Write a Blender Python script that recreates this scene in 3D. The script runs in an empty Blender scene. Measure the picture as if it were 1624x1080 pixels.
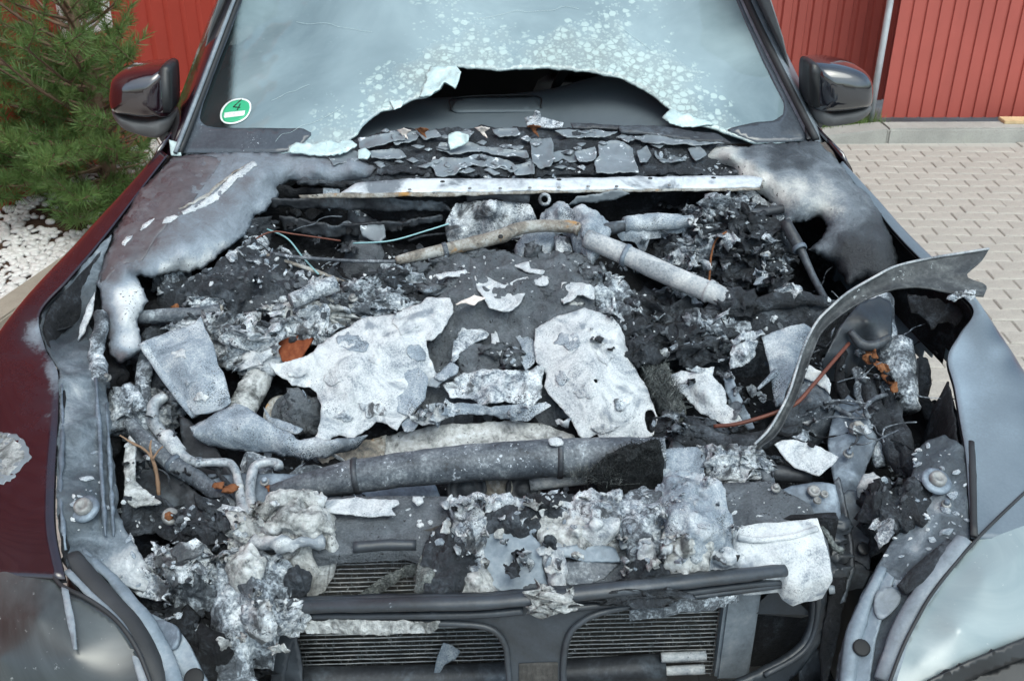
import bpy, bmesh, math, random
import numpy as np
from mathutils import Vector, Matrix, geometry
from mathutils.bvhtree import BVHTree

# ------------------------------------------------------------------ camera, sky, sun, exposure
SC = bpy.context.scene
COL = SC.collection
W, H, FPX = 1624.0, 1080.0, 1680.0
CAM = np.array([-0.10, -1.15, 2.06])
YAW, PITCH, ROLL = (math.radians(a) for a in (2.9, 28.2, 0.5))
F_ = np.array([math.sin(YAW) * math.cos(PITCH), math.cos(YAW) * math.cos(PITCH), -math.sin(PITCH)])
R_ = np.array([math.cos(YAW), -math.sin(YAW), 0.0])
U_ = np.cross(R_, F_)
R_, U_ = math.cos(ROLL) * R_ + math.sin(ROLL) * U_, -math.sin(ROLL) * R_ + math.cos(ROLL) * U_
cam = bpy.data.cameras.new('camera')
cam.sensor_width = 36.0
cam.lens = FPX / W * 36.0
cam.clip_start, cam.clip_end = 0.05, 400.0
cam.dof.use_dof = True
cam.dof.focus_distance = 2.15
cam.dof.aperture_fstop = 14.0
co = bpy.data.objects.new('camera', cam)
COL.objects.link(co)
M = Matrix.Identity(4)
for i in range(3):
    M[i][0], M[i][1], M[i][2], M[i][3] = R_[i], U_[i], -F_[i], CAM[i]
co.matrix_world = M
SC.camera = co

SUN_EL, SUN_AZ = math.radians(60), math.radians(160)
wd = bpy.data.worlds.new('World')
SC.world = wd
wd.use_nodes = True
nt = wd.node_tree
nt.nodes.clear()
wo = nt.nodes.new('ShaderNodeOutputWorld')
bg = nt.nodes.new('ShaderNodeBackground')
sky = nt.nodes.new('ShaderNodeTexSky')
sky.sky_type = 'NISHITA'
sky.sun_disc = False
sky.sun_elevation = SUN_EL
sky.sun_rotation = SUN_AZ
sky.air_density = 1.0
sky.dust_density = 4.0
hs = nt.nodes.new('ShaderNodeHueSaturation')
hs.inputs['Saturation'].default_value = 0.80
hs.inputs['Value'].default_value = 1.0
cn = nt.nodes.new('ShaderNodeTexNoise')
cn.inputs['Scale'].default_value = 2.2
cn.inputs['Detail'].default_value = 6
cr = nt.nodes.new('ShaderNodeValToRGB')
cr.color_ramp.elements[0].position = 0.30
cr.color_ramp.elements[0].color = (0.66, 0.78, 0.80, 1)
cr.color_ramp.elements[1].position = 0.70
cr.color_ramp.elements[1].color = (1.10, 1.27, 1.25, 1)
mx = nt.nodes.new('ShaderNodeMix')
mx.data_type = 'RGBA'
mx.blend_type = 'MULTIPLY'
mx.inputs[0].default_value = 1.0
tc = nt.nodes.new('ShaderNodeTexCoord')
nt.links.new(tc.outputs['Generated'], cn.inputs['Vector'])
nt.links.new(cn.outputs['Fac'], cr.inputs['Fac'])
nt.links.new(sky.outputs[0], hs.inputs['Color'])
nt.links.new(hs.outputs[0], mx.inputs[6])
nt.links.new(cr.outputs[0], mx.inputs[7])
nt.links.new(mx.outputs[2], bg.inputs[0])
bg.inputs[1].default_value = 0.15
nt.links.new(bg.outputs[0], wo.inputs[0])

sl = bpy.data.lights.new('sun', 'SUN')
sl.energy = 0.75
sl.angle = math.radians(50)
sl.color = (1.0, 0.985, 0.96)
so = bpy.data.objects.new('sun', sl)
COL.objects.link(so)
# the sky's sun stands at azimuth SUN_AZ clockwise from +Y
sd = Vector((math.sin(SUN_AZ) * math.cos(SUN_EL), math.cos(SUN_AZ) * math.cos(SUN_EL), math.sin(SUN_EL)))
so.rotation_euler = sd.to_track_quat('Z', 'Y').to_euler()
SC.view_settings.view_transform = 'Standard'
SC.view_settings.look = 'None'
SC.view_settings.gamma = 1.0
SC.view_settings.use_curve_mapping = False
SC.view_settings.exposure = 0.75
SC.cycles.max_bounces = 6
SC.cycles.use_denoising = True

# ------------------------------------------------------------------ maths helpers
def rayv(px, py):
    px, py = np.asarray(px, float), np.asarray(py, float)
    return F_ + R_ * ((px - W / 2) / FPX)[..., None] - U_ * ((py - H / 2) / FPX)[..., None]

def A(px, py, d):
    """a point d metres under the plane of the closed bonnet"""
    r = rayv(px, py)
    d = np.asarray(d, float)
    t = (.93 + .22 * (CAM[1] - .3) - d - CAM[2]) / (r[..., 2] - .22 * r[..., 1])
    return CAM + r * t[..., None]

def plane(n, p0):
    n = np.array(n, float); n /= np.linalg.norm(n); p0 = np.array(p0, float)
    def f(px, py, d):                       # d metres behind the plane, against its normal
        r = rayv(px, py)
        t = (((p0 - CAM) @ n) - np.asarray(d, float)) / (r @ n)
        return CAM + r * t[..., None]
    return f

def implicit(g):
    """first root of g(P)=d along the ray, by bisection"""
    def f(px, py, d):
        r = rayv(px, py)
        lo = np.full(r.shape[:-1], .4); hi = np.full(r.shape[:-1], 7.0)
        for _ in range(40):
            m = (lo + hi) / 2
            s = g(CAM + r * m[..., None]) > d
            hi = np.where(s, m, hi); lo = np.where(s, lo, m)
        return CAM + r * lo[..., None]
    return f

GROUND = plane((0, 0, 1), (0, 0, 0))
YP = lambda y: plane((0, -1, 0), (0, y, 0))
WS = implicit(lambda P: P[..., 1] - (1.575 + .07 * (P[..., 0] / .8) ** 2 + 1.72 * (P[..., 2] - 1.19)))
GR = implicit(lambda P: P[..., 1] - (.13 + .10 * (P[..., 0] / .5) ** 2 + .25 * (P[..., 2] - .90)))
RD = plane((0, -1, 0.05), (0, .30, .80))

_rng = np.random.RandomState(5)
_perm = _rng.permutation(4096).astype(np.int64)
_val = _rng.rand(4096) * 2 - 1
def vnoise(P):
    P = np.asarray(P, float)
    i = np.floor(P).astype(np.int64); f = P - i
    u = f * f * f * (f * (f * 6 - 15) + 10)
    def h(a, b, c):
        return _val[(_perm[(_perm[(_perm[(i[..., 0] + a) & 4095] + i[..., 1] + b) & 4095] + i[..., 2] + c) & 4095])]
    x, y, z = u[..., 0], u[..., 1], u[..., 2]
    def L(a, b, t): return a + (b - a) * t
    return L(L(L(h(0,0,0), h(1,0,0), x), L(h(0,1,0), h(1,1,0), x), y),
             L(L(h(0,0,1), h(1,0,1), x), L(h(0,1,1), h(1,1,1), x), y), z)
def fbm(P, o=4, g=.5):
    P = np.asarray(P, float); s = 0; a = 1.0
    for k in range(o):
        s = s + a * vnoise(P + 17.3 * k); P = P * 2.03; a *= g
    return s
def ridged(P, o=4, g=.55):
    P = np.asarray(P, float); s = 0; a = 1.0
    for k in range(o):
        s = s + a * (1 - 2 * np.abs(vnoise(P + 9.1 * k))); P = P * 2.1; a *= g
    return s
def catmull(pts, n, closed=False):
    p = np.array(pts, float); m = len(p)
    if closed: q = np.vstack([p[-1], p, p[0], p[1]]); segs = m
    else: q = np.vstack([2 * p[0] - p[1], p, 2 * p[-1] - p[-2]]); segs = m - 1
    out = []
    t = np.linspace(0, segs, n, endpoint=not closed)
    k = np.minimum(t.astype(int), segs - 1); u = (t - k)[:, None]
    a, b, c, d = q[k], q[k + 1], q[k + 2], q[k + 3]
    return .5 * (2 * b + (c - a) * u + (2 * a - 5 * b + 4 * c - d) * u ** 2 + (3 * b - a - 3 * c + d) * u ** 3)
def resample(p, n, closed=False):
    p = np.asarray(p, float)
    if closed: p = np.vstack([p, p[:1]])
    L = np.r_[0, np.cumsum(np.linalg.norm(np.diff(p[:, :], axis=0), axis=1))]
    t = np.linspace(0, L[-1], n, endpoint=not closed)
    return np.stack([np.interp(t, L, p[:, k]) for k in range(p.shape[1])], 1)
def inside(poly, q):
    x, y = q[:, 0], q[:, 1]; c = np.zeros(len(q), bool)
    x0, y0 = poly[:, 0], poly[:, 1]; x1, y1 = np.roll(x0, -1), np.roll(y0, -1)
    for a, b, e, f in zip(x0, y0, x1, y1):
        if b == f: continue
        c ^= ((b > y) != (f > y)) & (x < (e - a) * (y - b) / (f - b) + a)
    return c

# ------------------------------------------------------------------ object helpers
def tag(o, label=None, cat=None, group=None, kind=None):
    if label: o['label'] = label
    if cat: o['category'] = cat
    if group: o['group'] = group
    if kind: o['kind'] = kind
    return o
def empty(name, loc=(0, 0, 0)):
    o = bpy.data.objects.new(name, None); o.location = loc; o.empty_display_size = .1
    COL.objects.link(o); return o
def mk(name, v, faces, mat, parent=None, smooth=True, center=False):
    v = np.asarray(v, float)
    c = np.zeros(3)
    if center:
        c = np.array([v[:, 0].mean(), v[:, 1].mean(), v[:, 2].min()])
    me = bpy.data.meshes.new(name)
    me.from_pydata((v - c).tolist(), [], [list(map(int, f)) for f in faces])
    if smooth: me.polygons.foreach_set('use_smooth', [True] * len(me.polygons))
    me.materials.append(mat)
    me.update()
    o = bpy.data.objects.new(name, me)
    o.location = c
    COL.objects.link(o)
    if parent is not None: o.parent = parent
    return o
def solid(o, t, off=-1.0):
    m = o.modifiers.new('thick', 'SOLIDIFY'); m.thickness = t; m.offset = off; return o
def vnormals(v, f):
    f = np.asarray(f)
    n = np.cross(v[f[:, 1]] - v[f[:, 0]], v[f[:, 2]] - v[f[:, 0]])
    out = np.zeros_like(v)
    for k in range(3): np.add.at(out, f[:, k], n)
    return out / (np.linalg.norm(out, axis=1)[:, None] + 1e-12)

_seed = [0]
def sheet(name, parent, outline, mat, d=.1, ctrl=(), res=6, jag=2.5, amp=.004, freq=22, thick=.003,
          skirt=0, proj=A, holes=(), curl=0, curlw=14, spl=False, ridge=0, ofreq=4, top=None, smooth=True):
    """a torn sheet or crusted lump: outline in photograph pixels with a depth for each corner, filled with a fine
    triangle net, bent, creased and given a thickness (or a skirt that closes it downwards)"""
    _seed[0] += 1; sd = _seed[0] * 7.77
    ol = np.array([(p[0], p[1], p[2] if len(p) > 2 else d) for p in outline], float)
    base = np.vstack([ol] + [np.array([(c[0], c[1], c[2]) for c in ctrl], float)] if len(ctrl) else [ol])
    def dense(loop, spl_):
        loop = np.array([p[:2] for p in loop], float)
        per = np.linalg.norm(np.roll(loop, -1, 0) - loop, axis=1).sum()
        n = max(8, int(per / (res * .8)))
        if spl_: loop = catmull(loop, len(loop) * 12, True)
        q = resample(loop, n, True)
        if jag:
            qq = np.c_[q / 28.0, np.full(len(q), sd)]
            q = q + jag * np.stack([fbm(qq, ofreq, .7), fbm(qq + 50, ofreq, .7)], 1)
        return q
    loops = [dense(outline, spl)] + [dense(h, True) for h in holes]
    lo, hi = loops[0].min(0), loops[0].max(0)
    gx, gy = np.meshgrid(np.arange(lo[0], hi[0], res), np.arange(lo[1], hi[1], res * .87))
    gx = gx + (np.arange(gx.shape[0]) % 2)[:, None] * res * .5
    g = np.c_[gx.ravel(), gy.ravel()]
    g += (np.random.RandomState(_seed[0]).rand(*g.shape) - .5) * res * .3
    g = g[inside(loops[0], g)]
    for hl in loops[1:]: g = g[~inside(hl, g)]
    allb = np.vstack(loops)
    if len(g):
        dm = np.concatenate([np.sqrt(((c[:, None] - allb[None]) ** 2).sum(-1)).min(1) for c in np.array_split(g, max(1, len(g) * len(allb) // 2000000 + 1))])
        g = g[dm > res * .45]
    pts = np.vstack([allb, g])
    edges = []; k = 0
    for l in loops:
        n = len(l); edges += [(k + i, k + (i + 1) % n) for i in range(n)]; k += n
    vo, eo, fo, ov, oe, of = geometry.delaunay_2d_cdt([Vector(p) for p in pts], edges, [], 0, 1e-4)
    P2 = np.array([(p.x, p.y) for p in vo]); T = np.array([f[:] for f in fo if len(f) == 3])
    cen = P2[T].mean(1)
    keep = inside(loops[0], cen)
    for hl in loops[1:]: keep &= ~inside(hl, cen)
    T = T[keep]
    # depth: linear radial basis through the control corners
    bx = base[:, :2] / 100.0
    K = np.sqrt(((bx[:, None] - bx[None]) ** 2).sum(-1) + 1e-4)
    n = len(bx)
    S = np.zeros((n + 3, n + 3)); S[:n, :n] = K + np.eye(n) * .02
    S[:n, n] = 1; S[:n, n + 1:] = bx; S[n, :n] = 1; S[n + 1:, :n] = bx.T
    sol = np.linalg.lstsq(S, np.r_[base[:, 2], 0, 0, 0], rcond=None)[0]
    q = P2 / 100.0
    D = np.sqrt(((q[:, None] - bx[None]) ** 2).sum(-1) + 1e-4) @ sol[:n] + sol[n] + q @ sol[n + 1:]
    D = np.clip(D, base[:, 2].min() - .03, base[:, 2].max() + .03)
    db = np.concatenate([np.sqrt(((c[:, None] - allb[None]) ** 2).sum(-1)).min(1) for c in np.array_split(P2, max(1, len(P2) * len(allb) // 2000000 + 1))])
    if curl: D = D + curl * np.exp(-db / curlw)
    V = proj(P2[:, 0], P2[:, 1], D)
    e1, e2 = V[T[:, 1]] - V[T[:, 0]], V[T[:, 2]] - V[T[:, 0]]
    nn = np.cross(e1, e2)
    if (nn * (CAM - V[T[:, 0]])).sum() < 0: T = T[:, ::-1]
    N = vnormals(V, T)
    amt = amp * fbm(V * freq + sd, 4, .55)
    if ridge: amt = amt + ridge * (ridged(V * freq * .8 + sd, 4) - .4)
    V = V + N * amt[:, None]
    if top is not None: V = top(V)
    faces = T.tolist()
    o = None
    if skirt:
        # close downwards with two rings under every rim edge
        from collections import Counter
        ec = {}
        for t in faces:
            for a, b in ((t[0], t[1]), (t[1], t[2]), (t[2], t[0])):
                ec[(a, b)] = 1
        rim = [e for e in ec if (e[1], e[0]) not in ec]
        idx = {}; extra = []
        c = V.mean(0)
        for a, b in rim:
            for w_ in (a, b):
                if w_ not in idx:
                    idx[w_] = len(V) + len(extra)
                    p = V[w_]; o2 = p - c; o2[2] = 0
                    dirv = o2 / (np.linalg.norm(o2) + 1e-9)
                    j = 1 + .5 * vnoise(p * 30)
                    extra.append(p + dirv * skirt * .12 * j - np.array([0, 0, skirt * .35 * j]))
                    extra.append(p - dirv * skirt * .1 - np.array([0, 0, skirt * (1 + .2 * j)]))
        for a, b in rim:
            ia, ib = idx[a], idx[b]
            faces.append([b, a, ia, ib]); faces.append([ib, ia, ia + 1, ib + 1])
        V = np.vstack([V, np.array(extra)])
    o = mk(name, V, faces, mat, parent, smooth, center=parent is None)
    if not skirt and thick: solid(o, thick)
    return o

def decal(name, target, outline, mat, off=.0015, **k):
    """a thin layer that lies on another mesh's surface"""
    me = target.data; loc = np.array(target.location)
    bv = BVHTree.FromPolygons([v.co[:] for v in me.vertices], [p.vertices[:] for p in me.polygons])
    org = Vector(CAM - loc); last = [None]
    def pr(px, py, d):
        out = []
        for r in rayv(px, py):
            rv = Vector(r).normalized(); h = bv.ray_cast(org, rv)
            if h[0] is None: out.append(None)
            else: out.append(np.array((h[0] - rv * off)[:]) + loc)
        good = [i for i, o_ in enumerate(out) if o_ is not None]
        for i, o_ in enumerate(out):
            if o_ is None: out[i] = out[min(good, key=lambda g: (px[g] - px[i]) ** 2 + (py[g] - py[i]) ** 2)]
        return np.array(out)
    k = dict(dict(res=3, jag=1.6, amp=.0012, freq=50, thick=.0015, ofreq=5), **k)
    return sheet(name, target, outline, mat, d=0, proj=pr, top=lambda V: V - loc, **k)
def tube(name, parent, pts, r, mat, proj=A, n=10, amp=0, freq=30, seg=None, caps=True, world=False, flat=1.0):
    p = np.array(pts, float)
    if not world:
        if p.shape[1] > 3: p = p[:, :3]
        p = proj(p[:, 0], p[:, 1], p[:, 2])
    r = np.atleast_1d(np.array(r, float))
    seg = seg or max(6, 6 * (len(p) - 1))
    c = catmull(p, seg) if len(p) > 2 else np.linspace(p[0], p[-1], seg)
    rr = np.interp(np.linspace(0, 1, seg), np.linspace(0, 1, len(r)), r) if len(r) > 1 else np.full(seg, r[0])
    t = np.gradient(c, axis=0); t /= np.linalg.norm(t, axis=1)[:, None] + 1e-12
    up = np.array([0.01, .02, 1.0]); vs = []
    _seed[0] += 1; sd = _seed[0] * 3.3
    for i in range(seg):
        s = np.cross(t[i], up); s /= np.linalg.norm(s) + 1e-9; u = np.cross(s, t[i])
        a = np.linspace(0, 2 * np.pi, n, endpoint=False)
        ring = c[i] + rr[i] * (np.cos(a)[:, None] * s + np.sin(a)[:, None] * u * flat)
        vs.append(ring)
    V = np.array(vs).reshape(-1, 3)
    if amp:
        cc = np.repeat(c, n, 0); dr = V - cc; dr /= np.linalg.norm(dr, axis=1)[:, None]
        V = V + dr * (amp * fbm(V * freq + sd, 4, .6))[:, None]
    faces = [[i * n + j, i * n + (j + 1) % n, (i + 1) * n + (j + 1) % n, (i + 1) * n + j] for i in range(seg - 1) for j in range(n)]
    if caps: faces += [list(range(n))[::-1], [(seg - 1) * n + j for j in range(n)]]
    faces = [f[::-1] for f in faces]
    return mk(name, V, faces, mat, parent, center=parent is None)

def loft(name, parent, lines, mat, nu=40, nv=10, thick=0, amp=0, freq=20, flip=False, smoothv=True, ridge=0):
    L = [catmull(resample(np.array(l, float), max(len(l), 6)), nu) for l in lines]
    L = np.array(L)
    if len(L) > 2 and smoothv:
        G = np.stack([catmull(L[:, i], nv) for i in range(nu)], 1)
    else:
        nv = max(nv, len(L)); s = np.linspace(0, len(L) - 1, nv); k = np.minimum(s.astype(int), len(L) - 2); u = (s - k)[:, None, None]
        G = L[k] * (1 - u) + L[k + 1] * u
    V = G.reshape(-1, 3)
    faces = [[i * nu + j, i * nu + j + 1, (i + 1) * nu + j + 1, (i + 1) * nu + j] for i in range(nv - 1) for j in range(nu - 1)]
    if flip: faces = [f[::-1] for f in faces]
    if amp or ridge:
        tri = np.array([f[:3] for f in faces] + [[f[0], f[2], f[3]] for f in faces])
        _seed[0] += 1
        V = V + vnormals(V, tri) * (amp * fbm(V * freq + _seed[0] * 5.1, 4) + ridge * (ridged(V * freq + _seed[0] * 5.1, 4) - .4))[:, None]
    o = mk(name, V, faces, mat, parent, center=parent is None)
    if thick: solid(o, thick)
    return o

def inflate(name, parent, outline, y0, rings, mat, n=40, proj=None, spl=True):
    """a rounded solid: an outline traced on the plane y=y0 carried through rings of (scale, y offset)"""
    pr = proj or YP(y0)
    o2 = np.array(outline, float)
    o2 = resample(catmull(o2, len(o2) * 10, True) if spl else o2, n, True)
    P = pr(o2[:, 0], o2[:, 1], np.zeros(len(o2)))
    c = P.mean(0)
    V = []; F = []
    for s, dy in rings:
        q = c + (P - c) * (np.array(s) if np.ndim(s) else s) + np.array([0, dy, 0]); V.append(q)
    m = len(rings); V = np.vstack(V)
    for i in range(m - 1):
        for j in range(n):
            F.append([i * n + j, i * n + (j + 1) % n, (i + 1) * n + (j + 1) % n, (i + 1) * n + j])
    F.append(list(range(n))); F.append([(m - 1) * n + j for j in range(n)][::-1])
    ob = mk(name, V, F, mat, parent, center=parent is None)
    bm = bmesh.new(); bm.from_mesh(ob.data); bmesh.ops.recalc_face_normals(bm, faces=bm.faces); bm.to_mesh(ob.data); bm.free()
    return ob

def boxm(name, parent, c, size, mat, rot=(0, 0, 0), bevel=.004, center=None):
    bm = bmesh.new(); bmesh.ops.create_cube(bm, size=1)
    bmesh.ops.scale(bm, vec=size, verts=bm.verts)
    if bevel: bmesh.ops.bevel(bm, geom=bm.edges[:], offset=bevel, segments=2, affect='EDGES')
    me = bpy.data.meshes.new(name); bm.to_mesh(me); bm.free()
    me.materials.append(mat)
    o = bpy.data.objects.new(name, me); o.location = c; o.rotation_euler = rot
    COL.objects.link(o)
    if parent is not None: o.parent = parent
    return o

def disc(name, parent, c, r, h, mat, n=20, axis=(0, 0, 1), prof=None):
    """a turned piece: profile of (radius, height) along an axis"""
    prof = prof or [(0, h), (r * .8, h), (r, h * .75), (r, 0)]
    ax = Vector(axis).normalized(); q = ax.to_track_quat('Z', 'Y').to_matrix()
    V = []; F = []
    for rad, hh in prof:
        for k in range(n):
            a = 2 * math.pi * k / n
            V.append(Vector(c) + q @ Vector((rad * math.cos(a), rad * math.sin(a), hh)))
    for i in range(len(prof) - 1):
        for j in range(n):
            F.append([i * n + j, (i + 1) * n + j, (i + 1) * n + (j + 1) % n, i * n + (j + 1) % n])
    return mk(name, np.array([v[:] for v in V]), F, mat, parent)

# ------------------------------------------------------------------ materials
def rgb(c): return (c[0], c[1], c[2], 1.0)
class Mat:
    def __init__(s, name):
        s.m = bpy.data.materials.new(name); s.m.use_nodes = True
        s.t = s.m.node_tree; s.b = s.t.nodes['Principled BSDF']
        s.co = s.t.nodes.new('ShaderNodeTexCoord').outputs['Object']
    def n(s, t, **k):
        x = s.t.nodes.new(t)
        for a, b in k.items():
            if a in x.inputs: x.inputs[a].default_value = b
            else: setattr(x, a, b)
        return x
    def noise(s, scale, detail=6, rough=.6, dist=0, vec=None, out='Fac'):
        x = s.n('ShaderNodeTexNoise'); x.inputs['Scale'].default_value = scale; x.inputs['Detail'].default_value = detail
        x.inputs['Roughness'].default_value = rough; x.inputs['Distortion'].default_value = dist
        s.l(vec or s.co, x.inputs['Vector']); return x.outputs[out]
    def vor(s, scale, feature='F1', out='Distance', vec=None):
        x = s.n('ShaderNodeTexVoronoi'); x.feature = feature; x.inputs['Scale'].default_value = scale
        s.l(vec or s.co, x.inputs['Vector']); return x.outputs[out]
    def l(s, a, b): s.t.links.new(a, b)
    def ramp(s, fac, stops, interp='LINEAR'):
        x = s.n('ShaderNodeValToRGB'); e = x.color_ramp.elements; x.color_ramp.interpolation = interp
        while len(e) < len(stops): e.new(.5)
        for k, (p, c) in enumerate(stops):
            e[k].position = p; e[k].color = rgb(c) if np.ndim(c) else (c, c, c, 1)
        s.l(fac, x.inputs[0]); return x.outputs[0]
    def mix(s, fac, a, b, mode='MIX'):
        x = s.n('ShaderNodeMix'); x.data_type = 'RGBA'; x.blend_type = mode
        for v, i in ((fac, 0), (a, 6), (b, 7)):
            if isinstance(v, (int, float)): x.inputs[i].default_value = v if i == 0 else (v, v, v, 1)
            elif isinstance(v, tuple): x.inputs[i].default_value = rgb(v)
            else: s.l(v, x.inputs[i])
        return x.outputs[2]
    def math(s, op, a, b=0.0, clamp=False):
        x = s.n('ShaderNodeMath'); x.operation = op; x.use_clamp = clamp
        for v, i in ((a, 0), (b, 1)):
            if isinstance(v, (int, float)): x.inputs[i].default_value = v
            else: s.l(v, x.inputs[i])
        return x.outputs[0]
    def bump(s, h, strength=.4, dist=.01):
        x = s.n('ShaderNodeBump'); x.inputs['Strength'].default_value = strength; x.inputs['Distance'].default_value = dist
        s.l(h, x.inputs['Height']); s.l(x.outputs[0], s.b.inputs['Normal']); return x
    def set(s, **k):
        for a, b in k.items():
            i = s.b.inputs[a.replace('_', ' ')]
            if hasattr(b, 'links') or hasattr(b, 'is_linked'): s.l(b, i)
            else: i.default_value = rgb(b) if np.ndim(b) else b
        return s

def cool(c):
    """burnt greys of this fire lean to blue"""
    if not np.ndim(c) or max(c) - min(c) > .22 * max(c): return c
    k, w_ = (1.12, 1.0) if max(c) < .35 else (1.0, .35)
    return (c[0] * (1 - .10 * w_) * k, c[1] * k, min(1, c[2] * (1 + .09 * w_) * k))
def burnt(name, stops, s=14, fine=120, finea=.5, speck=None, ash=None, rust=None, rough=.85, metal=0, bump=.5, bd=.006, bs=70, spec=.3, dist=.6, sootp=None, keep=False):
    m = Mat(name)
    if not keep:
        stops = [(p, cool(c)) for p, c in stops]
        if speck: speck = (speck[0], speck[1], cool(speck[2]))
        if ash: ash = (ash[0], ash[1], cool(ash[2]), ash[3])
        if sootp: sootp = (sootp[0], sootp[1], cool(sootp[2]), sootp[3])
    n1 = m.noise(s, 9, .66, dist); n2 = m.noise(fine, 5, .65)
    fac = m.math('ADD', n1, m.math('MULTIPLY', m.math('SUBTRACT', n2, .5), finea))
    c = m.ramp(fac, stops)
    if rust:
        rn = m.noise(rust[0], 6, .6)
        c = m.mix(m.ramp(rn, [(rust[1], 0.), (rust[1] + .08, 1.)]), c, rust[2])
    if sootp:                     # broad stains: (scale, threshold, colour, strength)
        pn2 = m.math('ADD', m.noise(sootp[0], 5, .62, 1.0), m.math('MULTIPLY', m.math('SUBTRACT', n2, .5), .18))
        c = m.mix(m.ramp(pn2, [(sootp[1], 0.), (sootp[1] + .10, sootp[3])]), c, sootp[2])
    if ash:                       # (scale, threshold, colour, how much it needs to face up)
        g = m.n('ShaderNodeNewGeometry'); sx = m.n('ShaderNodeSeparateXYZ'); m.l(g.outputs['Normal'], sx.inputs[0])
        up = m.math('MULTIPLY', sx.outputs[2], ash[3])
        an = m.math('ADD', m.noise(ash[0], 8, .7, .8), m.math('SUBTRACT', up, ash[3] * .7))
        c = m.mix(m.ramp(an, [(ash[1], 0.), (ash[1] + .06, 1.)]), c, ash[2])
    if speck:                     # (scale, threshold, colour)
        sn = m.noise(speck[0], 4, .7)
        pn = m.noise(s * 1.3, 3, .5)
        thr = m.math('ADD', sn, m.math('MULTIPLY', m.math('SUBTRACT', pn, .5), .5))
        c = m.mix(m.ramp(thr, [(speck[1] - .02, 0.), (speck[1] + .03, 1.)]), c, speck[2])
    m.set(Base_Color=c, Roughness=rough, Metallic=metal)
    m.b.inputs['Specular IOR Level'].default_value = spec
    h = m.math('ADD', m.noise(bs, 8, .7), m.math('MULTIPLY', n2, .5))
    m.bump(h, bump, bd)
    return m.m

def simple(name, c, rough=.5, metal=0, coat=0, bump=0, bs=60, var=.25, vs=8, spec=.5, trans=0):
    m = Mat(name)
    n = m.noise(vs, 6, .6)
    col = m.mix(m.ramp(n, [(.3, 0.), (.7, 1.)]), tuple(x * (1 - var) for x in c), tuple(min(1, x * (1 + var)) for x in c))
    m.set(Base_Color=col, Roughness=rough, Metallic=metal, Coat_Weight=coat)
    m.b.inputs['Coat Roughness'].default_value = .06
    m.b.inputs['Specular IOR Level'].default_value = spec
    if trans: m.b.inputs['Transmission Weight'].default_value = trans
    if bump: m.bump(m.noise(bs, 6, .65), bump, .004)
    return m.m

CH0, CH1, CH2 = (.009, .0098, .0115), (.034, .037, .042), (.105, .112, .122)
WH, GY, LG = (.78, .80, .81), (.22, .235, .25), (.45, .47, .49)
X = {}
X['char'] = burnt('char', [(.28, CH0), (.52, CH1), (.70, CH2), (.82, (.24, .25, .26))], s=16, ash=(24, .80, (.38, .40, .43), .5), rough=.7, spec=.45, bump=1.0, bd=.012, bs=60)
X['soot'] = burnt('soot', [(.3, (.004, .0048, .006)), (.55, (.013, .0145, .018)), (.72, (.05, .054, .06)), (.82, (.16, .17, .18))], s=14, rough=.7, bump=.9, bd=.012)
X['charash'] = burnt('char_with_ash', [(.30, CH1), (.46, (.09, .093, .098)), (.56, (.30, .31, .32)), (.70, WH)], s=20, fine=160, finea=.5, speck=(260, .66, (.03, .03, .033)), bump=.8, bd=.008)
X['crust'] = burnt('grey_char_crust', [(.25, (.050, .052, .056)), (.5, (.11, .112, .116)), (.72, (.19, .193, .20))], s=15, fine=240, finea=.5, speck=(150, .66, (.02, .02, .022)), ash=(15, .88, (.42, .44, .46), .4), bump=1.0, bd=.010, bs=80)
X['ash'] = burnt('white_ash', [(.27, (.17, .18, .195)), (.40, (.40, .42, .44)), (.52, (.57, .58, .585)), (.72, (.71, .71, .70))], s=13, fine=300, finea=.6, speck=(330, .655, (.13, .138, .148)), rough=.92, bump=.8, bd=.005, bs=120, spec=.1, dist=1.2, sootp=(11, .54, (.17, .182, .20), .8))
X['ashgrey'] = burnt('grey_ash', [(.25, (.10, .11, .124)), (.45, (.23, .248, .268)), (.60, (.42, .445, .468)), (.78, (.72, .74, .75))], s=13, fine=300, finea=.55, speck=(360, .62, (.05, .052, .056)), rough=.9, bump=.7, bd=.005, bs=140, spec=.15, sootp=(9, .58, (.075, .08, .088), .8))
X['foil'] = burnt('ash_foil', [(.28, (.045, .049, .055)), (.40, (.19, .205, .222)), (.50, (.48, .505, .525)), (.64, WH)], s=26, fine=220, finea=.6, speck=(300, .62, (.04, .042, .046)), rough=.5, metal=.15, bump=.9, bd=.007, spec=.5, sootp=(15, .52, (.028, .031, .036), .9))
X['tan'] = burnt('tan_ash', [(.28, (.07, .065, .06)), (.42, (.28, .265, .245)), (.56, (.55, .55, .535)), (.75, WH)], s=15, fine=120, finea=.5, speck=(170, .69, (.05, .047, .045)), rough=.92, bump=.9, bd=.008, spec=.1, sootp=(14, .56, (.07, .066, .06), .85))
X['fiber'] = burnt('fibre_felt', [(.3, (.05, .05, .047)), (.5, (.13, .13, .12)), (.75, (.30, .29, .26))], s=30, fine=240, finea=.9, rough=.95, bump=1.0, bd=.006, bs=220, spec=.05)
X['felt'] = burnt('dark_felt', [(.3, (.012, .012, .012)), (.6, (.04, .04, .039)), (.8, (.10, .10, .095))], s=30, fine=260, finea=.8, rough=.95, bump=1.0, bd=.006, bs=220, spec=.05)
X['metal'] = burnt('scorched_metal', [(.25, (.05, .055, .062)), (.5, (.13, .145, .165)), (.66, (.26, .285, .31)), (.8, (.5, .52, .54))], s=9, fine=90, finea=.35, rust=(7, .72, (.16, .09, .05)), rough=.55, metal=.25, bump=.25, bd=.004, spec=.4)
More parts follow.
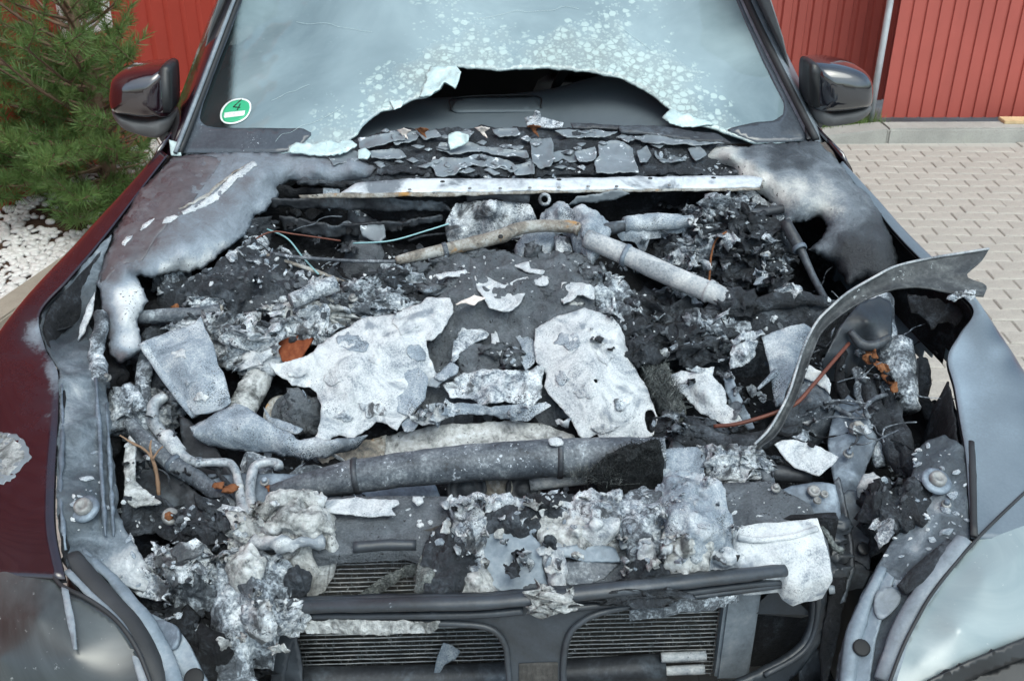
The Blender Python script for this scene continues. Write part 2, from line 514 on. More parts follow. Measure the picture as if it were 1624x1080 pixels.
X['bluemetal'] = burnt('blue_grey_metal', [(.25, (.11, .125, .138)), (.5, (.18, .202, .22)), (.75, (.33, .355, .375))], s=10, fine=110, finea=.4, rough=.5, metal=.2, bump=.15, bd=.003, spec=.5)
X['darkmetal'] = burnt('dark_metal', [(.25, (.018, .020, .024)), (.5, (.045, .050, .058)), (.7, (.10, .11, .12)), (.85, (.26, .27, .28))], s=10, fine=110, finea=.4, rough=.5, metal=.2, bump=.3, bd=.004, spec=.4)
X['tubeash'] = burnt('ashed_tube', [(.28, (.09, .09, .092)), (.45, (.27, .27, .27)), (.6, (.46, .46, .455)), (.75, (.66, .66, .65))], s=11, fine=200, finea=.5, rust=(6, .70, (.25, .20, .15)), speck=(220, .68, (.05, .05, .05)), rough=.75, bump=.35, bd=.003)
X['stripdark'] = burnt('scorched_strip', [(.28, (.020, .020, .021)), (.48, (.048, .048, .048)), (.64, (.10, .098, .093)), (.8, (.26, .255, .24))], s=14, fine=120, finea=.5, speck=(90, .70, (.30, .30, .29)), rough=.55, bump=.5, bd=.005)
X['rusty'] = burnt('rusty_tube', [(.28, (.07, .065, .06)), (.45, (.20, .18, .155)), (.6, (.33, .305, .27)), (.8, (.46, .45, .43))], s=16, fine=140, finea=.5, speck=(120, .67, (.05, .045, .04)), rust=(14, .60, (.36, .20, .07)), rough=.75, bump=.35, bd=.003)
X['rust'] = burnt('orange_rust', [(.3, (.05, .024, .014)), (.5, (.16, .062, .026)), (.75, (.30, .145, .07))], s=30, rough=.9, bump=.5)
X['brownplate'] = burnt('brown_plate', [(.3, (.10, .022, .008)), (.55, (.19, .05, .018)), (.8, (.28, .12, .06))], s=22, rough=.8, bump=.3)
X['tarhose'] = burnt('scorched_tube', [(.28, (.025, .028, .033)), (.45, (.065, .070, .078)), (.58, (.12, .123, .128)), (.72, (.27, .275, .275))], s=16, fine=170, finea=.6, speck=(110, .67, (.45, .48, .52)), rust=(9, .74, (.22, .17, .12)), rough=.55, bump=.35, bd=.004, spec=.4)
X['plastic'] = burnt('black_plastic', [(.3, (.022, .025, .029)), (.6, (.040, .044, .050)), (.85, (.10, .106, .112))], s=8, fine=160, finea=.3, speck=(140, .78, (.3, .31, .32)), rough=.42, bump=.18, bd=.003, spec=.5)
X['peel'] = burnt('peeling_grey_paint', [(.3, (.115, .122, .126)), (.6, (.18, .19, .196)), (.85, (.27, .285, .29))], s=9, fine=60, finea=.15, speck=(45, .645, (.60, .63, .66)), rough=.42, bump=.12, bd=.003, spec=.5)
X['cowlmetal'] = burnt('ashed_strip', [(.25, (.16, .17, .185)), (.42, (.44, .46, .48)), (.55, (.58, .61, .63)), (.8, (.68, .70, .71))], s=8, fine=80, finea=.4, rust=(6, .66, (.36, .20, .09)), rough=.55, metal=.15, bump=.3, bd=.003, sootp=(6, .56, (.10, .108, .118), .85))
X['wood'] = simple('wood', (.60, .44, .25), .8, bump=.3)
X['silver'] = burnt('silver_pipe', [(.3, (.14, .14, .138)), (.45, (.32, .325, .325)), (.62, (.50, .505, .50)), (.8, (.66, .66, .65))], s=26, fine=140, finea=.6, speck=(90, .66, (.10, .09, .08)), rough=.5, metal=.35, bump=.5, bd=.003)
X['bolt'] = simple('bolt_metal', (.24, .245, .245), .6, .4, bump=.5, vs=60, var=.5)
X['wire'] = simple('brown_wire', (.115, .034, .020), .55, vs=40)
X['teal'] = simple('teal_wire', (.25, .45, .48), .5)
X['twig'] = simple('twig_bark', (.22, .14, .09), .9, bump=.5)
X['leaf'] = simple('dry_leaf', (.66, .60, .56), .8, vs=60)
X['rustleaf'] = simple('brown_leaf', (.17, .062, .022), .8, vs=60)
X['rubber'] = simple('rubber_seal', (.022, .024, .027), .6, bump=.2, var=.4)
X['black'] = simple('interior_black', (.006, .007, .008), .7)
X['seat'] = simple('seat_fabric', (.02, .024, .028), .85)
X['dash'] = burnt('dashboard_grey', [(.3, (.075, .085, .09)), (.7, (.105, .115, .12))], s=4, fine=300, finea=.1, speck=(40, .80, (.25, .26, .26)), rough=.6, bump=.1, bd=.002, bs=300)
# ------------------------------------------------------------------ materials of the setting and the bodywork
def attr_mat(name, stops, ns=14, na=.5, speck=None, rough=(.35, .85), coat=0., bump=.3, bd=.004, bs=110, crack=None, wine=None):
    """colour follows the burn depth stored on the mesh, broken up by noise"""
    m = Mat(name); stops = [(p, cool(c)) for p, c in stops]
    at = m.n('ShaderNodeAttribute'); at.attribute_name = 'ash'
    n1 = m.noise(ns, 9, .68, .7); n2 = m.noise(190, 4, .7)
    f = m.math('ADD', at.outputs['Fac'], m.math('MULTIPLY', m.math('SUBTRACT', n1, .5), na))
    f = m.math('ADD', f, m.math('MULTIPLY', m.math('SUBTRACT', n2, .5), .22), True)
    c = m.ramp(f, stops)
    if speck:
        sn = m.noise(speck[0], 3, .6); g = m.math('ADD', sn, m.math('MULTIPLY', m.math('SUBTRACT', f, .75), .25))
        c = m.mix(m.ramp(g, [(speck[1], 0.), (speck[1] + .04, 1.)]), c, speck[2])
    m.set(Base_Color=c, Roughness=m.ramp(f, [(.05, rough[0]), (.45, rough[1])]))
    if coat:
        m.set(Coat_Weight=m.ramp(f, [(.1, coat), (.35, 0.)])); m.b.inputs['Coat Roughness'].default_value = .05
    m.bump(m.math('ADD', m.noise(bs, 8, .7), m.math('MULTIPLY', n1, .8)), bump, bd)
    return m.m
WINE = (.011, .0035, .007)
X['hood'] = attr_mat('burnt_bonnet', [(0, (.072, .046, .050)), (.20, (.115, .105, .11)), (.36, (.17, .18, .195)), (.55, (.28, .295, .315)), (.72, (.50, .515, .525)), (.92, (.76, .765, .755))], ns=26, na=.5, speck=(150, .64, (.045, .046, .05)), rough=(.34, .85), bump=.9, bd=.006)
X['hood2'] = attr_mat('burnt_bonnet_dark', [(0, (.020, .022, .025)), (.22, (.055, .06, .066)), (.42, (.17, .18, .19)), (.62, (.44, .44, .425)), (.85, (.72, .695, .65))], ns=19, na=.6, speck=(110, .63, (.045, .046, .05)), rough=(.45, .92), bump=.9, bd=.006)
X['fender'] = attr_mat('wine_paint_scorched', [(0, WINE), (.27, (.022, .010, .016)), (.34, (.085, .082, .09)), (.55, (.19, .20, .215)), (.75, (.36, .37, .375)), (.95, (.55, .54, .52))], na=.42, ns=26, rough=(.16, .7), coat=1.0, bump=.10)
X['fender2'] = attr_mat('dusty_blue_paint', [(0, (.025, .025, .032)), (.3, (.075, .10, .128)), (.6, (.145, .182, .215)), (.9, (.27, .31, .34))], na=.35, ns=5, rough=(.2, .42), coat=.6, bump=.12)
X['rail'] = attr_mat('scorched_rail', [(0, (.030, .034, .038)), (.3, (.065, .075, .083)), (.5, (.15, .165, .178)), (.72, (.34, .355, .365)), (.9, (.6, .61, .61))], ns=20, na=1.0, speck=(50, .66, (.14, .115, .095)), rough=(.45, .75), bump=.7, bd=.006)
X['paint'] = simple('wine_paint', WINE, .2, coat=1.0, var=.15); X['paint'].node_tree.nodes['Principled BSDF'].inputs['Coat IOR'].default_value = 1.9
X['mirror_r'] = simple('black_blue_paint', (.012, .013, .018), .12, coat=1.0, var=.1); X['mirror_r'].node_tree.nodes['Principled BSDF'].inputs['Coat IOR'].default_value = 1.75
X['pillar'] = burnt('pillar_grey', [(.3, (.12, .128, .135)), (.55, (.20, .21, .22)), (.8, (.33, .34, .35))], s=12, fine=120, finea=.35, rough=.45, bump=.3, bd=.003, spec=.5)
X['blacktrim'] = simple('black_trim', (.015, .016, .018), .4, bump=.1, var=.3)
X['dullplastic'] = simple('dull_plastic', (.10, .10, .102), .5, bump=.1, var=.25)

def glass_mat():
    m = Mat('hazed_glass')
    at = m.n('ShaderNodeAttribute'); at.attribute_name = 'ash'
    n1 = m.noise(5, 7, .6, .4)
    a = at.outputs['Fac']
    wrp = m.n('ShaderNodeMix'); wrp.data_type = 'RGBA'; wrp.blend_type = 'ADD'; wrp.inputs[0].default_value = .010
    m.l(m.co, wrp.inputs[6]); m.l(m.noise(40, 3, .6, 0, None, 'Color'), wrp.inputs[7]); wv = wrp.outputs[2]
    where = m.math('ADD', a, m.math('MULTIPLY', m.math('SUBTRACT', m.noise(13, 4, .6), .5), .5))
    def cells(scale):
        e = m.vor(scale, 'DISTANCE_TO_EDGE', 'Distance', wv); cc = m.vor(scale, 'F1', 'Color', wv); f1 = m.vor(scale, 'F1', 'Distance', wv)
        sx = m.n('ShaderNodeSeparateColor'); m.l(cc, sx.inputs[0])
        on = m.ramp(m.math('SUBTRACT', where, m.math('MULTIPLY', sx.outputs[0], .70)), [(.34, 0.), (.40, 1.)])
        return m.math('MULTIPLY', m.math('MULTIPLY', m.ramp(e, [(.03, 0.), (.10, 1.)]), m.ramp(f1, [(.45, 1.), (.62, 0.)])), on)
    b1, b2 = cells(46), cells(110)
    n0 = m.noise(2.2, 5, .6, .8)
    haze_reflection = m.mix(m.ramp(n0, [(.32, 0.), (.68, 1.)]), (.18, .25, .28), (.315, .41, .44))
    dirt = m.ramp(m.noise(60, 5, .7), [(.62, 0.), (.70, .25)])
    haze_reflection = m.mix(dirt, haze_reflection, (.36, .46, .48))
    grey = m.mix(m.ramp(where, [(.60, 0.), (.95, .8)]), haze_reflection, (.24, .29, .29))
    bm_ = m.math('MAXIMUM', b1, m.math('MULTIPLY', b2, .55))
    c = m.mix(m.math('MULTIPLY', bm_, .85), grey, (.46, .58, .57))
    m.set(Base_Color=c, Roughness=m.ramp(where, [(.4, .04), (.7, .4)]))
    m.b.inputs['IOR'].default_value = 1.75
    # clear tinted mix; down the left side it carries a painted dark reflection
    tr = m.n('ShaderNodeBsdfTransparent'); tr.inputs[0].default_value = (.42, .52, .53, 1)
    gl = m.n('ShaderNodeBsdfGlossy'); gl.inputs['Roughness'].default_value = .03
    fr = m.n('ShaderNodeFresnel'); fr.inputs[0].default_value = 1.6
    clear = m.n('ShaderNodeMixShader'); m.l(fr.outputs[0], clear.inputs[0]); m.l(tr.outputs[0], clear.inputs[1]); m.l(gl.outputs[0], clear.inputs[2])
    h2 = m.n('ShaderNodeAttribute'); h2.attribute_name = 'haze_reflection'
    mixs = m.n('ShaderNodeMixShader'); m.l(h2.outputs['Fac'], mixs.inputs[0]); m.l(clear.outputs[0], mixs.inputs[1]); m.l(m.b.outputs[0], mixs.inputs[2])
    m.l(mixs.outputs[0], m.t.nodes['Material Output'].inputs[0])
    m.bump(m.math('MULTIPLY', bm_, 1.0), .25, .002)
    return m.m
X['glass'] = glass_mat()
X['frit'] = burnt('glass_border', [(.3, (.045, .048, .054)), (.7, (.075, .08, .088))], s=6, speck=(190, .70, (.32, .33, .34)), rough=.12, bump=.03, spec=.6)
X['shard'] = burnt('shard_glass', [(.3, (.36, .46, .46)), (.55, (.50, .60, .59)), (.8, (.68, .76, .74))], s=22, fine=150, finea=.4, speck=(120, .7, (.22, .27, .27)), rough=.3, bump=.5, bd=.003, spec=.5)
def lens_mat(name, c0, c1, rough):
    m = Mat(name)
    n = m.noise(3.2, 6, .6, 1.2); n2 = m.noise(90, 4, .7)
    c = m.mix(m.ramp(n, [(.35, 0.), (.68, 1.)]), c0, c1)
    c = m.mix(m.ramp(n2, [(.66, 0.), (.72, .3)]), c, (.6, .63, .63))
    m.set(Base_Color=c, Roughness=rough, Coat_Weight=.6); m.b.inputs['Coat Roughness'].default_value = .22
    m.bump(m.noise(14, 5, .6), .05, .004); return m.m
X['lens_l'] = lens_mat('clouded_lens_dark', (.020, .022, .022), (.085, .10, .105), .35)
X['lens_r'] = lens_mat('clouded_lens_pale', (.17, .225, .24), (.31, .365, .375), .4)

def red_wall(name, c):
    m = Mat(name)
    n = m.noise(1.3, 5, .6); n2 = m.noise(50, 4, .6)
    sc = m.n('ShaderNodeMapping'); sc.inputs['Scale'].default_value = (9, 9, .6); m.l(m.co, sc.inputs[0])
    st = m.noise(1.0, 6, .65, 0, sc.outputs[0])
    col = m.mix(m.ramp(n, [(.3, 0.), (.7, 1.)]), tuple(v * .86 for v in c), tuple(v * 1.1 for v in c))
    col = m.mix(m.ramp(st, [(.55, 0.), (.8, .28)]), col, tuple(v * .6 for v in c))
    col = m.mix(m.ramp(n2, [(.72, 0.), (.76, .35)]), col, (.5, .35, .3))
    m.set(Base_Color=col, Roughness=.5); m.bump(n2, .06, .002); return m.m
X['redwall'] = red_wall('red_sheet_metal', (.42, .060, .040))
X['redwall2'] = red_wall('faded_red_sheet', (.38, .082, .064))
X['white'] = simple('white_frame', (.80, .81, .82), .4)
X['pane'] = simple('window_glass', (.10, .105, .11), .05, spec=.8)
X['galv'] = simple('galvanised_post', (.50, .54, .58), .5, .3)
def concrete(name, c, s=9):
    m = Mat(name)
    a, b, d = m.noise(s, 7, .65), m.noise(140, 4, .7), m.noise(1.6, 4, .5)
    col = m.mix(m.ramp(a, [(.3, 0.), (.72, 1.)]), tuple(v * .78 for v in c), tuple(v * 1.12 for v in c))
    col = m.mix(m.ramp(b, [(.35, .45), (.5, 0.)]), col, tuple(v * .55 for v in c))
    col = m.mix(m.ramp(d, [(.55, 0.), (.75, .35)]), col, (c[0] * .8, c[1] * .84, c[2] * .66))
    oi = m.n('ShaderNodeObjectInfo')
    col = m.mix(m.ramp(oi.outputs['Random'], [(0., .16), (1., 0.)]), col, tuple(v * .6 for v in c))
    m.set(Base_Color=col, Roughness=.9); m.bump(m.math('ADD', a, b), .35, .004); return m.m
X['paver'] = concrete('paver_concrete', (.42, .39, .35))
X['kerb'] = concrete('kerb_concrete', (.36, .355, .33), 5)
X['kerb2'] = concrete('edging_concrete', (.33, .30, .25), 7)
X['soil'] = burnt('brown_soil', [(.3, (.03, .017, .011)), (.6, (.09, .05, .032)), (.85, (.2, .15, .1))], s=18, rough=.95, bump=.8, bd=.02, bs=40)
X['sand'] = simple('joint_sand', (.31, .29, .26), .95, bump=.4)
X['pebble'] = simple('white_pebble', (.60, .60, .59), .6, bump=.15, var=.12, vs=25)
X['needle'] = None
def needle_mat():
    m = Mat('pine_needle')
    oi = m.noise(6, 4, .6); o2 = m.noise(70, 2, .5)
    c = m.ramp(m.math('ADD', m.math('MULTIPLY', oi, .6), m.math('MULTIPLY', o2, .4)), [(.3, (.065, .145, .045)), (.5, (.13, .235, .07)), (.7, (.23, .34, .12))])
    m.set(Base_Color=c, Roughness=.5)
    tl = m.n('ShaderNodeBsdfTranslucent'); m.l(c, tl.inputs[0])
    ms = m.n('ShaderNodeMixShader'); ms.inputs[0].default_value = .35; m.l(m.b.outputs[0], ms.inputs[1]); m.l(tl.outputs[0], ms.inputs[2])
    m.l(ms.outputs[0], m.t.nodes['Material Output'].inputs[0])
    return m.m
X['needle'] = needle_mat()
X['bark'] = simple('pine_bark', (.16, .105, .07), .9, bump=.8, bs=40, var=.4)
X['budtip'] = simple('pine_bud', (.38, .27, .15), .8)
X['grass'] = simple('grass_blade', (.10, .16, .04), .7, var=.4, vs=40)

# ------------------------------------------------------------------ the ground and what is behind the car
# paving
o = mk('ground', [(-60, -40, -.06), (60, -40, -.06), (60, 90, -.06), (-60, 90, -.06)], [(0, 1, 2, 3)], X['sand'])
tag(o, kind='structure')
def paver_ground():
    m = Mat('far_paving')
    b = m.n('ShaderNodeTexBrick'); b.inputs['Scale'].default_value = 1.0
    b.inputs['Brick Width'].default_value = .17; b.inputs['Row Height'].default_value = .106; b.inputs['Mortar Size'].default_value = .0025
    b.inputs['Color1'].default_value = (.42, .395, .36, 1); b.inputs['Color2'].default_value = (.37, .35, .32, 1); b.inputs['Mortar'].default_value = (.30, .28, .25, 1)
    mp = m.n('ShaderNodeMapping'); mp.vector_type = 'TEXTURE'; r_ = math.radians(-4); mp.inputs['Rotation'].default_value = (0, 0, r_)
    u_, v_ = -.085, -.053 - .106
    mp.inputs['Location'].default_value = (1.35 + u_ * math.cos(r_) - v_ * math.sin(r_), .9 + u_ * math.sin(r_) + v_ * math.cos(r_), 0)
    m.l(m.co, mp.inputs[0]); m.l(mp.outputs[0], b.inputs['Vector'])
    m.set(Base_Color=b.outputs[0], Roughness=.9); m.bump(m.noise(120, 5, .6), .3, .003); return m.m
pv = mk('paving', [(-2.7, -12, -.007), (14, -12, -.007), (14, 5.3, -.007), (-2.7, 5.3, -.007)], [(0, 1, 2, 3)], paver_ground())
tag(pv, 'pale grey block paving beside and under the burnt car', kind='structure')
bm = bmesh.new(); bmesh.ops.create_cube(bm, size=1)
bmesh.ops.scale(bm, vec=(.1675, .1035, .06), verts=bm.verts)
bmesh.ops.bevel(bm, geom=[e for e in bm.edges if e.verts[0].co.z > 0 and e.verts[1].co.z > 0], offset=.005, segments=1, affect='EDGES')
pme = bpy.data.meshes.new('paver'); bm.to_mesh(pme); bm.free(); pme.materials.append(X['paver'])
rp = random.Random(3)
rot = math.radians(-4)
cand = []
for r in range(-2, 66):
    for c in range(-8, 36):
        u, v = (c + .5 * (r % 2)) * .17, r * .106
        cand.append((1.35 + u * math.cos(rot) - v * math.sin(rot), .9 + u * math.sin(rot) + v * math.cos(rot)))
def topx(p):
    d = np.array(p) - CAM; z = d @ F_
    return W / 2 + FPX * (d @ R_) / z, H / 2 - FPX * (d @ U_) / z
vis = []
for (x, y) in cand:
    if y > 5.22: continue
    px, py = topx((x, y, 0))
    if 1290 < px < 1680 and 205 < py < 700: vis.append((y, x))
vis.sort()
for (y, x) in vis[:300]:
    o = bpy.data.objects.new('paver', pme); COL.objects.link(o); o.parent = pv
    o.location = (x, y, -.03 + rp.uniform(-.0025, .0025)); o.rotation_euler = (rp.uniform(-.008, .008), rp.uniform(-.008, .008), rot + rp.uniform(-.006, .006))

# corrugated walls
def corrugated(name, p0, t, L, z0, z1, pitch, depth, mat, label, cat, wide=.72, holes=None):
    t = np.array([t[0], t[1], 0.]); t /= np.linalg.norm(t); n = np.array([t[1], -t[0], 0.])
    prof = []; k = 0; s = 0.0
    while s < L:
        a = pitch * wide; b = (pitch - a) / 2
        prof += [(s, 0), (s + a * .96, 0), (s + a + b * .35, -depth), (s + a + b * 1.6, -depth)]
        s += pitch
    V = []; F = []
    zs = [z0, z1]
    for (s, d) in prof:
        for z in zs: V.append(np.array(p0) + t * s + n * d + np.array([0, 0, z]))
    for i in range(len(prof) - 1): F.append([2 * i, 2 * i + 2, 2 * i + 3, 2 * i + 1])
    o = mk(name, V, F, mat, None, smooth=False)
    solid(o, .004)
    tag(o, label, cat)
    return o
TL = np.array([.376, .926, 0.]); NL = np.array([.926, -.376, 0.]); P0L = np.array([-2.54, 4.21, 0.])
hall = empty('red_hall', tuple(P0L)); tag(hall, 'tall red corrugated metal hall behind the pine shrub', 'building')
w = corrugated('wall', P0L - TL * 7.5 + NL * -.02, TL, 9.75, .22, 7.2, .17, .03, X['redwall'], None, None, .66); w.parent = hall; w.location -= hall.location
def hall_box(nm, s0, s1, z0, z1, d0, d1, mat, parent=hall):
    V = [P0L + TL * s + NL * d + np.array([0, 0, z]) for s in (s0, s1) for d in (d0, d1) for z in (z0, z1)]
    F = [(0, 1, 3, 2), (4, 6, 7, 5), (0, 4, 5, 1), (2, 3, 7, 6), (1, 5, 7, 3), (0, 2, 6, 4)]
    o = mk(nm, np.array(V) - P0L, F, mat, parent, smooth=False)
    return o
hall_box('plinth', -7.5, 2.25, -.05, .22, -.06, .012, X['redwall'])
hall_box('roof_edge', -7.5, 2.25, 7.2, 7.4, -.2, .35, X['redwall'])
PWL = plane(NL, P0L)
q = PWL(np.array([103., 172.]), np.array([60., 49.]), np.zeros(2))
s0, s1 = (q - P0L) @ TL; zb = q[:, 2].mean()
win = hall_box('window', s0 + .0, s1 + .02, zb, zb + 1.1, -.05, .022, X['white'])
hall_box('pane', s0 + .085, s1 - .06, zb + .10, zb + 1.0, .022, .027, X['pane'], win)
hall_box('sill', s0 - .05, s1 + .06, zb - .065, zb - .004, -.02, .05, X['redwall2'], win)

YR = 5.62
gate = corrugated('red_gate_wall', (2.68, YR, 0), (1, -.02), 5.0, .06, 3.2, .088, .012, X['redwall2'], 'faded red sheet metal fence with narrow ribs right of the grey post', 'fence', .80)
shed = corrugated('red_shed_wall', (-1.75, 6.35, 0), (1, -.02), 4.7, .0, 4.2, .105, .022, X['redwall2'], 'red ribbed metal wall behind the right wing mirror', 'wall', .55)
a_, b_ = YP(YR - .03)(np.array([1379.]), np.array([195.]), np.zeros(1))[0], YP(YR - .03)(np.array([1398.]), np.array([0.]), np.zeros(1))[0]
post = tube('fence_post', None, [(a_[0], YR - .03, .0), (a_[0] + .0, YR - .03, 3.2)], .021, X['galv'], world=True, n=12)
tag(post, 'light grey galvanised post at the corner of the red fence', 'post')
# kerb on the right, with a stone that drops towards its end
ks = empty('concrete_kerb', (2.6, 5.35, 0)); tag(ks, 'low grey concrete kerb in front of the red fence', 'kerb')
for k in range(4):
    boxm('kerb_stone', ks, (.50 + k * 1.0, .0, .014), (.992, .16, .15), X['kerb'], bevel=.012, rot=(0, 0, -.004))
V = [(-.62, -.08, -.02), (-.004, -.08, -.02), (-.004, .08, -.02), (-.62, .08, -.02), (-.62, -.07, .025), (-.004, -.075, .088), (-.004, .08, .088), (-.62, .09, .025)]
o = mk('drop_stone', V, [(0, 3, 2, 1), (4, 5, 6, 7), (0, 1, 5, 4), (1, 2, 6, 5), (2, 3, 7, 6), (3, 0, 4, 7)], X['kerb'], ks, smooth=False)
pl = boxm('timber_plank', None, (3.62, 5.40, .100), (.46, .10, .022), X['wood'], rot=(0, 0, -.03), bevel=.003)
tag(pl, 'pale wooden plank lying on the kerb against the fence', 'plank')
# grass tuft by the post
rg = np.random.RandomState(4)
V = []; F = []
for k in range(900):
    x, y = 2.15 + rg.rand() * .5, 5.40 + rg.rand() * .28; h = .05 + .09 * rg.rand(); a = rg.rand() * 6.28; lx, ly = (rg.rand(2) - .5) * .08
    i = len(V); V += [(x - .004 * math.cos(a), y - .004 * math.sin(a), 0), (x + .004 * math.cos(a), y + .004 * math.sin(a), 0), (x + lx, y + ly, h)]; F.append((i, i + 1, i + 2))
gr = mk('grass_tuft', V, F, X['grass'], None, smooth=False); tag(gr, 'green grass growing behind the kerb under the right mirror', 'grass', kind='stuff')

# gravel bed on the left with its edging
g0, g1 = GROUND(np.array([0., 115.]), np.array([487., 407.]), np.zeros(2))
tk = (g1 - g0) / np.linalg.norm(g1 - g0); nk = np.array([tk[1], -tk[0], 0])
bed = mk('gravel_bed_soil', [g0 - tk * 4 - nk * 0.0 + np.array([0, 0, .004]), g0 + tk * 3.5 + np.array([0, 0, .004]), g0 + tk * 3.5 - nk * 3 + np.array([0, 0, .004]), g0 - tk * 4 - nk * 3 + np.array([0, 0, .004])], [(0, 1, 2, 3)], X['soil'])
tag(bed, kind='structure')
eg = empty('gravel_edging', tuple(g0)); tag(eg, 'narrow concrete edging strip along the white gravel', 'edging')
for k in range(-3, 4):
    boxm('edging_stone', eg, tuple(tk * (k * 1.0 + .3) + nk * .068 + np.array([0, 0, -.005])), (.994, .13, .09), X['kerb2'], rot=(0, 0, math.atan2(tk[1], tk[0])), bevel=.008)
bm = bmesh.new(); bmesh.ops.create_icosphere(bm, subdivisions=2, radius=1)
iv = np.array([v.co[:] for v in bm.verts]); itf = np.array([[v.index for v in f.verts] for f in bm.faces]); bm.free()
rg = np.random.RandomState(8); VV = []; FF = []; nP = 0
TREE = np.array([-1.98, 4.30, 0])
for k in range(4600):
    u, v = rg.rand() * 3.3 - .7, rg.rand() ** 1.1 * 1.05 + .015
    c = g0 + tk * u - nk * v
    if (c - P0L) @ NL < .02: continue
    dt = np.linalg.norm(c - TREE)
    if dt < .42 and rg.rand() < .85: continue
    r = .012 + .013 * rg.rand() ** 1.5
    sc_ = r * np.array([1 + .5 * rg.rand(), .8 + .3 * rg.rand(), .5 + .2 * rg.rand()])
    w_ = iv * (1 + .16 * vnoise(iv * 1.4 + k))[:, None] * sc_
    a = rg.rand() * 6.28; ca, sa = math.cos(a), math.sin(a)
    tl = (rg.rand() - .5) * .8; ct, s_t = math.cos(tl), math.sin(tl)
    w_ = np.stack([w_[:, 0], w_[:, 1] * ct - w_[:, 2] * s_t, w_[:, 1] * s_t + w_[:, 2] * ct], 1)
    w_ = np.stack([w_[:, 0] * ca - w_[:, 1] * sa, w_[:, 0] * sa + w_[:, 1] * ca, w_[:, 2]], 1) + c + np.array([0, 0, .006 + .012 * rg.rand()])
    VV.append(w_); FF.append(itf + nP); nP += len(iv)
gv = mk('white_gravel', np.vstack(VV), np.vstack(FF), X['pebble']); tag(gv, 'bed of rounded white pebbles between the edging and the pine', 'gravel', kind='stuff')

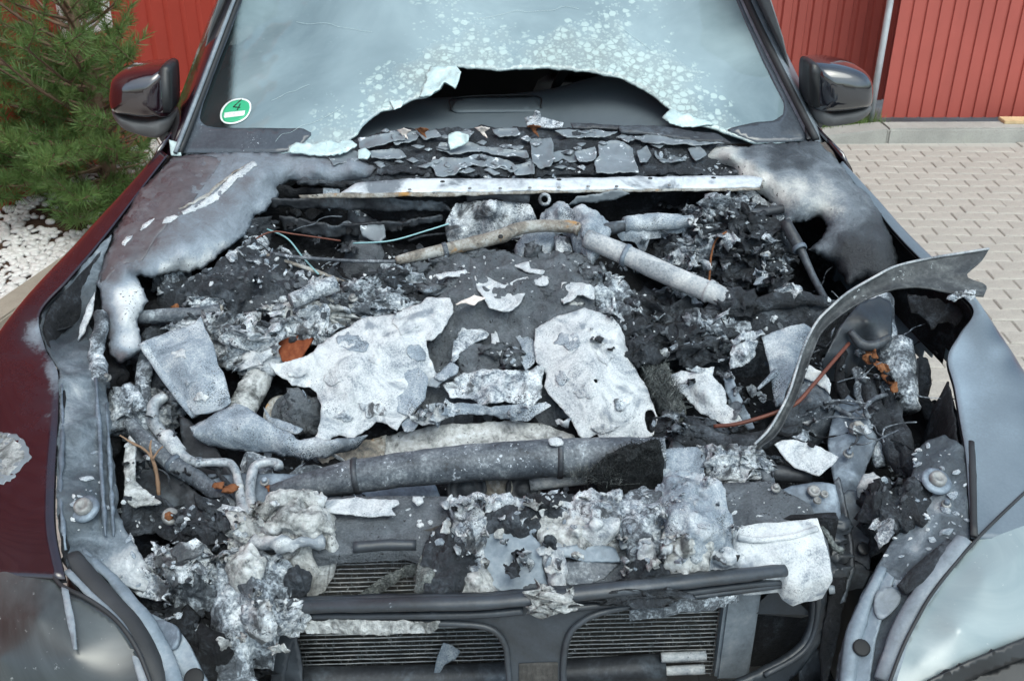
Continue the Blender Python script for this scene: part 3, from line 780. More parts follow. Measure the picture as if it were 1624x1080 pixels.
# pine shrub
def pine(base, label):
    root = empty('pine_shrub', tuple(base)); tag(root, label, 'pine')
    rg = np.random.RandomState(21)
    tube('trunk', root, [(0, 0, -.02), (.02, 0, .5), (-.05, .03, 1.1), (-.09, .05, 1.7), (-.08, .06, 2.5)], [.045, .036, .026, .020, .010], X['bark'], world=True, amp=.003, n=8, seg=24)
    NV = []; NF = []; nn = 0; BV = []; BF = []; shoots = []
    trunk = catmull(np.array([(0, 0, -.02), (.02, 0, .5), (-.05, .03, 1.1), (-.09, .05, 1.7), (-.08, .06, 2.5)]), 60)
    nb = 0
    wallmin = .04
    def add_tube(p, r0, r1):
        nonlocal nb
        p = np.asarray(p); m = len(p); t = np.gradient(p, axis=0); t /= np.linalg.norm(t, axis=1)[:, None] + 1e-9
        for i in range(m):
            s = np.cross(t[i], (0.1, .2, 1.)); s /= np.linalg.norm(s) + 1e-9; u = np.cross(s, t[i]); r = r0 + (r1 - r0) * i / (m - 1)
            for k in range(5): BV.append(p[i] + r * (math.cos(k * 1.2566) * s + math.sin(k * 1.2566) * u))
        for i in range(m - 1):
            for k in range(5): BF.append([nb + i * 5 + k, nb + i * 5 + (k + 1) % 5, nb + (i + 1) * 5 + (k + 1) % 5, nb + (i + 1) * 5 + k])
        nb += 5 * m
    for k in range(150):
        h = .10 + 2.27 * (k / 150.0) ** 1.15
        a = k * 2.39996 + rg.rand() * .5
        ln = (1.0 - .28 * abs(h - .6)) * (.60 + .45 * rg.rand())
        ln = max(.35, ln) * (.8 if h > 1.5 else 1)
        if h > 1.2 and k % 4 < 3: continue
        st = trunk[int(h / 2.52 * 59)]
        dirv = np.array([math.cos(a), math.sin(a), .18 + .25 * rg.rand() - (.28 if h < .5 else 0)])
        p = [st]; d = dirv / np.linalg.norm(dirv)
        for s in range(8):
            d = d + np.array([0, 0, .045]) + (rg.rand(3) - .5) * .16; d /= np.linalg.norm(d); p.append(p[-1] + d * ln / 8)
        p = np.array(p)
        # keep clear of the wall
        dist = (p + base - P0L) @ NL
        if dist.min() < wallmin: p = p + NL * np.clip(wallmin - dist, 0, None)[:, None]
        pw = p + base; ok = pw[:, 0] + .1 + .305 * (pw[:, 1] + 1.15) < .0
        m8 = max(3, int(ok.sum()))
        add_tube(p[:m8], .010, .004)
        if ok[-1] and not (pw[-1][0] < -1.84 and pw[-1][2] > .85): shoots.append((p[-2], p[-1] - p[-2], .16))
        for q in range(11):
            f = .25 + .72 * q / 10.0; i = int(f * 8); b0 = p[i] + (p[min(i + 1, 8)] - p[i]) * (f * 8 - i)
            side = np.cross(d, (0, 0, 1)) * (1 if q % 2 else -1); side /= np.linalg.norm(side) + 1e-9
            dv = (p[min(i + 1, 8)] - p[i]) / (ln / 8) * .6 + side * (.55 + .3 * rg.rand()) + np.array([0, 0, .15 + .45 * rg.rand()]) + (rg.rand(3) - .5) * .3
            dv /= np.linalg.norm(dv); l2 = (.10 + .13 * rg.rand()) * (1.15 - .35 * f)
            e = b0 + dv * l2; m_ = (b0 + e) / 2 + (rg.rand(3) - .5) * .015
            ew = e + base
            if ew[2] > 1.25 and rg.rand() < .80: continue
            if ew[0] < -1.84 and ew[2] > .82 - .10 * math.sin(ew[1] * 7) and rg.rand() < .78: continue
            if (ew - P0L) @ NL < wallmin or ew[0] + .1 + .305 * (ew[1] + 1.15) > -.02 + .10 * math.sin(ew[2] * 9): continue
            add_tube(np.array([b0, m_, e]), .004, .0028)
            shoots.append((b0 + dv * l2 * .25, dv, l2 * .85))
    for (b0, dv, ln) in shoots:
        dv = dv / (np.linalg.norm(dv) + 1e-9)
        n_ = int(44 + 400 * ln)
        s = np.cross(dv, (.3, .2, 1.)); s /= np.linalg.norm(s); u = np.cross(s, dv)
        t = rg.rand(n_); a = rg.rand(n_) * 6.283
        bs = b0 + dv * (t * ln)[:, None]
        out = np.cos(a)[:, None] * s + np.sin(a)[:, None] * u
        el = (.35 + .75 * t ** 2)[:, None]
        dr = out * (1.0 - .45 * t ** 2)[:, None] + dv * el + np.array([0, 0, .12]); dr /= np.linalg.norm(dr, axis=1)[:, None]
        L = (.046 + .026 * rg.rand(n_))[:, None]
        wd_ = np.cross(dr, rg.rand(n_, 3) - .5); wd_ /= np.linalg.norm(wd_, axis=1)[:, None] + 1e-9; wd_ *= .0019
        tip = bs + dr * L
        v = np.stack([bs - wd_, bs + wd_, tip + wd_ * .4, tip - wd_ * .4], 1).reshape(-1, 3)
        NV.append(v); f = nn + np.arange(n_ * 4).reshape(-1, 4); NF.append(f); nn += n_ * 4
    mk('branches', BV, BF, X['bark'], root)
    c = mk('crown', np.vstack(NV), np.vstack(NF), X['needle'], root, smooth=False)
    return root, len(shoots), nn // 4
TREE_ROOT = pine(TREE, 'green mountain pine shrub with long needles in front of the red hall')
# ------------------------------------------------------------------ the car: bodywork
car = empty('burnt_car', (0, 0, 0)); tag(car, 'fire gutted dark car with its bonnet burnt away and engine bay exposed', 'car')
def Z(l, dd=None): 
    a = np.array(l, float); return A(a[:, 0], a[:, 1], a[:, 2] if a.shape[1] > 2 else np.full(len(a), dd))
def set_attr(o, vals, nm='ash'):
    a = o.data.attributes.new(nm, 'FLOAT', 'POINT'); a.data.foreach_set('value', np.asarray(vals, np.float32))
def px_attr(o, pts, nm='ash', power=2.5, off=0):
    """store a value on each vertex, spread from marks given at photograph pixels"""
    me = o.data; v = np.zeros(len(me.vertices) * 3); me.vertices.foreach_get('co', v); v = v.reshape(-1, 3) + np.array(o.location)
    d = v - CAM; z = d @ F_
    q = np.stack([W / 2 + FPX * (d @ R_) / z, H / 2 - FPX * (d @ U_) / z], 1)
    p = np.array(pts, float)
    w_ = 1.0 / (np.sqrt(((q[:, None] - p[None, :, :2]) ** 2).sum(-1)) + 4) ** power
    set_attr(o, (w_ * p[None, :, 2]).sum(1) / w_.sum(1) + off, nm)

# left wing: inner gap line, shoulder, side
inL = Z([(266, 246, .01), (230, 292, .01), (190, 345, .012), (150, 395, .015), (104, 448, .02), (64, 492, .03), (56, 520, .04), (72, 552, .045), (92, 590, .03), (92, 650, .025), (88, 720, .025), (84, 800, .03), (88, 860, .035), (103, 918, .045)])
shL = Z([(252, 244, .035), (212, 292, .04), (160, 345, .045), (112, 398, .05), (60, 452, .055), (14, 505, .06), (-12, 540, .065), (-40, 570, .07), (-70, 615, .07), (-92, 660, .07), (-115, 725, .07), (-128, 800, .075), (-125, 860, .08), (-105, 925, .09)])
s1L = shL + np.array([-.028, .0, -.07]); s2L = shL + np.array([-.035, .0, -.22]); s3L = shL + np.array([-.02, 0, -.45])
wing = loft('wing', car, [inL, inL * .45 + shL * .55 + np.array([-.006, 0, .012]), shL, s1L, s2L, s3L], X['fender'], 90, 40, flip=True)
solid(wing, .004)
px_attr(wing, [(250, 250, .05), (200, 320, .08), (150, 380, .08), (110, 440, .12), (62, 492, .2), (60, 525, .5), (90, 590, .5), (50, 600, .10), (10, 620, .12), (40, 680, .15), (92, 660, .3), (12, 722, .05), (25, 742, .05), (48, 700, 0), (52, 760, 0), (0, 660, .02), (10, 790, 0), (40, 720, .05), (85, 760, .2), (40, 800, .05), (60, 860, .0), (95, 900, .05), (-60, 700, .1), (-30, 600, .05), (120, 380, .05), (40, 470, .02), (180, 310, .03), (0, 515, 0), (-100, 800, 0), (230, 260, .05), (-15, 735, .05)])
# right wing
inR = Z([(1330, 262, .02), (1385, 325, .022), (1425, 375, .025), (1475, 425, .03), (1528, 470, .035), (1545, 492, .045), (1530, 522, .05), (1506, 545, .05), (1503, 570, .045), (1512, 600, .04), (1522, 660, .035), (1532, 720, .035), (1537, 790, .04), (1541, 852, .045)])
shR = Z([(1336, 262, .03), (1398, 328, .035), (1440, 375, .038), (1492, 425, .045), (1540, 470, .05), (1567, 500, .05), (1590, 535, .055), (1612, 570, .055), (1632, 605, .06), (1655, 645, .06), (1680, 700, .06), (1698, 760, .065), (1705, 820, .07), (1690, 880, .08)])
s1R = shR + np.array([.022, 0, -.06]); s2R = shR + np.array([.03, 0, -.22]); s3R = shR + np.array([.015, 0, -.45])
wingR = loft('wing', car, [inR, inR * .5 + shR * .5 + np.array([.004, 0, .010]), shR, s1R, s2R, s3R], X['fender2'], 90, 40)
solid(wingR, .004); tag(wingR, 'right wing dulled to pale blue grey by the fire')
px_attr(wingR, [(1340, 270, .4), (1430, 380, .35), (1545, 490, .5), (1515, 550, .75), (1520, 620, .7), (1560, 600, .55), (1600, 680, .5), (1540, 750, .45), (1600, 780, .42), (1550, 840, .3), (1580, 560, .6), (1610, 575, .15), (1660, 655, .1), (1590, 530, .1), (1700, 800, .1)], off=.12)
def cut_arch(o):
    bm = bmesh.new(); bm.from_mesh(o.data)
    dele = [f for f in bm.faces if (f.calc_center_median().y - .88) ** 2 + (f.calc_center_median().z - .40) ** 2 < .455 ** 2]
    bmesh.ops.delete(bm, geom=dele, context='FACES'); bm.to_mesh(o.data); bm.free()
cut_arch(wing); cut_arch(wingR)
for sg, (i_, h_, s_, t_) in ((-1, (inL, shL, s1L, s2L)), (1, (inR, shR, s1R, s2R))):
    dx = np.array([-sg * .014, 0, 0])
    ln = loft('wing_lining', wing if sg < 0 else wingR, [i_ + np.array([-sg * .002, 0, -.008]), i_ * .5 + h_ * .5 + np.array([0, 0, -.012]), h_ + dx + np.array([0, 0, -.012]), s_ + dx, t_ + dx], X['soot'], 60, 16, flip=sg < 0)
    cut_arch(ln)
    wh = disc('wheel', car, (sg * .70, .88, .38), .38, .22, X['rubber'], n=48, axis=(sg, 0, 0), prof=[(.24, .0), (.35, .0), (.375, .02), (.38, .06), (.38, .18), (.37, .22), (.34, .235), (.25, .23), (.24, .20)])
    disc('rim', wh, (sg * .70, .88, .38), .24, .2, X['metal'], n=32, axis=(sg, 0, 0), prof=[(0, .18), (.05, .19), (.07, .15), (.2, .17), (.245, .225), (.25, .21), (.24, .0)])
# wheel arch liners close the wings inside
loft('arch_liner', car, [inL + np.array([.01, 0, -.008]), inL + np.array([.05, .0, -.12]), inL + np.array([.10, 0, -.32]), inL + np.array([.13, 0, -.5])], X['soot'], 40, 10, thick=.004, amp=.006)
k = slice(6, 14)
loft('arch_liner', car, [inR[9:] + np.array([-.006, 0, -.008]), inR[9:] + np.array([-.03, .0, -.12]), inR[9:] + np.array([-.05, 0, -.32]), inR[9:] + np.array([-.07, 0, -.5])], X['soot'], 30, 10, thick=.004, amp=.006)

# bonnet remnants
hl = sheet('bonnet_remnant', car, [(270, 249, .0), (330, 244, .0), (440, 243, .0), (520, 248, .0), (575, 255, .0), (599, 266, .005), (590, 282, .02), (548, 290, .03), (500, 293, .035), (458, 289, .04), (441, 300, .045), (436, 318, .05), (424, 331, .05), (405, 344, .05), (388, 368, .05), (372, 386, .05), (350, 402, .05), (330, 421, .05), (303, 433, .05), (285, 429, .045), (262, 434, .04), (236, 441, .035), (217, 438, .03), (221, 452, .035), (233, 480, .05), (222, 500, .06), (217, 520, .06), (222, 545, .065), (228, 555, .07), (208, 566, .075), (188, 576, .08), (178, 558, .07), (170, 520, .06), (158, 480, .045), (154, 448, .03), (164, 410, .02), (180, 368, .01), (196, 344, .005), (228, 297, .0)],
           X['hood'], ctrl=[(300, 300, -.012), (380, 270, -.01), (260, 360, -.008), (420, 280, .0), (350, 350, .012), (290, 405, .01), (200, 430, .008), (200, 500, .035), (500, 270, -.005), (380, 330, .018), (560, 268, -.008)], res=4.5, jag=2.6, amp=.0025, freq=12, thick=.0035, curl=.016, curlw=6, ridge=.0012, ofreq=6)
px_attr(hl, [(290, 260, .12), (310, 255, .12), (240, 310, .1), (255, 290, .1), (285, 320, .12), (330, 262, .40), (325, 300, .42), (315, 330, .40), (350, 280, .42), (370, 262, .42), (395, 257, .45), (430, 250, .42), (290, 345, .40), (200, 350, .10), (210, 400, .10), (180, 400, .1), (235, 380, .12), (262, 375, .3), (250, 345, .12), (275, 350, .3), (390, 290, .30), (360, 320, .30), (330, 345, .32), (300, 370, .36), (420, 285, .45), (400, 310, .42), (380, 345, .50), (350, 370, .52), (320, 395, .6), (430, 305, .55), (470, 268, .50), (520, 272, .5), (550, 270, .48), (595, 270, .35), (520, 255, .36), (355, 395, .80), (330, 412, .9), (300, 425, .95), (260, 428, .85), (285, 405, .65), (190, 470, .95), (205, 500, 1.0), (170, 470, .45), (165, 500, .3), (170, 530, .22), (200, 540, .85), (212, 465, 1.), (190, 565, .2), (225, 420, .3), (180, 440, .25), (240, 425, .5), (415, 325, .65)], power=3, off=-.07)
decal('wine_paint_layer', hl, [(272, 252), (330, 248), (352, 252), (340, 275), (318, 302), (300, 330), (270, 352), (246, 378), (228, 412), (190, 420), (170, 440), (158, 450), (166, 408), (182, 368), (198, 346), (230, 300)], burnt('dulled_wine_paint', [(.3, (.062, .050, .051)), (.55, (.10, .088, .089)), (.8, (.17, .163, .165))], s=12, fine=140, finea=.3, speck=(90, .74, (.2, .2, .2)), rough=.42, bump=.2, bd=.003, spec=.5), off=.0008, jag=1.0, thick=.0006)
decal('peeled_paint', hl, [(404, 256), (408, 262), (392, 274), (378, 284), (364, 298), (350, 308), (336, 322), (320, 330), (304, 338), (290, 340), (286, 335), (300, 330), (316, 322), (330, 314), (344, 301), (358, 290), (372, 278), (388, 264)], X['ash'], off=.003, jag=2.2, amp=.003)
decal('peeled_paint', hl, [(284, 342), (270, 352), (256, 354), (262, 345), (276, 339)], X['ash'], off=.003)
decal('peeled_paint', hl, [(246, 347), (240, 353), (228, 364), (222, 367), (226, 357), (238, 348)], X['ash'], off=.003)
decal('peeled_paint', hl, [(210, 372), (206, 382), (196, 392), (192, 388), (200, 376)], X['ash'], off=.003)
decal('paint_tear', hl, [(400, 258), (386, 266), (372, 275), (356, 288), (342, 299), (330, 311), (314, 319), (290, 332), (284, 332), (312, 316), (328, 306), (340, 295), (356, 283), (374, 270), (388, 261)], X['rusty'], off=.0022, jag=1.8)
decal('bare_patch', wing, [(-30, 700), (0, 690), (22, 694), (38, 706), (42, 722), (30, 740), (12, 758), (-20, 762)], X['tan'], off=.0012, jag=3.5, thick=.0008)
decal('bare_patch', wing, [(-30, 694), (0, 685), (26, 689), (44, 704), (48, 726), (34, 746), (14, 764), (-20, 768)], X['peel'], off=.0006, jag=3.0, thick=.0004)
hr = sheet('bonnet_remnant', car, [(1296, 223, .0), (1322, 247, .0), (1388, 325, .005), (1418, 375, .02), (1421, 412, .05), (1419, 440, .07), (1395, 446, .08), (1370, 440, .08), (1346, 456, .09), (1331, 432, .085), (1322, 418, .08), (1300, 404, .075), (1284, 394, .07), (1305, 379, .06), (1309, 360, .05), (1300, 346, .045), (1270, 353, .05), (1243, 361, .055), (1243, 345, .05), (1232, 328, .045), (1212, 311, .04), (1190, 300, .035), (1166, 286, .03), (1158, 270, .03), (1130, 262, .03), (1117, 252, .02), (1116, 238, .01), (1132, 230, .0), (1182, 232, .0), (1240, 227, .0)],
           X['hood2'], ctrl=[(1160, 248, -.015), (1200, 262, -.012), (1235, 290, .0), (1270, 320, .012), (1320, 290, -.006), (1350, 330, .005), (1340, 380, .035), (1390, 400, .04), (1280, 250, -.008)], res=4.5, jag=2.8, amp=.003, freq=13, thick=.0035, curl=.022, curlw=7, ridge=.0014, ofreq=6)
px_attr(hr, [(1300, 230, .35), (1240, 240, .12), (1190, 240, .3), (1150, 240, .75), (1125, 245, .7), (1180, 270, .9), (1215, 285, .9), (1240, 310, .85), (1270, 300, .75), (1230, 265, .15), (1270, 260, .2), (1300, 300, .6), (1310, 330, .8), (1270, 345, .35), (1340, 320, .5), (1330, 270, .35), (1370, 330, .35), (1330, 360, .5), (1310, 390, .45), (1350, 390, -.1), (1390, 400, -.1), (1340, 440, .05), (1410, 430, -.1), (1400, 360, .1), (1370, 420, -.1), (1330, 410, .05), (1245, 355, .5), (1290, 240, .3)], off=-.06)
# grey drip hanging from the burnt edge
tag(sheet('melted_drip', hl, [(512, 300, .05), (538, 298, .05), (538, 312, .06), (530, 325, .07), (522, 334, .08), (516, 325, .075), (512, 312, .06)], X['ashgrey'], res=3, jag=1, thick=.006))
# ragged black lining below the right remnant
sheet('bonnet_lining', hr, [(1165, 286, .045), (1200, 303, .05), (1232, 330, .06), (1243, 356, .065), (1225, 345, .075), (1205, 330, .075), (1180, 312, .07), (1160, 296, .06)], X['foil'], res=3.5, jag=4, thick=.003, amp=.01, freq=50)

# windscreen with the burnt-out opening
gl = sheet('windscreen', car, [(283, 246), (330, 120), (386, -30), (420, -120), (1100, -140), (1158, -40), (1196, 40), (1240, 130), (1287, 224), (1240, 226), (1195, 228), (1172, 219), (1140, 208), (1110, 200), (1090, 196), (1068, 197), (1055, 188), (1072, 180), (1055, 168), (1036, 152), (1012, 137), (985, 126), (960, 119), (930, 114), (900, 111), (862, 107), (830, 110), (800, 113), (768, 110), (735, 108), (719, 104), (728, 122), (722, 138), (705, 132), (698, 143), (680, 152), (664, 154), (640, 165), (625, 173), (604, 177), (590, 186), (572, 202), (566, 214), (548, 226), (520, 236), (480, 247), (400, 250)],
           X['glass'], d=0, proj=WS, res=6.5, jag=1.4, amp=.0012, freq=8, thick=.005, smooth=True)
px_attr(gl, [(300, 230, 0), (400, 100, 0), (600, 60, .05), (480, 200, .35), (540, 210, .7), (600, 165, .8), (660, 120, .9), (700, 95, .9), (560, 160, .35), (640, 70, .25), (700, 40, .45), (760, 90, .9), (800, 60, .65), (850, 30, .2), (870, 90, 1.), (950, 100, 1.), (900, 60, .85), (980, 70, .75), (1000, 110, 1.0), (1060, 120, .85), (1050, 150, 1.), (1090, 180, .95), (1120, 160, .55), (1140, 195, .7), (1180, 215, .6), (1020, 50, .3), (1150, 100, .08), (1200, 180, .05), (900, 10, .0), (800, 0, 0), (1100, 60, .1), (500, 100, 0), (500, 240, .8), (420, 180, .05), (1250, 200, 0)])
px_attr(gl, [(300, 200, .10), (330, 150, .12), (352, 100, .12), (350, 200, .14), (345, 230, .12), (372, 100, .75), (368, 150, .75), (372, 200, .75), (376, 230, .75), (375, 40, .75), (350, 50, .1), (345, 150, .12), (362, 30, .12), (420, 100, .80), (600, 100, .82), (900, 60, .85), (1150, 60, .80), (1200, 150, .72), (1100, 150, .9), (520, 220, .9), (700, 100, .92), (1000, 110, .92), (1250, 190, .7), (390, 0, .8), (420, 180, .75), (600, 160, .9), (380, -60, .5)], 'haze_reflection', 5)
hz = gl.data.attributes['haze_reflection']; vv = np.zeros(len(gl.data.vertices) * 3); gl.data.vertices.foreach_get('co', vv); vv = vv.reshape(-1, 3)
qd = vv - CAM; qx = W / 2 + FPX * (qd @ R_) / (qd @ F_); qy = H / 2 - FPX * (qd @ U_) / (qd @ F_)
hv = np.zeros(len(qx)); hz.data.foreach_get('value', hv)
tt = np.clip((qx - (377 - (qy - 20) * .065)) / 14 + .5, 0, 1); hv = np.where(qx < 420, .05 + .70 * tt * tt * (3 - 2 * tt), hv); hz.data.foreach_set('value', hv.astype(np.float32))  # left strip darkened: a building's reflection and its edge painted into this value
# black printed border of the glass: two side strips and the lower bands, set just in front of the pane
WSF = lambda a, b, d: WS(a, b, np.asarray(d) - .005)
sheet('glass_border', gl, [(285, 243), (331, 122), (388, -30), (396, -30), (338, 122), (322, 165), (316, 190), (326, 200), (345, 203), (362, 203), (480, 204), (496, 212), (470, 236), (440, 243)], X['frit'], d=0, proj=WSF, res=8, jag=.3, amp=0, thick=.001)
sheet('glass_border', gl, [(1285, 222), (1240, 132), (1194, 40), (1158, -40), (1150, -40), (1184, 40), (1228, 134), (1244, 165), (1242, 182), (1228, 192), (1200, 194), (1170, 200), (1152, 206), (1175, 216), (1200, 226), (1250, 225)], X['frit'], d=0, proj=WSF, res=8, jag=.3, amp=0, thick=.001)
# cracks: fine raised lines
rc = random.Random(12)
for (x, y, dx, dy, n_) in [(470, 35, 18, 2, 8), (540, 172, -14, 7, 8), (760, 30, 20, -1, 9), (980, 40, 12, 9, 6), (430, 160, 14, -6, 6)]:
    pts = []
    for k in range(n_):
        pts.append((x, y, -.006)); x += dx + rc.uniform(-4, 4); y += dy + rc.uniform(-5, 5)
    tube('crack', gl, pts, .0004, X['shard'], proj=WS, n=4)
# round green sticker with its number
st = sheet('sticker', gl, [(349, 187), (352, 172), (365, 160), (382, 156), (396, 161), (398, 174), (390, 188), (374, 196), (357, 196)], simple('sticker_white', (.75, .8, .78), .4, var=.05), d=0, proj=lambda a, b, d: WS(a, b, np.asarray(d) - .008), res=4, jag=0, amp=0, thick=.0008, spl=True)
g2 = sheet('sticker_green', st, [(352, 186), (355, 173), (366, 162), (382, 158.5), (394, 163), (395.5, 174), (388, 186.5), (373, 193.5), (358, 193.5)], simple('sticker_green', (.03, .36, .18), .4, var=.05), d=0, proj=lambda a, b, d: WS(a, b, np.asarray(d) - .0095), res=4, jag=0, amp=0, thick=.0006, spl=True)
WST = lambda a, b, d: WS(a, b, np.asarray(d) - .0112)
sheet('sticker_field', st, [(356, 179), (389, 175.5), (387, 183.5), (354.5, 187.5)], X['white'], d=0, proj=WST, res=4, jag=0, amp=0, thick=.0005)
for (a, b) in (((383, 158), (370, 170)), ((370, 170), (381, 171)), ((381, 165), (376, 175))):
    tube('sticker_numeral', st, [(a[0], a[1], 0), ((a[0] + b[0]) / 2, (a[1] + b[1]) / 2, 0), (b[0], b[1], 0)], .0016, X['blacktrim'], proj=WST, n=4)
for k in range(9):
    x = 360.5 + k * 3.0
    tube('sticker_letter', st, [(x, 184.5 - .33 * k, -.0008), (x + (.9 if k % 2 else -.3), 180.6 - .33 * k, -.0008)], .0006, simple('faded_print', (.42, .48, .47), .6) if k == 0 else bpy.data.materials['faded_print'], proj=WST, n=4, seg=3)
# flap of loosened laminate standing up at the edge of the opening
sheet('torn_laminate', gl, [(684, 106, -.02), (722, 104, -.03), (731, 118, -.04), (722, 140, -.04), (706, 130, -.035), (697, 142, -.03), (682, 152, -.025), (664, 153, -.02), (672, 132, -.015)], X['shard'], proj=WS, res=4, jag=1.5, amp=.006, freq=40, thick=.003)
sheet('torn_laminate', gl, [(618, 160, -.006), (640, 157, -.012), (637, 168, -.016), (625, 174, -.014)], X['shard'], proj=WS, res=3, jag=1, amp=.004, freq=50, thick=.002)
sheet('torn_laminate', gl, [(1050, 183, -.01), (1062, 172, -.012), (1080, 180, -.01), (1105, 184, -.01), (1130, 200, -.008), (1085, 200, -.02), (1064, 197, -.02)], X['shard'], proj=WS, res=4, jag=2, amp=.006, freq=40, thick=.003)

# windscreen pillars
def pillar(side, out, mid, inn, mats):
    off = np.array([side * 1.0, 0, 0])
    Pn = lambda l, d: WS(np.array([p[0] for p in l], float), np.array([p[1] for p in l], float), np.full(len(l), d))
    O, Mi, I = Pn(out, -.005), Pn(mid, -.035), Pn(inn, -.012)
    B = O + off * .05 + np.array([0, .10, -.03]); I2 = I + np.array([0, .03, -.01])
    p = loft('pillar', car, [I2, I, Mi, O, B], mats[0], 30, 14, thick=.003, flip=side > 0)
    return p, O, Mi, I
pL, OL, ML, IL = pillar(-1, [(262, 247), (300, 150), (358, -10), (400, -110)], [(270, 246), (310, 145), (368, -10), (408, -110)], [(286, 246), (330, 132), (386, -14), (424, -110)], [X['paint']])
tube('seal_strip', pL, ML * .5 + IL * .5 + np.array([0.004, -.012, .010]), .006, X['pillar'], world=True, n=6)
tube('seal_strip', pL, IL + np.array([0.0, -.006, .006]), .008, X['rubber'], world=True, n=6)
pR, ORr, MR, IR = pillar(1, [(1304, 226), (1262, 130), (1212, 28), (1165, -80)], [(1298, 225), (1254, 130), (1204, 28), (1158, -80)], [(1285, 225), (1238, 132), (1187, 28), (1140, -80)], [X['pillar']])
tube('seal_strip', pR, IR + np.array([0.012, -.010, .008]), .011, X['rubber'], world=True, n=6)
sheet('pillar_foot', pL, [(268, 222, -.04), (283, 226, -.04), (287, 246, -.04), (271, 247, -.04)], X['shard'], proj=WS, res=4, jag=.5, thick=.004)
sheet('pillar_foot', pR, [(1277, 200, -.03), (1283, 202, -.03), (1288, 222, -.03), (1279, 223, -.03)], X['blacktrim'], proj=WS, res=4, jag=.5, thick=.004)
# sides, roof and doors so that the shell closes behind the glass
for sgn, sh in ((-1, shL), (1, shR)):
    p0 = sh[0]; x0 = p0[0]
    ys = [p0[1] + t for t in (0, .4, .9, 1.5, 2.2, 3.0)]
    top = [(x0 - sgn * .0, y, 1.19 + .004 * i) for i, y in enumerate(ys)]
    dr = loft('door', car, [[(x - sgn * .0, y, z) for (x, y, z) in top], [(x + sgn * .045, y, z - .10) for (x, y, z) in top], [(x + sgn * .05, y, z - .4) for (x, y, z) in top], [(x + sgn * .02, y, .35) for (x, y, z) in top]], X['paint'], 24, 12, thick=.01, flip=sgn > 0)
    sg = loft('side_window', car, [[(x0 - sgn * .01, y, 1.20) for y in ys[1:]], [(x0 - sgn * (.10), y, 1.45) for y in ys[1:]], [(x0 - sgn * .20, y + .15, 1.68) for y in ys[1:]]], X['pane'], 12, 6, thick=.004)
loft('roof', car, [[(-.64, y, 1.70 + .03 * math.sin(i)) for i, y in enumerate((2.55, 3.2, 3.9, 4.6))], [(0, y, 1.77) for y in (2.50, 3.2, 3.9, 4.6)], [(.64, y, 1.70) for y in (2.55, 3.2, 3.9, 4.6)]], X['paint'], 16, 10, thick=.02)

# wing mirrors
def mirror(side, cap, lower, inner, y0, capmat, glint):
    root = inflate('wing_mirror', car, cap, y0, [(.90, .10), (1.0, .07), (1.01, .02), (1.0, -.01), (.96, -.035), (.86, -.055), (.66, -.068), (.35, -.075)], capmat, n=56)
    inflate('mirror_base', root, lower, y0 + .01, [(.9, .09), (1.0, .06), (1.0, -.01), (.93, -.035), (.7, -.05)], X['dullplastic'], n=40)
    inflate('mirror_rim', root, inner, y0 - .052, [(.95, .10), (1.0, .06), (1.0, .015), (.92, -.004)], X['blacktrim'], n=40)
    return root
ml = mirror(-1, [(178, 138), (182, 122), (198, 112), (222, 107), (250, 104), (266, 104), (270, 115), (272, 150), (272, 180), (258, 180), (238, 182), (210, 178), (183, 172), (177, 158)],
            [(180, 173), (205, 182), (238, 187), (272, 182), (274, 196), (263, 212), (245, 214), (222, 208), (196, 197)], [(252, 110), (266, 106), (271, 120), (272, 175), (262, 181), (245, 181), (244, 150)], 1.74, X['paint'], None)
tag(ml, 'wine red wing mirror on the left of the picture')
mr = mirror(1, [(1285, 104), (1292, 98), (1312, 97), (1340, 101), (1364, 109), (1376, 120), (1380, 140), (1378, 158), (1374, 164), (1345, 170), (1312, 173), (1292, 172), (1284, 165), (1283, 130)],
            [(1283, 166), (1312, 175), (1345, 171), (1378, 163), (1374, 176), (1355, 188), (1330, 194), (1305, 196), (1287, 186)], [(1285, 106), (1293, 101), (1302, 110), (1304, 140), (1306, 170), (1292, 172), (1284, 165), (1283, 130)], 1.74, X['mirror_r'], None)
tag(mr, 'glossy black wing mirror on the right of the picture')
for root, e in ((ml, [(268, 196), (276, 214), (268, 226), (258, 216), (254, 200)]), (mr, [(1288, 172), (1302, 178), (1300, 196), (1284, 200), (1278, 186)])):
    inflate('mirror_arm', root, e, 1.78, [(.8, .08), (1., .04), (1., -.02), (.8, -.04)], X['dullplastic'], n=24)

# interior seen through the opening
ds = loft('dashboard', car, [[(-.70, 1.63, 1.165), (-.3, 1.60, 1.172), (0, 1.59, 1.175), (.3, 1.60, 1.175), (.70, 1.64, 1.165)], [(-.70, 1.85, 1.18), (-.3, 1.84, 1.19), (0, 1.84, 1.195), (.25, 1.86, 1.20), (.45, 1.86, 1.235), (.70, 1.85, 1.20)],
                             [(-.70, 2.06, 1.16), (-.3, 2.08, 1.17), (0, 2.08, 1.175), (.25, 2.10, 1.20), (.45, 2.10, 1.255), (.70, 2.06, 1.20)], [(-.70, 2.10, 1.0), (-.3, 2.12, 1.0), (0, 2.12, 1.0), (.25, 2.14, 1.0), (.45, 2.14, 1.0), (.7, 2.1, 1.0)], [(-.70, 2.15, .6), (0, 2.15, .6), (.7, 2.15, .6)]], X['dash'], 60, 40)
DB = plane((0, -.05, 1), (0, 1.84, 1.193))
sheet('speaker_panel', ds, [(715, 173), (724, 155), (846, 152), (858, 170), (850, 176), (722, 177)], X['dash'], d=-.006, proj=DB, res=6, jag=.2, amp=0, thick=.006)
tube('panel_groove', ds, [(715, 174, -.008), (724, 155, -.008), (846, 152, -.008), (858, 171, -.008)], .0022, X['blacktrim'], proj=DB, n=5)
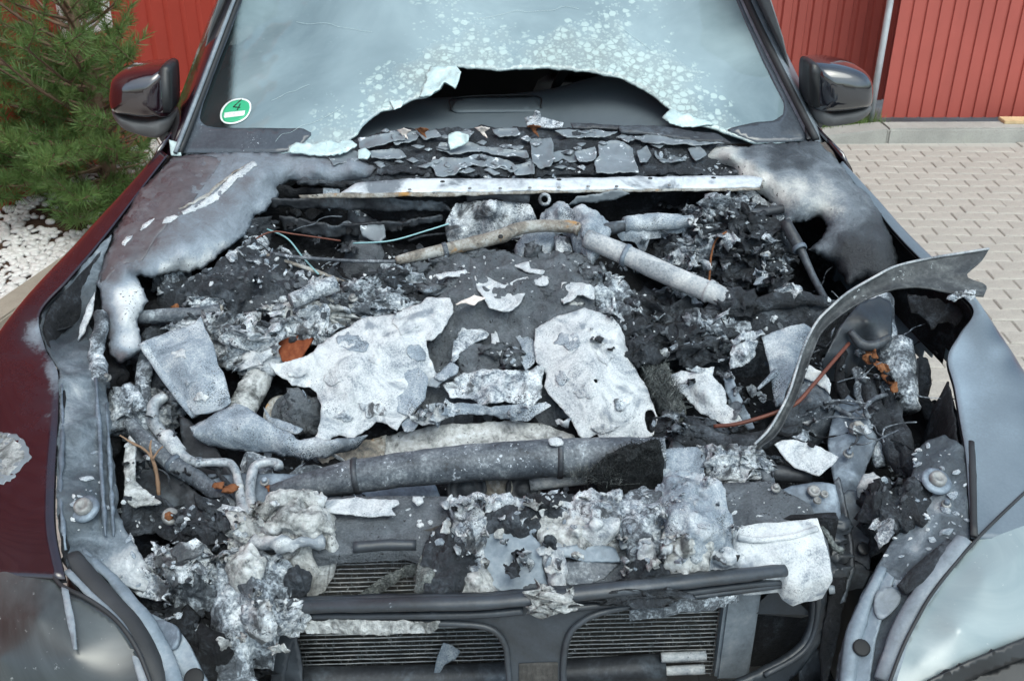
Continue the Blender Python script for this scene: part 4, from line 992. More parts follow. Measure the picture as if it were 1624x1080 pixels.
bx = boxm('cabin_floor', car, (0, 3.2, .55), (1.5, 2.2, .04), X['black'], bevel=.01)
boxm('rear_wall', car, (0, 4.35, 1.1), (1.5, .04, 1.2), X['black'], bevel=.01)
for sx in (-.36, .36):
    seat_ = inflate('seat', car, [(0, 0), (1, 0)] and [(700, 100), (760, 90), (820, 100), (830, 200), (820, 330), (690, 330), (680, 200)], 2.75, [(.9, .12), (1., .06), (1., -.04), (.85, -.09)], X['seat'], n=30)
    seat_.location = Vector((sx - .0, 0, -.08))
    hd = inflate('headrest', seat_, [(720, 30), (780, 25), (800, 40), (800, 80), (720, 80), (708, 50)], 2.75, [(.85, .08), (1., .04), (1., -.03), (.8, -.06)], X['seat'], n=24)
sw = disc('steering_wheel', car, (.38, 2.24, 1.13), .18, .02, X['blacktrim'], n=28, axis=(0, .9, .45), prof=[(.170, 0), (.186, .006), (.192, .018), (.186, .030), (.170, .034), (.160, .018), (.170, 0)])

# headlamps
hL = sheet('headlamp', car, [(-60, 815, .06), (0, 842, .055), (45, 875, .05), (100, 932, .055), (140, 955, .06), (182, 985, .065), (215, 1030, .08), (238, 1085, .10), (250, 1150, .14), (100, 1200, .2), (-80, 1180, .2), (-140, 1000, .14)],
           X['lens_l'], ctrl=[(60, 980, .05), (120, 1040, .07), (0, 920, .05), (0, 1040, .08), (160, 1080, .10)], res=8, jag=0, amp=.001, freq=6, thick=.004, spl=True)
sheet('lamp_seam', hL, [(97, 930, .035), (108, 934, .035), (118, 985, .038), (122, 1030, .045), (116, 1030, .045), (105, 980, .038)], X['pillar'], res=5, jag=.4, thick=.003)
tube('lamp_rim', hL, [(60, 892, .052), (80, 908, .050), (100, 930, .048), (145, 953, .05), (186, 985, .055), (218, 1030, .07), (242, 1090, .09)], [.003, .0035, .004, .004, .004, .003], X['rubber'], n=8)
0 and inflate('lamp_bezel', hL, [(0, 1000), (60, 985), (110, 1010), (120, 1060), (80, 1100), (10, 1090)], .35, [(.6, 0), (1, .02), (.9, .05)], X['bolt'], n=30)
hR = sheet('headlamp', car, [(1660, 752, .05), (1624, 782, .05), (1580, 825, .05), (1548, 856, .05), (1518, 888, .055), (1482, 935, .06), (1452, 985, .07), (1428, 1035, .085), (1408, 1090, .10), (1420, 1130, .12), (1470, 1092, .10), (1540, 1058, .085), (1600, 1033, .08), (1680, 1000, .08), (1720, 880, .08)],
           X['lens_r'], ctrl=[(1560, 920, .035), (1620, 880, .04), (1520, 1000, .045), (1610, 960, .05), (1460, 1050, .08)], res=8, jag=0, amp=.001, freq=6, thick=.004, spl=True)
tube('lamp_rim', hR, [(1665, 748, .042), (1624, 782, .042), (1548, 856, .042), (1484, 933, .05), (1453, 984, .06), (1429, 1033, .075), (1406, 1095, .09)], [.0028, .003, .003, .003, .003], X['rubber'], n=8)
sheet('lamp_trim', hR, [(1440, 1100, .085), (1480, 1076, .074), (1540, 1048, .062), (1624, 1012, .056), (1700, 985, .056), (1700, 1012, .075), (1624, 1044, .075), (1560, 1068, .085), (1510, 1094, .095)], X['blacktrim'], res=7, jag=0, amp=0, thick=.006)
bxs = (-.93, -.8, -.55, -.28, 0, .28, .55, .8, .93)
loft('front_apron', car, [[(x, yo + .42 * abs(x / .93) ** 3, z) for x in bxs] for yo, z in ((.12, .62), (.05, .58), (.02, .48), (.03, .34), (.10, .24))], X['paint'], 60, 18, thick=.006)
sheet('bumper', car, [(1490, 1095, .16), (1560, 1066, .135), (1624, 1040, .125), (1720, 1010, .12), (1720, 1200, .2), (1490, 1200, .22)], X['blacktrim'], res=10, jag=0, amp=0, thick=.006)
# ------------------------------------------------------------------ engine bay: tub, bulkhead, scuttle
GR = implicit(lambda P: P[..., 1] - (.195 + .10 * (P[..., 0] / .5) ** 2 + .25 * (P[..., 2] - .84)))
RD = plane((0, -1, 0.05), (0, .34, .80))
def crumple(name, parent, px, py, d, size, mat, sub=4, amp=.45, freq=2.2, flat=.6, rot=0., proj=A):
    bm = bmesh.new(); bmesh.ops.create_icosphere(bm, subdivisions=sub, radius=1)
    v = np.array([q.co[:] for q in bm.verts]); f = [[q.index for q in t.verts] for t in bm.faces]; bm.free()
    _seed[0] += 1; s = _seed[0] * 4.7
    w3 = np.stack([fbm(v * freq * .75 + s + 31 * k, 2, .6) for k in range(3)], 1)
    u = v + amp * .75 * w3
    r = 1 + amp * .55 * ridged(v * freq * 1.25 + s, 5, .62)
    v = u * r[:, None] * np.array(size if np.ndim(size) else (size, size, size * flat))
    c, n_ = math.cos(rot), math.sin(rot)
    v = np.stack([v[:, 0] * c - v[:, 1] * n_, v[:, 0] * n_ + v[:, 1] * c, v[:, 2]], 1)
    p = proj(np.array([float(px)]), np.array([float(py)]), np.array([d]))[0]
    return mk(name, v + p, f, mat, parent, center=parent is None)
rs = random.Random(9)
def scrap(x, y, d, sx, sy, mat, tilt, parent=None, nm='torn_scrap', **k):
    n = rs.randint(6, 10); a0 = rs.uniform(0, 6.28); pts = []
    for i in range(n):
        a = a0 + 6.2832 * i / n; r = rs.uniform(.45, 1.25)
        px_, py_ = math.cos(a) * sx * r, math.sin(a) * sy * r
        pts.append((x + px_, y + py_, d + tilt[0] * px_ / sx + tilt[1] * py_ / sy + rs.uniform(-.010, .010)))
    k = dict(dict(res=3.0, jag=2.4, amp=.007, freq=34, ridge=.004, thick=.0022, ofreq=5), **k)
    return sheet(nm, parent or car, pts, X[mat], **k)
def loose(o, label, cat, group=None): return tag(o, label, cat, group)

bay = sheet('engine_bay_tub', car, [(100, 480), (190, 380), (440, 300), (700, 292), (1200, 288), (1330, 320), (1430, 395), (1505, 480), (1485, 555), (1515, 640), (1530, 720), (1530, 850), (1400, 920), (1330, 900), (1000, 850), (520, 850), (440, 940), (330, 1030), (240, 960), (110, 880), (92, 700), (95, 590)], X['soot'], d=.22,
            ctrl=[(480, 340, .30), (700, 350, .26), (1000, 340, .30), (1180, 330, .26), (1300, 420, .42), (1380, 500, .36), (1480, 500, .42), (1250, 470, .26), (1100, 430, .20), (1020, 480, .24), (1150, 560, .20), (1060, 640, .20), (1200, 640, .22), (1300, 560, .20), (1340, 700, .26), (1430, 620, .30), (1450, 800, .30), (1310, 860, .30), (1340, 780, .24), (700, 700, .22), (560, 640, .20), (470, 650, .26), (330, 560, .20), (250, 480, .14), (350, 430, .14), (300, 440, .20), (430, 440, .14), (540, 470, .15), (640, 430, .17), (300, 640, .24), (230, 640, .25), (240, 740, .34), (300, 790, .22), (220, 850, .25), (260, 900, .30), (420, 780, .18), (560, 780, .20), (800, 770, .24), (1000, 780, .20), (150, 520, .18), (140, 600, .10), (130, 700, .09), (700, 500, .12), (900, 520, .12)],
            holes=[[(1442, 562), (1470, 552), (1500, 580), (1506, 630), (1480, 640), (1452, 630), (1438, 600)]], res=6, jag=1, amp=.022, freq=13, ridge=.014, thick=0)
# bulkhead under the scuttle
FW = implicit(lambda P: P[..., 1] - (1.37 + .05 * (P[..., 0] / .8) ** 2 - .10 * (P[..., 2] - 1.1)))
fw = sheet('bulkhead', car, [(420, 296), (600, 298), (900, 292), (1230, 286), (1330, 330), (1340, 480), (1200, 520), (600, 520), (400, 520), (330, 430)], X['soot'], d=.02, proj=FW, ctrl=[(500, 340, .07), (650, 330, .0), (900, 330, .06), (1150, 320, .07), (700, 420, .05), (1000, 420, .05)], res=7, jag=2, amp=.016, freq=9, ridge=.006, thick=.01)
sheet('bulkhead_seam', fw, [(430, 316), (560, 312), (700, 322), (720, 336), (560, 332), (430, 330)], X['darkmetal'], d=-.02, proj=FW, res=4, jag=2, amp=.006, freq=30, thick=.006)
sheet('bulkhead_seam', fw, [(440, 342), (540, 358), (640, 350), (700, 342), (700, 352), (600, 372), (520, 376), (450, 364)], X['darkmetal'], d=-.02, proj=FW, res=4, jag=2, amp=.008, freq=30, thick=.006)
sheet('paint_patch', fw, [(915, 312), (985, 302), (1000, 306), (975, 318), (930, 322), (900, 326)], X['peel'], d=-.05, proj=FW, res=4, jag=1.5, amp=.003, thick=.002)
# scuttle: charred base, bright strip, peeled paint flakes
sc_ = sheet('scuttle_panel', car, [(470, 292, .03), (520, 262, .03), (556, 226, .02), (590, 210, .012), (700, 204, .008), (850, 200, .008), (1000, 204, .008), (1100, 214, .012), (1150, 224, .02), (1195, 245, .03), (1215, 280, .03), (1190, 290, .03), (900, 289, .03), (640, 292, .03)], X['char'], ctrl=[(700, 240, .012), (900, 240, .010), (1050, 245, .012), (700, 270, .024), (950, 270, .024)], res=4.5, jag=1.5, amp=.007, freq=26, ridge=.005, thick=.01)
strip = sheet('scuttle_strip', car, [(540, 303, .012), (566, 288, .006), (640, 281, .004), (860, 281, .004), (1010, 278, .004), (1180, 276, .004), (1208, 280, .006), (1204, 294, .012), (1010, 297, .012), (860, 299, .012), (690, 302, .012), (600, 306, .014)], X['cowlmetal'], res=5, jag=.8, amp=.002, freq=12, thick=.006, top=lambda V: V + np.array([0, -.012, .0]))
for x, y in ((702, 286), (886, 283), (1030, 281), (1130, 280)):
    disc('hole', strip, A(np.array([float(x)]), np.array([float(y)]), np.array([-.006]))[0] + np.array([0, -.012, 0]), .006, .002, X['black'], n=10)
for x, y in ((745, 297), (793, 297), (840, 296), (886, 296), (932, 294), (977, 294), (650, 299), (1060, 292)):
    disc('spot_weld', strip, A(np.array([float(x)]), np.array([float(y)]), np.array([.004]))[0] + np.array([0, -.012, 0]), .0045, .003, X['bolt'], n=10)
sheet('strip_edge', strip, [(476, 306, .018), (560, 303, .012), (700, 302, .014), (860, 299, .014), (1010, 297, .014), (1204, 295, .014), (1204, 299, .02), (1010, 302, .02), (860, 304, .02), (700, 308, .02), (560, 311, .02), (478, 311, .024)], X['rusty'], res=4, jag=1, amp=.002, thick=.004, top=lambda V: V + np.array([0, -.014, 0]))
rf = random.Random(77)
FLK = [[(676, 262), (700, 250), (735, 250), (760, 243), (792, 250), (812, 258), (820, 268), (808, 272), (798, 262), (785, 268), (768, 262), (748, 262), (728, 268), (720, 278), (692, 278), (688, 268)],
       [(840, 222), (875, 218), (876, 235), (880, 252), (872, 262), (858, 266), (846, 258), (844, 240)],
       [(912, 240), (945, 232), (948, 250), (930, 258), (918, 258)], [(948, 228), (980, 222), (1002, 232), (1006, 250), (1014, 272), (945, 274), (942, 258), (950, 248)],
       [(1008, 240), (1026, 232), (1034, 246), (1026, 258), (1014, 256)], [(1036, 240), (1068, 246), (1090, 254), (1074, 256), (1040, 254)],
       [(876, 242), (908, 238), (914, 256), (902, 258), (892, 252), (880, 256)], [(584, 240), (632, 236), (645, 248), (610, 253), (588, 250)],
       [(566, 220), (604, 212), (640, 208), (645, 220), (600, 230), (572, 236)], [(620, 212), (668, 208), (660, 222), (628, 228)],
       [(700, 225), (735, 222), (760, 232), (800, 236), (836, 238), (838, 250), (800, 248), (760, 240), (715, 244), (690, 236)],
       [(812, 262), (846, 256), (848, 276), (816, 276)], [(660, 210), (690, 206), (700, 216), (672, 222)], [(720, 208), (752, 210), (744, 220), (722, 220)],
       [(1000, 216), (1060, 212), (1120, 220), (1150, 228), (1100, 230), (1030, 228)], [(880, 208), (930, 206), (980, 210), (960, 218), (900, 218)],
       [(520, 246), (560, 236), (580, 246), (560, 258), (530, 262)], [(1090, 236), (1110, 232), (1124, 244), (1104, 252)], [(780, 206), (820, 204), (826, 214), (792, 217)]]
for k, f in enumerate(FLK):
    c = np.mean(f, 0)
    dd = .004 if c[1] < 232 else .010 if c[1] < 250 else .016
    sheet('paint_flake', sc_, [(x, y, dd - .006 + rf.uniform(-.005, .005)) for x, y in f], X['peel'], res=3.2, jag=1.6, amp=.002, freq=40, thick=.0022, curl=-.006, curlw=4)
# strip of cracked charcoal between flakes and strip
for (x0, y0, x1, y1) in ((600, 258, 680, 276), (735, 268, 812, 278), (850, 264, 942, 276), (1020, 258, 1110, 276), (600, 250, 660, 258)):
    sheet('charred_layer', sc_, [(x0, y0, .012), (x1, y0 - 3, .012), (x1 + 5, y1, .016), (x0 - 4, y1, .016)], X['char'], res=3.5, jag=2.5, amp=.004, freq=60, ridge=.003, thick=.006)
for k in range(64):       # small chips between the big flakes
    x, y = rf.uniform(585, 1120), rf.uniform(207, 276)
    sheet('paint_flake', sc_, [(x - rf.uniform(5, 13), y), (x, y - rf.uniform(2, 5)), (x + rf.uniform(5, 12), y + rf.uniform(-2, 2)), (x + 2, y + rf.uniform(2, 6))], X['peel'] if k % 4 else X['charash'], d=-.004 if y < 235 else .006, res=3, jag=1, amp=.001, thick=.002)

# wiper arm remains and bits lying on the scuttle
wp = sheet('wiper_arm', car, [(1040, 200, -.014), (1100, 208, -.014), (1140, 212, -.014), (1160, 226, -.012), (1145, 224, -.01), (1100, 222, -.01), (1040, 214, -.01), (985, 208, -.012), (980, 200, -.014)], X['darkmetal'], res=4, jag=1, amp=.003, thick=.010)
o = sheet('burnt_bracket', None, [(832, 186, -.012), (846, 184, -.014), (848, 176, -.03), (856, 177, -.03), (858, 186, -.016), (875, 190, -.014), (894, 194, -.012), (890, 201, -.008), (862, 201, -.008), (836, 197, -.008)], X['foil'], res=3, jag=.6, amp=.003, thick=.006)
loose(o, 'pale melted metal bracket standing upright on the scuttle before the dashboard', 'bracket')
o = sheet('burnt_bracket', None, [(905, 194, -.012), (935, 197, -.012), (990, 199, -.012), (985, 204, -.008), (930, 204, -.008), (908, 202, -.008)], X['darkmetal'], res=3, jag=.8, amp=.003, thick=.005)
loose(o, 'flat dark metal strip lying right of the upright bracket on the scuttle', 'metal strip')
o = sheet('glass_shard', None, [(712, 212, -.03), (728, 208, -.04), (743, 214, -.035), (742, 226, -.02), (730, 232, -.012), (714, 238, -.008), (711, 226, -.02)], X['shard'], res=3, jag=1, amp=.004, freq=40, thick=.005)
loose(o, 'crazed greenish glass shard standing among the grey paint flakes', 'glass shard')
o = sheet('glass_shard', None, [(568, 238, -.012), (580, 235, -.014), (588, 244, -.01), (582, 252, -.006), (568, 250, -.006)], X['shard'], res=3, jag=.8, thick=.004)
loose(o, 'small pale glass shard beside the tip of the left bonnet remnant', 'glass shard')
o = sheet('glass_shard', None, [(455, 240, -.008), (470, 228, -.014), (520, 226, -.016), (556, 222, -.012), (566, 232, -.01), (540, 244, -.008), (490, 246, -.006)], X['shard'], res=4, jag=2, amp=.004, freq=40, thick=.004)
loose(o, 'crumbled glass edge lying along the foot of the windscreen on the left', 'glass shard')
for (x, y, m_, lab) in ((764, 206, 'leaf', 'curled pale brown leaf at the front of the dashboard opening'), (846, 204, 'rust', 'orange rusty flake under the upright bracket'), (640, 210, 'leaf', 'pale curled leaf near the left end of the opening'), (668, 208, 'rust', 'small rusty curl on the scuttle left of the leaf')):
    o = sheet('leaf' if m_ == 'leaf' else 'rust_flake', None, [(x - 12, y - 3, -.02), (x, y - 5, -.03), (x + 13, y - 2, -.024), (x + 5, y + 3, -.012), (x + 8, y + 12, -.008), (x - 2, y + 4, -.012)], X[m_], res=2.5, jag=.8, amp=.004, freq=60, thick=.002)
    loose(o, lab, 'leaf' if m_ == 'leaf' else 'rust flake')

# ------------------------------------------------------------------ inner rails and panels at the left
rl = sheet('inner_rail', car, [(64, 500, .035), (104, 452, .025), (152, 398, .02), (178, 375, .02), (165, 410, .035), (154, 450, .05), (140, 505, .08), (150, 540, .09), (165, 575, .085), (172, 640, .08), (176, 700, .085), (185, 760, .09), (185, 820, .095), (215, 870, .10), (245, 920, .11), (230, 935, .105), (190, 925, .09), (150, 905, .075), (108, 878, .055), (90, 820, .04), (90, 740, .034), (94, 650, .034), (94, 590, .035), (74, 552, .05), (58, 520, .045)],
           X['rail'], ctrl=[(110, 500, .10), (90, 530, .085), (130, 600, .045), (135, 700, .045), (135, 800, .05), (160, 660, .06), (160, 760, .065)], res=5, jag=1.5, amp=.006, freq=16, ridge=.003, thick=.004)
px_attr(rl, [(100, 470, .15), (80, 510, .05), (110, 520, .05), (140, 430, .55), (160, 400, .7), (120, 570, .5), (100, 600, .55), (110, 660, .7), (140, 650, .6), (170, 620, .35), (110, 720, .5), (150, 720, .65), (170, 720, .35), (130, 800, .35), (160, 800, .3), (140, 860, .55), (190, 890, .85), (220, 910, .9), (110, 850, .4), (130, 760, .45), (120, 620, .85)], off=-.17)
for pts in ([(152, 600, .052), (158, 690, .056), (162, 770, .06), (168, 850, .072)], [(168, 640, .066), (174, 720, .07), (177, 790, .075), (180, 850, .084)], [(98, 610, .032), (99, 700, .032), (96, 790, .036), (104, 872, .048)]):
    tube('rail_rib', rl, pts, [.003, .0045, .004, .003], X['metal'], n=8, amp=.0025, freq=50)
bp = A(np.array([135.]), np.array([808.]), np.array([.048]))[0]
b = disc('bolt_washer', rl, bp, .026, .008, X['metal'], n=20, axis=(-.1, -.45, 1))
disc('bolt', b, bp + np.array([-.0, -.004, .008]), .0165, .009, X['bolt'], n=16, axis=(-.1, -.45, 1), prof=[(0, .006), (.006, .006), (.009, .010), (.015, .009), (.0165, 0)])
crumple('melted_lump', rl, 95, 505, .11, (.05, .06, .03), X['char'], 3)
sheet('white_blade', rl, [(150, 462, .05), (147, 490, .06), (135, 525, .07), (122, 540, .075), (128, 515, .07), (138, 485, .06)], X['ash'], res=3, jag=.8, thick=.004)
tube('burnt_hose', car, [(162, 500, .05), (156, 540, .06), (152, 570, .07), (158, 610, .075)], [.018, .016, .018, .02], X['charash'], amp=.006, freq=40)
# headlamp surround on the left
for pts, r, m_ in (([(112, 880, .06), (150, 930, .07), (200, 985, .085), (232, 1040, .10), (250, 1090, .12)], [.016, .02, .022, .022, .02], 'rubber'),
                   ([(106, 905, .05), (140, 940, .058), (185, 985, .07), (215, 1035, .085), (232, 1090, .10)], [.006, .007, .008, .008, .008], 'pillar'),
                   ([(130, 875, .07), (175, 915, .08), (225, 975, .09), (262, 1040, .11), (280, 1090, .12)], [.008, .010, .012, .014, .014], 'bluemetal')):
    tube('lamp_seal', rl, pts, r, X[m_], n=10, amp=.0015, flat=.5)
br = sheet('lamp_bracket', car, [(196, 945, .10), (232, 968, .10), (276, 990, .105), (300, 1020, .11), (318, 1060, .12), (340, 1100, .14), (262, 1110, .15), (248, 1040, .12), (238, 1000, .11)], X['bluemetal'], res=6, jag=.8, amp=.002, thick=.008)
sheet('bracket_ear', br, [(243, 985, .10), (262, 984, .095), (282, 996, .095), (283, 1015, .10), (272, 1030, .11), (250, 1010, .11)], X['metal'], res=5, jag=.3, amp=.001, thick=.008, spl=True)
disc('bracket_hole', br, A(np.array([308.]), np.array([1075.]), np.array([.118]))[0], .016, .004, X['black'], n=18, axis=(0, -.5, 1))

# burnt flanges and lining in the dark corner left of the radiator
sheet('arch_panel', car, [(205, 700, .14), (240, 715, .17), (290, 760, .17), (330, 800, .17), (375, 830, .17), (370, 880, .20), (320, 900, .22), (260, 850, .22), (215, 790, .20)], X['darkmetal'], res=6, jag=2, amp=.006, thick=.005)
sheet('bent_flange', car, [(196, 790, .10), (225, 785, .11), (262, 795, .115), (280, 810, .12), (292, 850, .13), (270, 860, .15), (240, 845, .16), (205, 850, .15), (192, 830, .12)], X['char'], ctrl=[(235, 815, .15), (268, 825, .15)], res=4.5, jag=2, amp=.008, freq=25, thick=.005)
o = disc('stud', car, A(np.array([270.]), np.array([820.]), np.array([.115]))[0], .016, .01, X['bolt'], n=16, axis=(.4, -.5, .8)); disc('stud_nut', o, A(np.array([267.]), np.array([820.]), np.array([.110]))[0], .009, .01, X['rust'], n=6, axis=(.4, -.5, .8))
sheet('bent_flange', car, [(210, 905, .12), (240, 880, .11), (278, 865, .11), (296, 862, .11), (290, 880, .12), (262, 912, .13), (246, 925, .14)], X['foil'], ctrl=[(255, 890, .09)], res=4, jag=2.5, amp=.010, freq=35, thick=.003)
sheet('bent_flange', car, [(185, 905, .10), (225, 900, .09), (260, 925, .09), (272, 945, .10), (240, 950, .12), (215, 940, .12), (195, 925, .11)], X['foil'], res=4, jag=3, amp=.012, freq=35, thick=.003)
sheet('bent_flange', car, [(215, 760, .10), (212, 700, .08), (205, 690, .08), (196, 720, .09), (198, 790, .10), (215, 800, .11), (255, 800, .11), (245, 790, .12)], X['tan'], res=4, jag=1.5, amp=.006, freq=30, thick=.006)
crumple('melted_lump', car, 240, 650, .18, (.05, .05, .035), X['foil'], 4)
crumple('melted_lump', car, 205, 660, .14, (.035, .04, .035), X['charash'], 4)
crumple('melted_lump', car, 250, 560, .16, (.07, .05, .035), X['char'], 4)
sheet('side_plate', car, [(285, 660, .15), (300, 665, .15), (345, 715, .17), (400, 800, .19), (365, 815, .20), (330, 790, .20), (290, 740, .2)], X['darkmetal'], res=6, jag=1, amp=.003, thick=.005)
# crossbar, silver pipes, hoses
bar = tube('side_bar', car, [(214, 503, .09), (260, 500, .09), (320, 497, .09), (350, 492, .09)], .016, X['tarhose'], n=8, amp=.002)
disc('bar_end', bar, A(np.array([350.]), np.array([492.]), np.array([.09]))[0], .015, .006, X['rusty'], axis=(1, .1, 0))
tube('rusty_rod', car, [(340, 440, .07), (300, 470, .10), (275, 492, .11)], .009, X['rust'], amp=.002)
tube('silver_pipe', car, [(262, 628, .12), (245, 640, .12), (242, 665, .125), (258, 690, .13), (272, 700, .13), (290, 722, .13), (312, 733, .13), (345, 733, .13), (366, 736, .13), (376, 755, .13), (381, 785, .13), (386, 810, .13), (395, 835, .125)], [.012, .012, .013, .014, .014, .010, .0085, .0085, .0085, .0085, .009, .011, .013], X['silver'], n=12, amp=.001, seg=90)
tube('pipe_collar', car, [(262, 692, .124), (284, 716, .124)], [.0165, .0165, .015], X['ash'], n=12, amp=.002)
tube('silver_pipe', car, [(442, 742, .13), (440, 736, .13), (425, 733, .13), (405, 740, .13), (398, 760, .13), (397, 790, .13), (400, 815, .13)], .010, X['silver'], n=12, amp=.001, seg=50)
tube('black_hose', car, [(205, 668, .12), (230, 700, .13), (275, 735, .14), (325, 768, .15), (372, 808, .155)], [.014, .017, .018, .016, .014], X['tarhose'], n=10, amp=.002)
tube('black_hose', car, [(232, 560, .11), (228, 600, .12), (225, 640, .13), (232, 690, .15), (250, 740, .18)], .015, X['charash'], n=10, amp=.004)
tube('melted_hose', car, [(262, 560, .14), (250, 610, .15), (235, 660, .16)], .012, X['char'], n=8, amp=.005)
tube('corrugated_tube', car, [(378, 662, .135), (392, 632, .13), (408, 606, .125), (418, 585, .12)], [.026, .0275, .029, .026], X['tan'], n=16, amp=.004, freq=50, seg=30)
for k in range(10):
    t = k / 9.0; x, y, d = 380 + 28 * t, 656 - 52 * t, .133 - .008 * t
    p = A(np.array([x]), np.array([y]), np.array([d]))[0]
    disc('tube_ring', car.children[-1] if False else car, p, .03, .003, X['tan'], n=18, axis=A(np.array([408.]), np.array([606.]), np.array([.125]))[0] - A(np.array([378.]), np.array([662.]), np.array([.135]))[0], prof=[(.025, -.0025), (.0305, 0), (.025, .0025)])
crumple('ash_collar', car, 415, 572, .11, (.04, .035, .025), X['ash'], 4, .5)
tw = empty('twig', tuple(A(np.array([252.]), np.array([785.]), np.array([.17]))[0])); tag(tw, 'thin dry forked twig stuck in the corner left of the pipes', 'twig')
tb = np.array(tw.location)
for pts, r in (([(252, 785, .17), (248, 750, .14), (240, 725, .11), (225, 710, .09), (212, 704, .08), (190, 690, .06)], [.0045, .004, .003, .0025, .0015]), ([(241, 726, .11), (238, 710, .10), (240, 698, .09)], [.0025, .002]), ([(242, 728, .11), (250, 716, .10), (258, 708, .09)], [.0022, .0014])):
    a = np.array(pts); o = tube('stem', tw, A(a[:, 0], a[:, 1], a[:, 2]) - tb, r, X['twig'], world=True, n=6, amp=.0008, freq=80)
for k, (x, y) in enumerate(((364, 776), (368, 772), (432, 774), (347, 770))):
    o = crumple('dead_leaf', None, x, y, .12, (.010, .008, .004), X['rustleaf'], 2, .5)
    loose(o, ['brown dead leaf lying beside the silver pipe bend', 'second brown dead leaf against the silver pipe', 'brown dead leaf right of the two silver pipes', 'tiny brown leaf left of the silver pipe bend'][k], 'leaf')
# cross panel behind the pipes
sheet('cross_panel', car, [(330, 752, .15), (480, 752, .14), (560, 770, .14), (520, 800, .15), (430, 800, .15), (350, 805, .16)], X['metal'], res=6, jag=1, amp=.003, thick=.006)

# ------------------------------------------------------------------ upper left of the bay: burnt plastic
sheet('burnt_housing', car, [(255, 450, .07), (310, 435, .06), (370, 400, .06), (400, 380, .07), (425, 400, .08), (470, 415, .09), (540, 440, .10), (560, 460, .11), (500, 480, .11), (430, 490, .11), (360, 500, .11), (300, 480, .10)], X['char'], ctrl=[(400, 440, .05), (330, 450, .05), (470, 450, .07)], res=4.5, jag=3, amp=.014, freq=18, ridge=.008, skirt=.12)
sheet('burnt_housing', car, [(360, 455, .08), (430, 435, .07), (500, 440, .08), (545, 458, .09), (520, 476, .09), (440, 484, .09), (380, 480, .09)], X['crust'], res=4, jag=3, amp=.010, freq=26, ridge=.005, skirt=.06)
crumple('melted_lump', car, 275, 440, .10, (.035, .03, .04), X['charash'], 4)
crumple('melted_lump', car, 330, 478, .09, (.04, .025, .02), X['foil'], 4)
crumple('melted_lump', car, 300, 520, .11, (.04, .02, .015), X['foil'], 4)
crumple('melted_lump', car, 390, 370, .10, (.06, .05, .03), X['char'], 4)
crumple('melted_lump', car, 360, 530, .10, (.045, .03, .03), X['foil'], 4, .55)
crumple('melted_lump', car, 395, 545, .095, (.055, .05, .035), X['foil'], 5, .5)
crumple('melted_lump', car, 460, 520, .085, (.05, .025, .022), X['foil'], 5, .6)
crumple('melted_lump', car, 500, 520, .08, (.04, .03, .025), X['foil'], 4, .6)
crumple('melted_lump', car, 520, 500, .08, (.08, .04, .03), X['tan'], 5, .45)
crumple('melted_lump', car, 570, 480, .07, (.09, .04, .03), X['charash'], 5, .5)
crumple('melted_lump', car, 620, 460, .08, (.06, .04, .03), X['char'], 5, .5)
crumple('melted_lump', car, 580, 380, .20, (.05, .07, .09), X['darkmetal'], 4, .25)
sheet('grey_cover', car, [(572, 358, .10), (610, 356, .10), (612, 376, .11), (600, 386, .12), (575, 376, .12)], X['peel'], res=4, jag=1.5, amp=.002, thick=.006)
sheet('grey_cover', car, [(560, 380, .13), (602, 384, .13), (618, 420, .17), (600, 450, .2), (555, 455, .2), (540, 420, .17)], X['crust'], ctrl=[(580, 420, .14)], res=5, jag=2, amp=.006, skirt=.08)
# small cylinder, wires
cy = tube('ashed_cylinder', None, [(462, 478, .022), (495, 464, .017), (533, 449, .012)], [.018, .019, .019], X['foil'], n=16, amp=.0015, seg=14)
loose(cy, 'short ash covered metal cylinder lying left of the engine cover', 'cylinder')
tube('wire', car, [(430, 402, .07), (470, 408, .06), (560, 414, .05), (628, 415, .04)], .0042, X['tarhose'], n=6)
tube('wire', car, [(424, 405, .08), (470, 420, .08), (520, 438, .09), (575, 460, .10)], .005, X['rusty'], n=6, amp=.001)
tube('wire', car, [(420, 362, .09), (455, 378, .08), (480, 408, .08), (505, 435, .08)], .0022, X['teal'], n=5)
tube('wire', car, [(560, 386, .09), (620, 382, .08), (680, 365, .07), (712, 355, .06)], .0022, X['teal'], n=5)
tube('wire', car, [(395, 385, .08), (430, 368, .07), (470, 372, .08), (540, 382, .09)], .0022, X['wire'], n=5)
tube('wire', car, [(380, 372, .07), (420, 390, .08), (438, 410, .08)], .004, X['charash'], n=6, amp=.001)

# ------------------------------------------------------------------ centre: engine block under grey crust, strut brace
eng = sheet('engine', car, [(640, 480, .10), (652, 440, .085), (660, 418, .07), (690, 408, .06), (740, 404, .055), (820, 398, .05), (880, 400, .05), (932, 412, .055), (946, 436, .06), (952, 460, .07), (985, 480, .09), (1010, 520, .11), (1022, 560, .13), (1000, 600, .15), (900, 640, .15), (760, 640, .15), (660, 640, .15), (600, 600, .14), (600, 540, .12)],
            X['crust'], ctrl=[(720, 430, .038), (800, 420, .03), (900, 425, .035), (760, 470, .04), (840, 480, .045), (900, 470, .045), (700, 470, .055), (760, 520, .08), (820, 540, .09), (950, 500, .075), (760, 580, .12), (840, 580, .12)], res=3.6, jag=3, amp=.009, freq=22, ridge=.007, skirt=.22)
for (x, y, sx, m_) in ((955, 470, .045, 'charash'), (985, 505, .04, 'charash'), (1005, 530, .035, 'char'), (930, 450, .035, 'charash'), (905, 500, .03, 'tan'), (640, 450, .035, 'charash'), (660, 480, .03, 'char'), (1015, 560, .035, 'char')):
    crumple('crust_lump', eng, x, y, .085, (sx, sx * .8, sx * .7), X[m_], 4, .6)
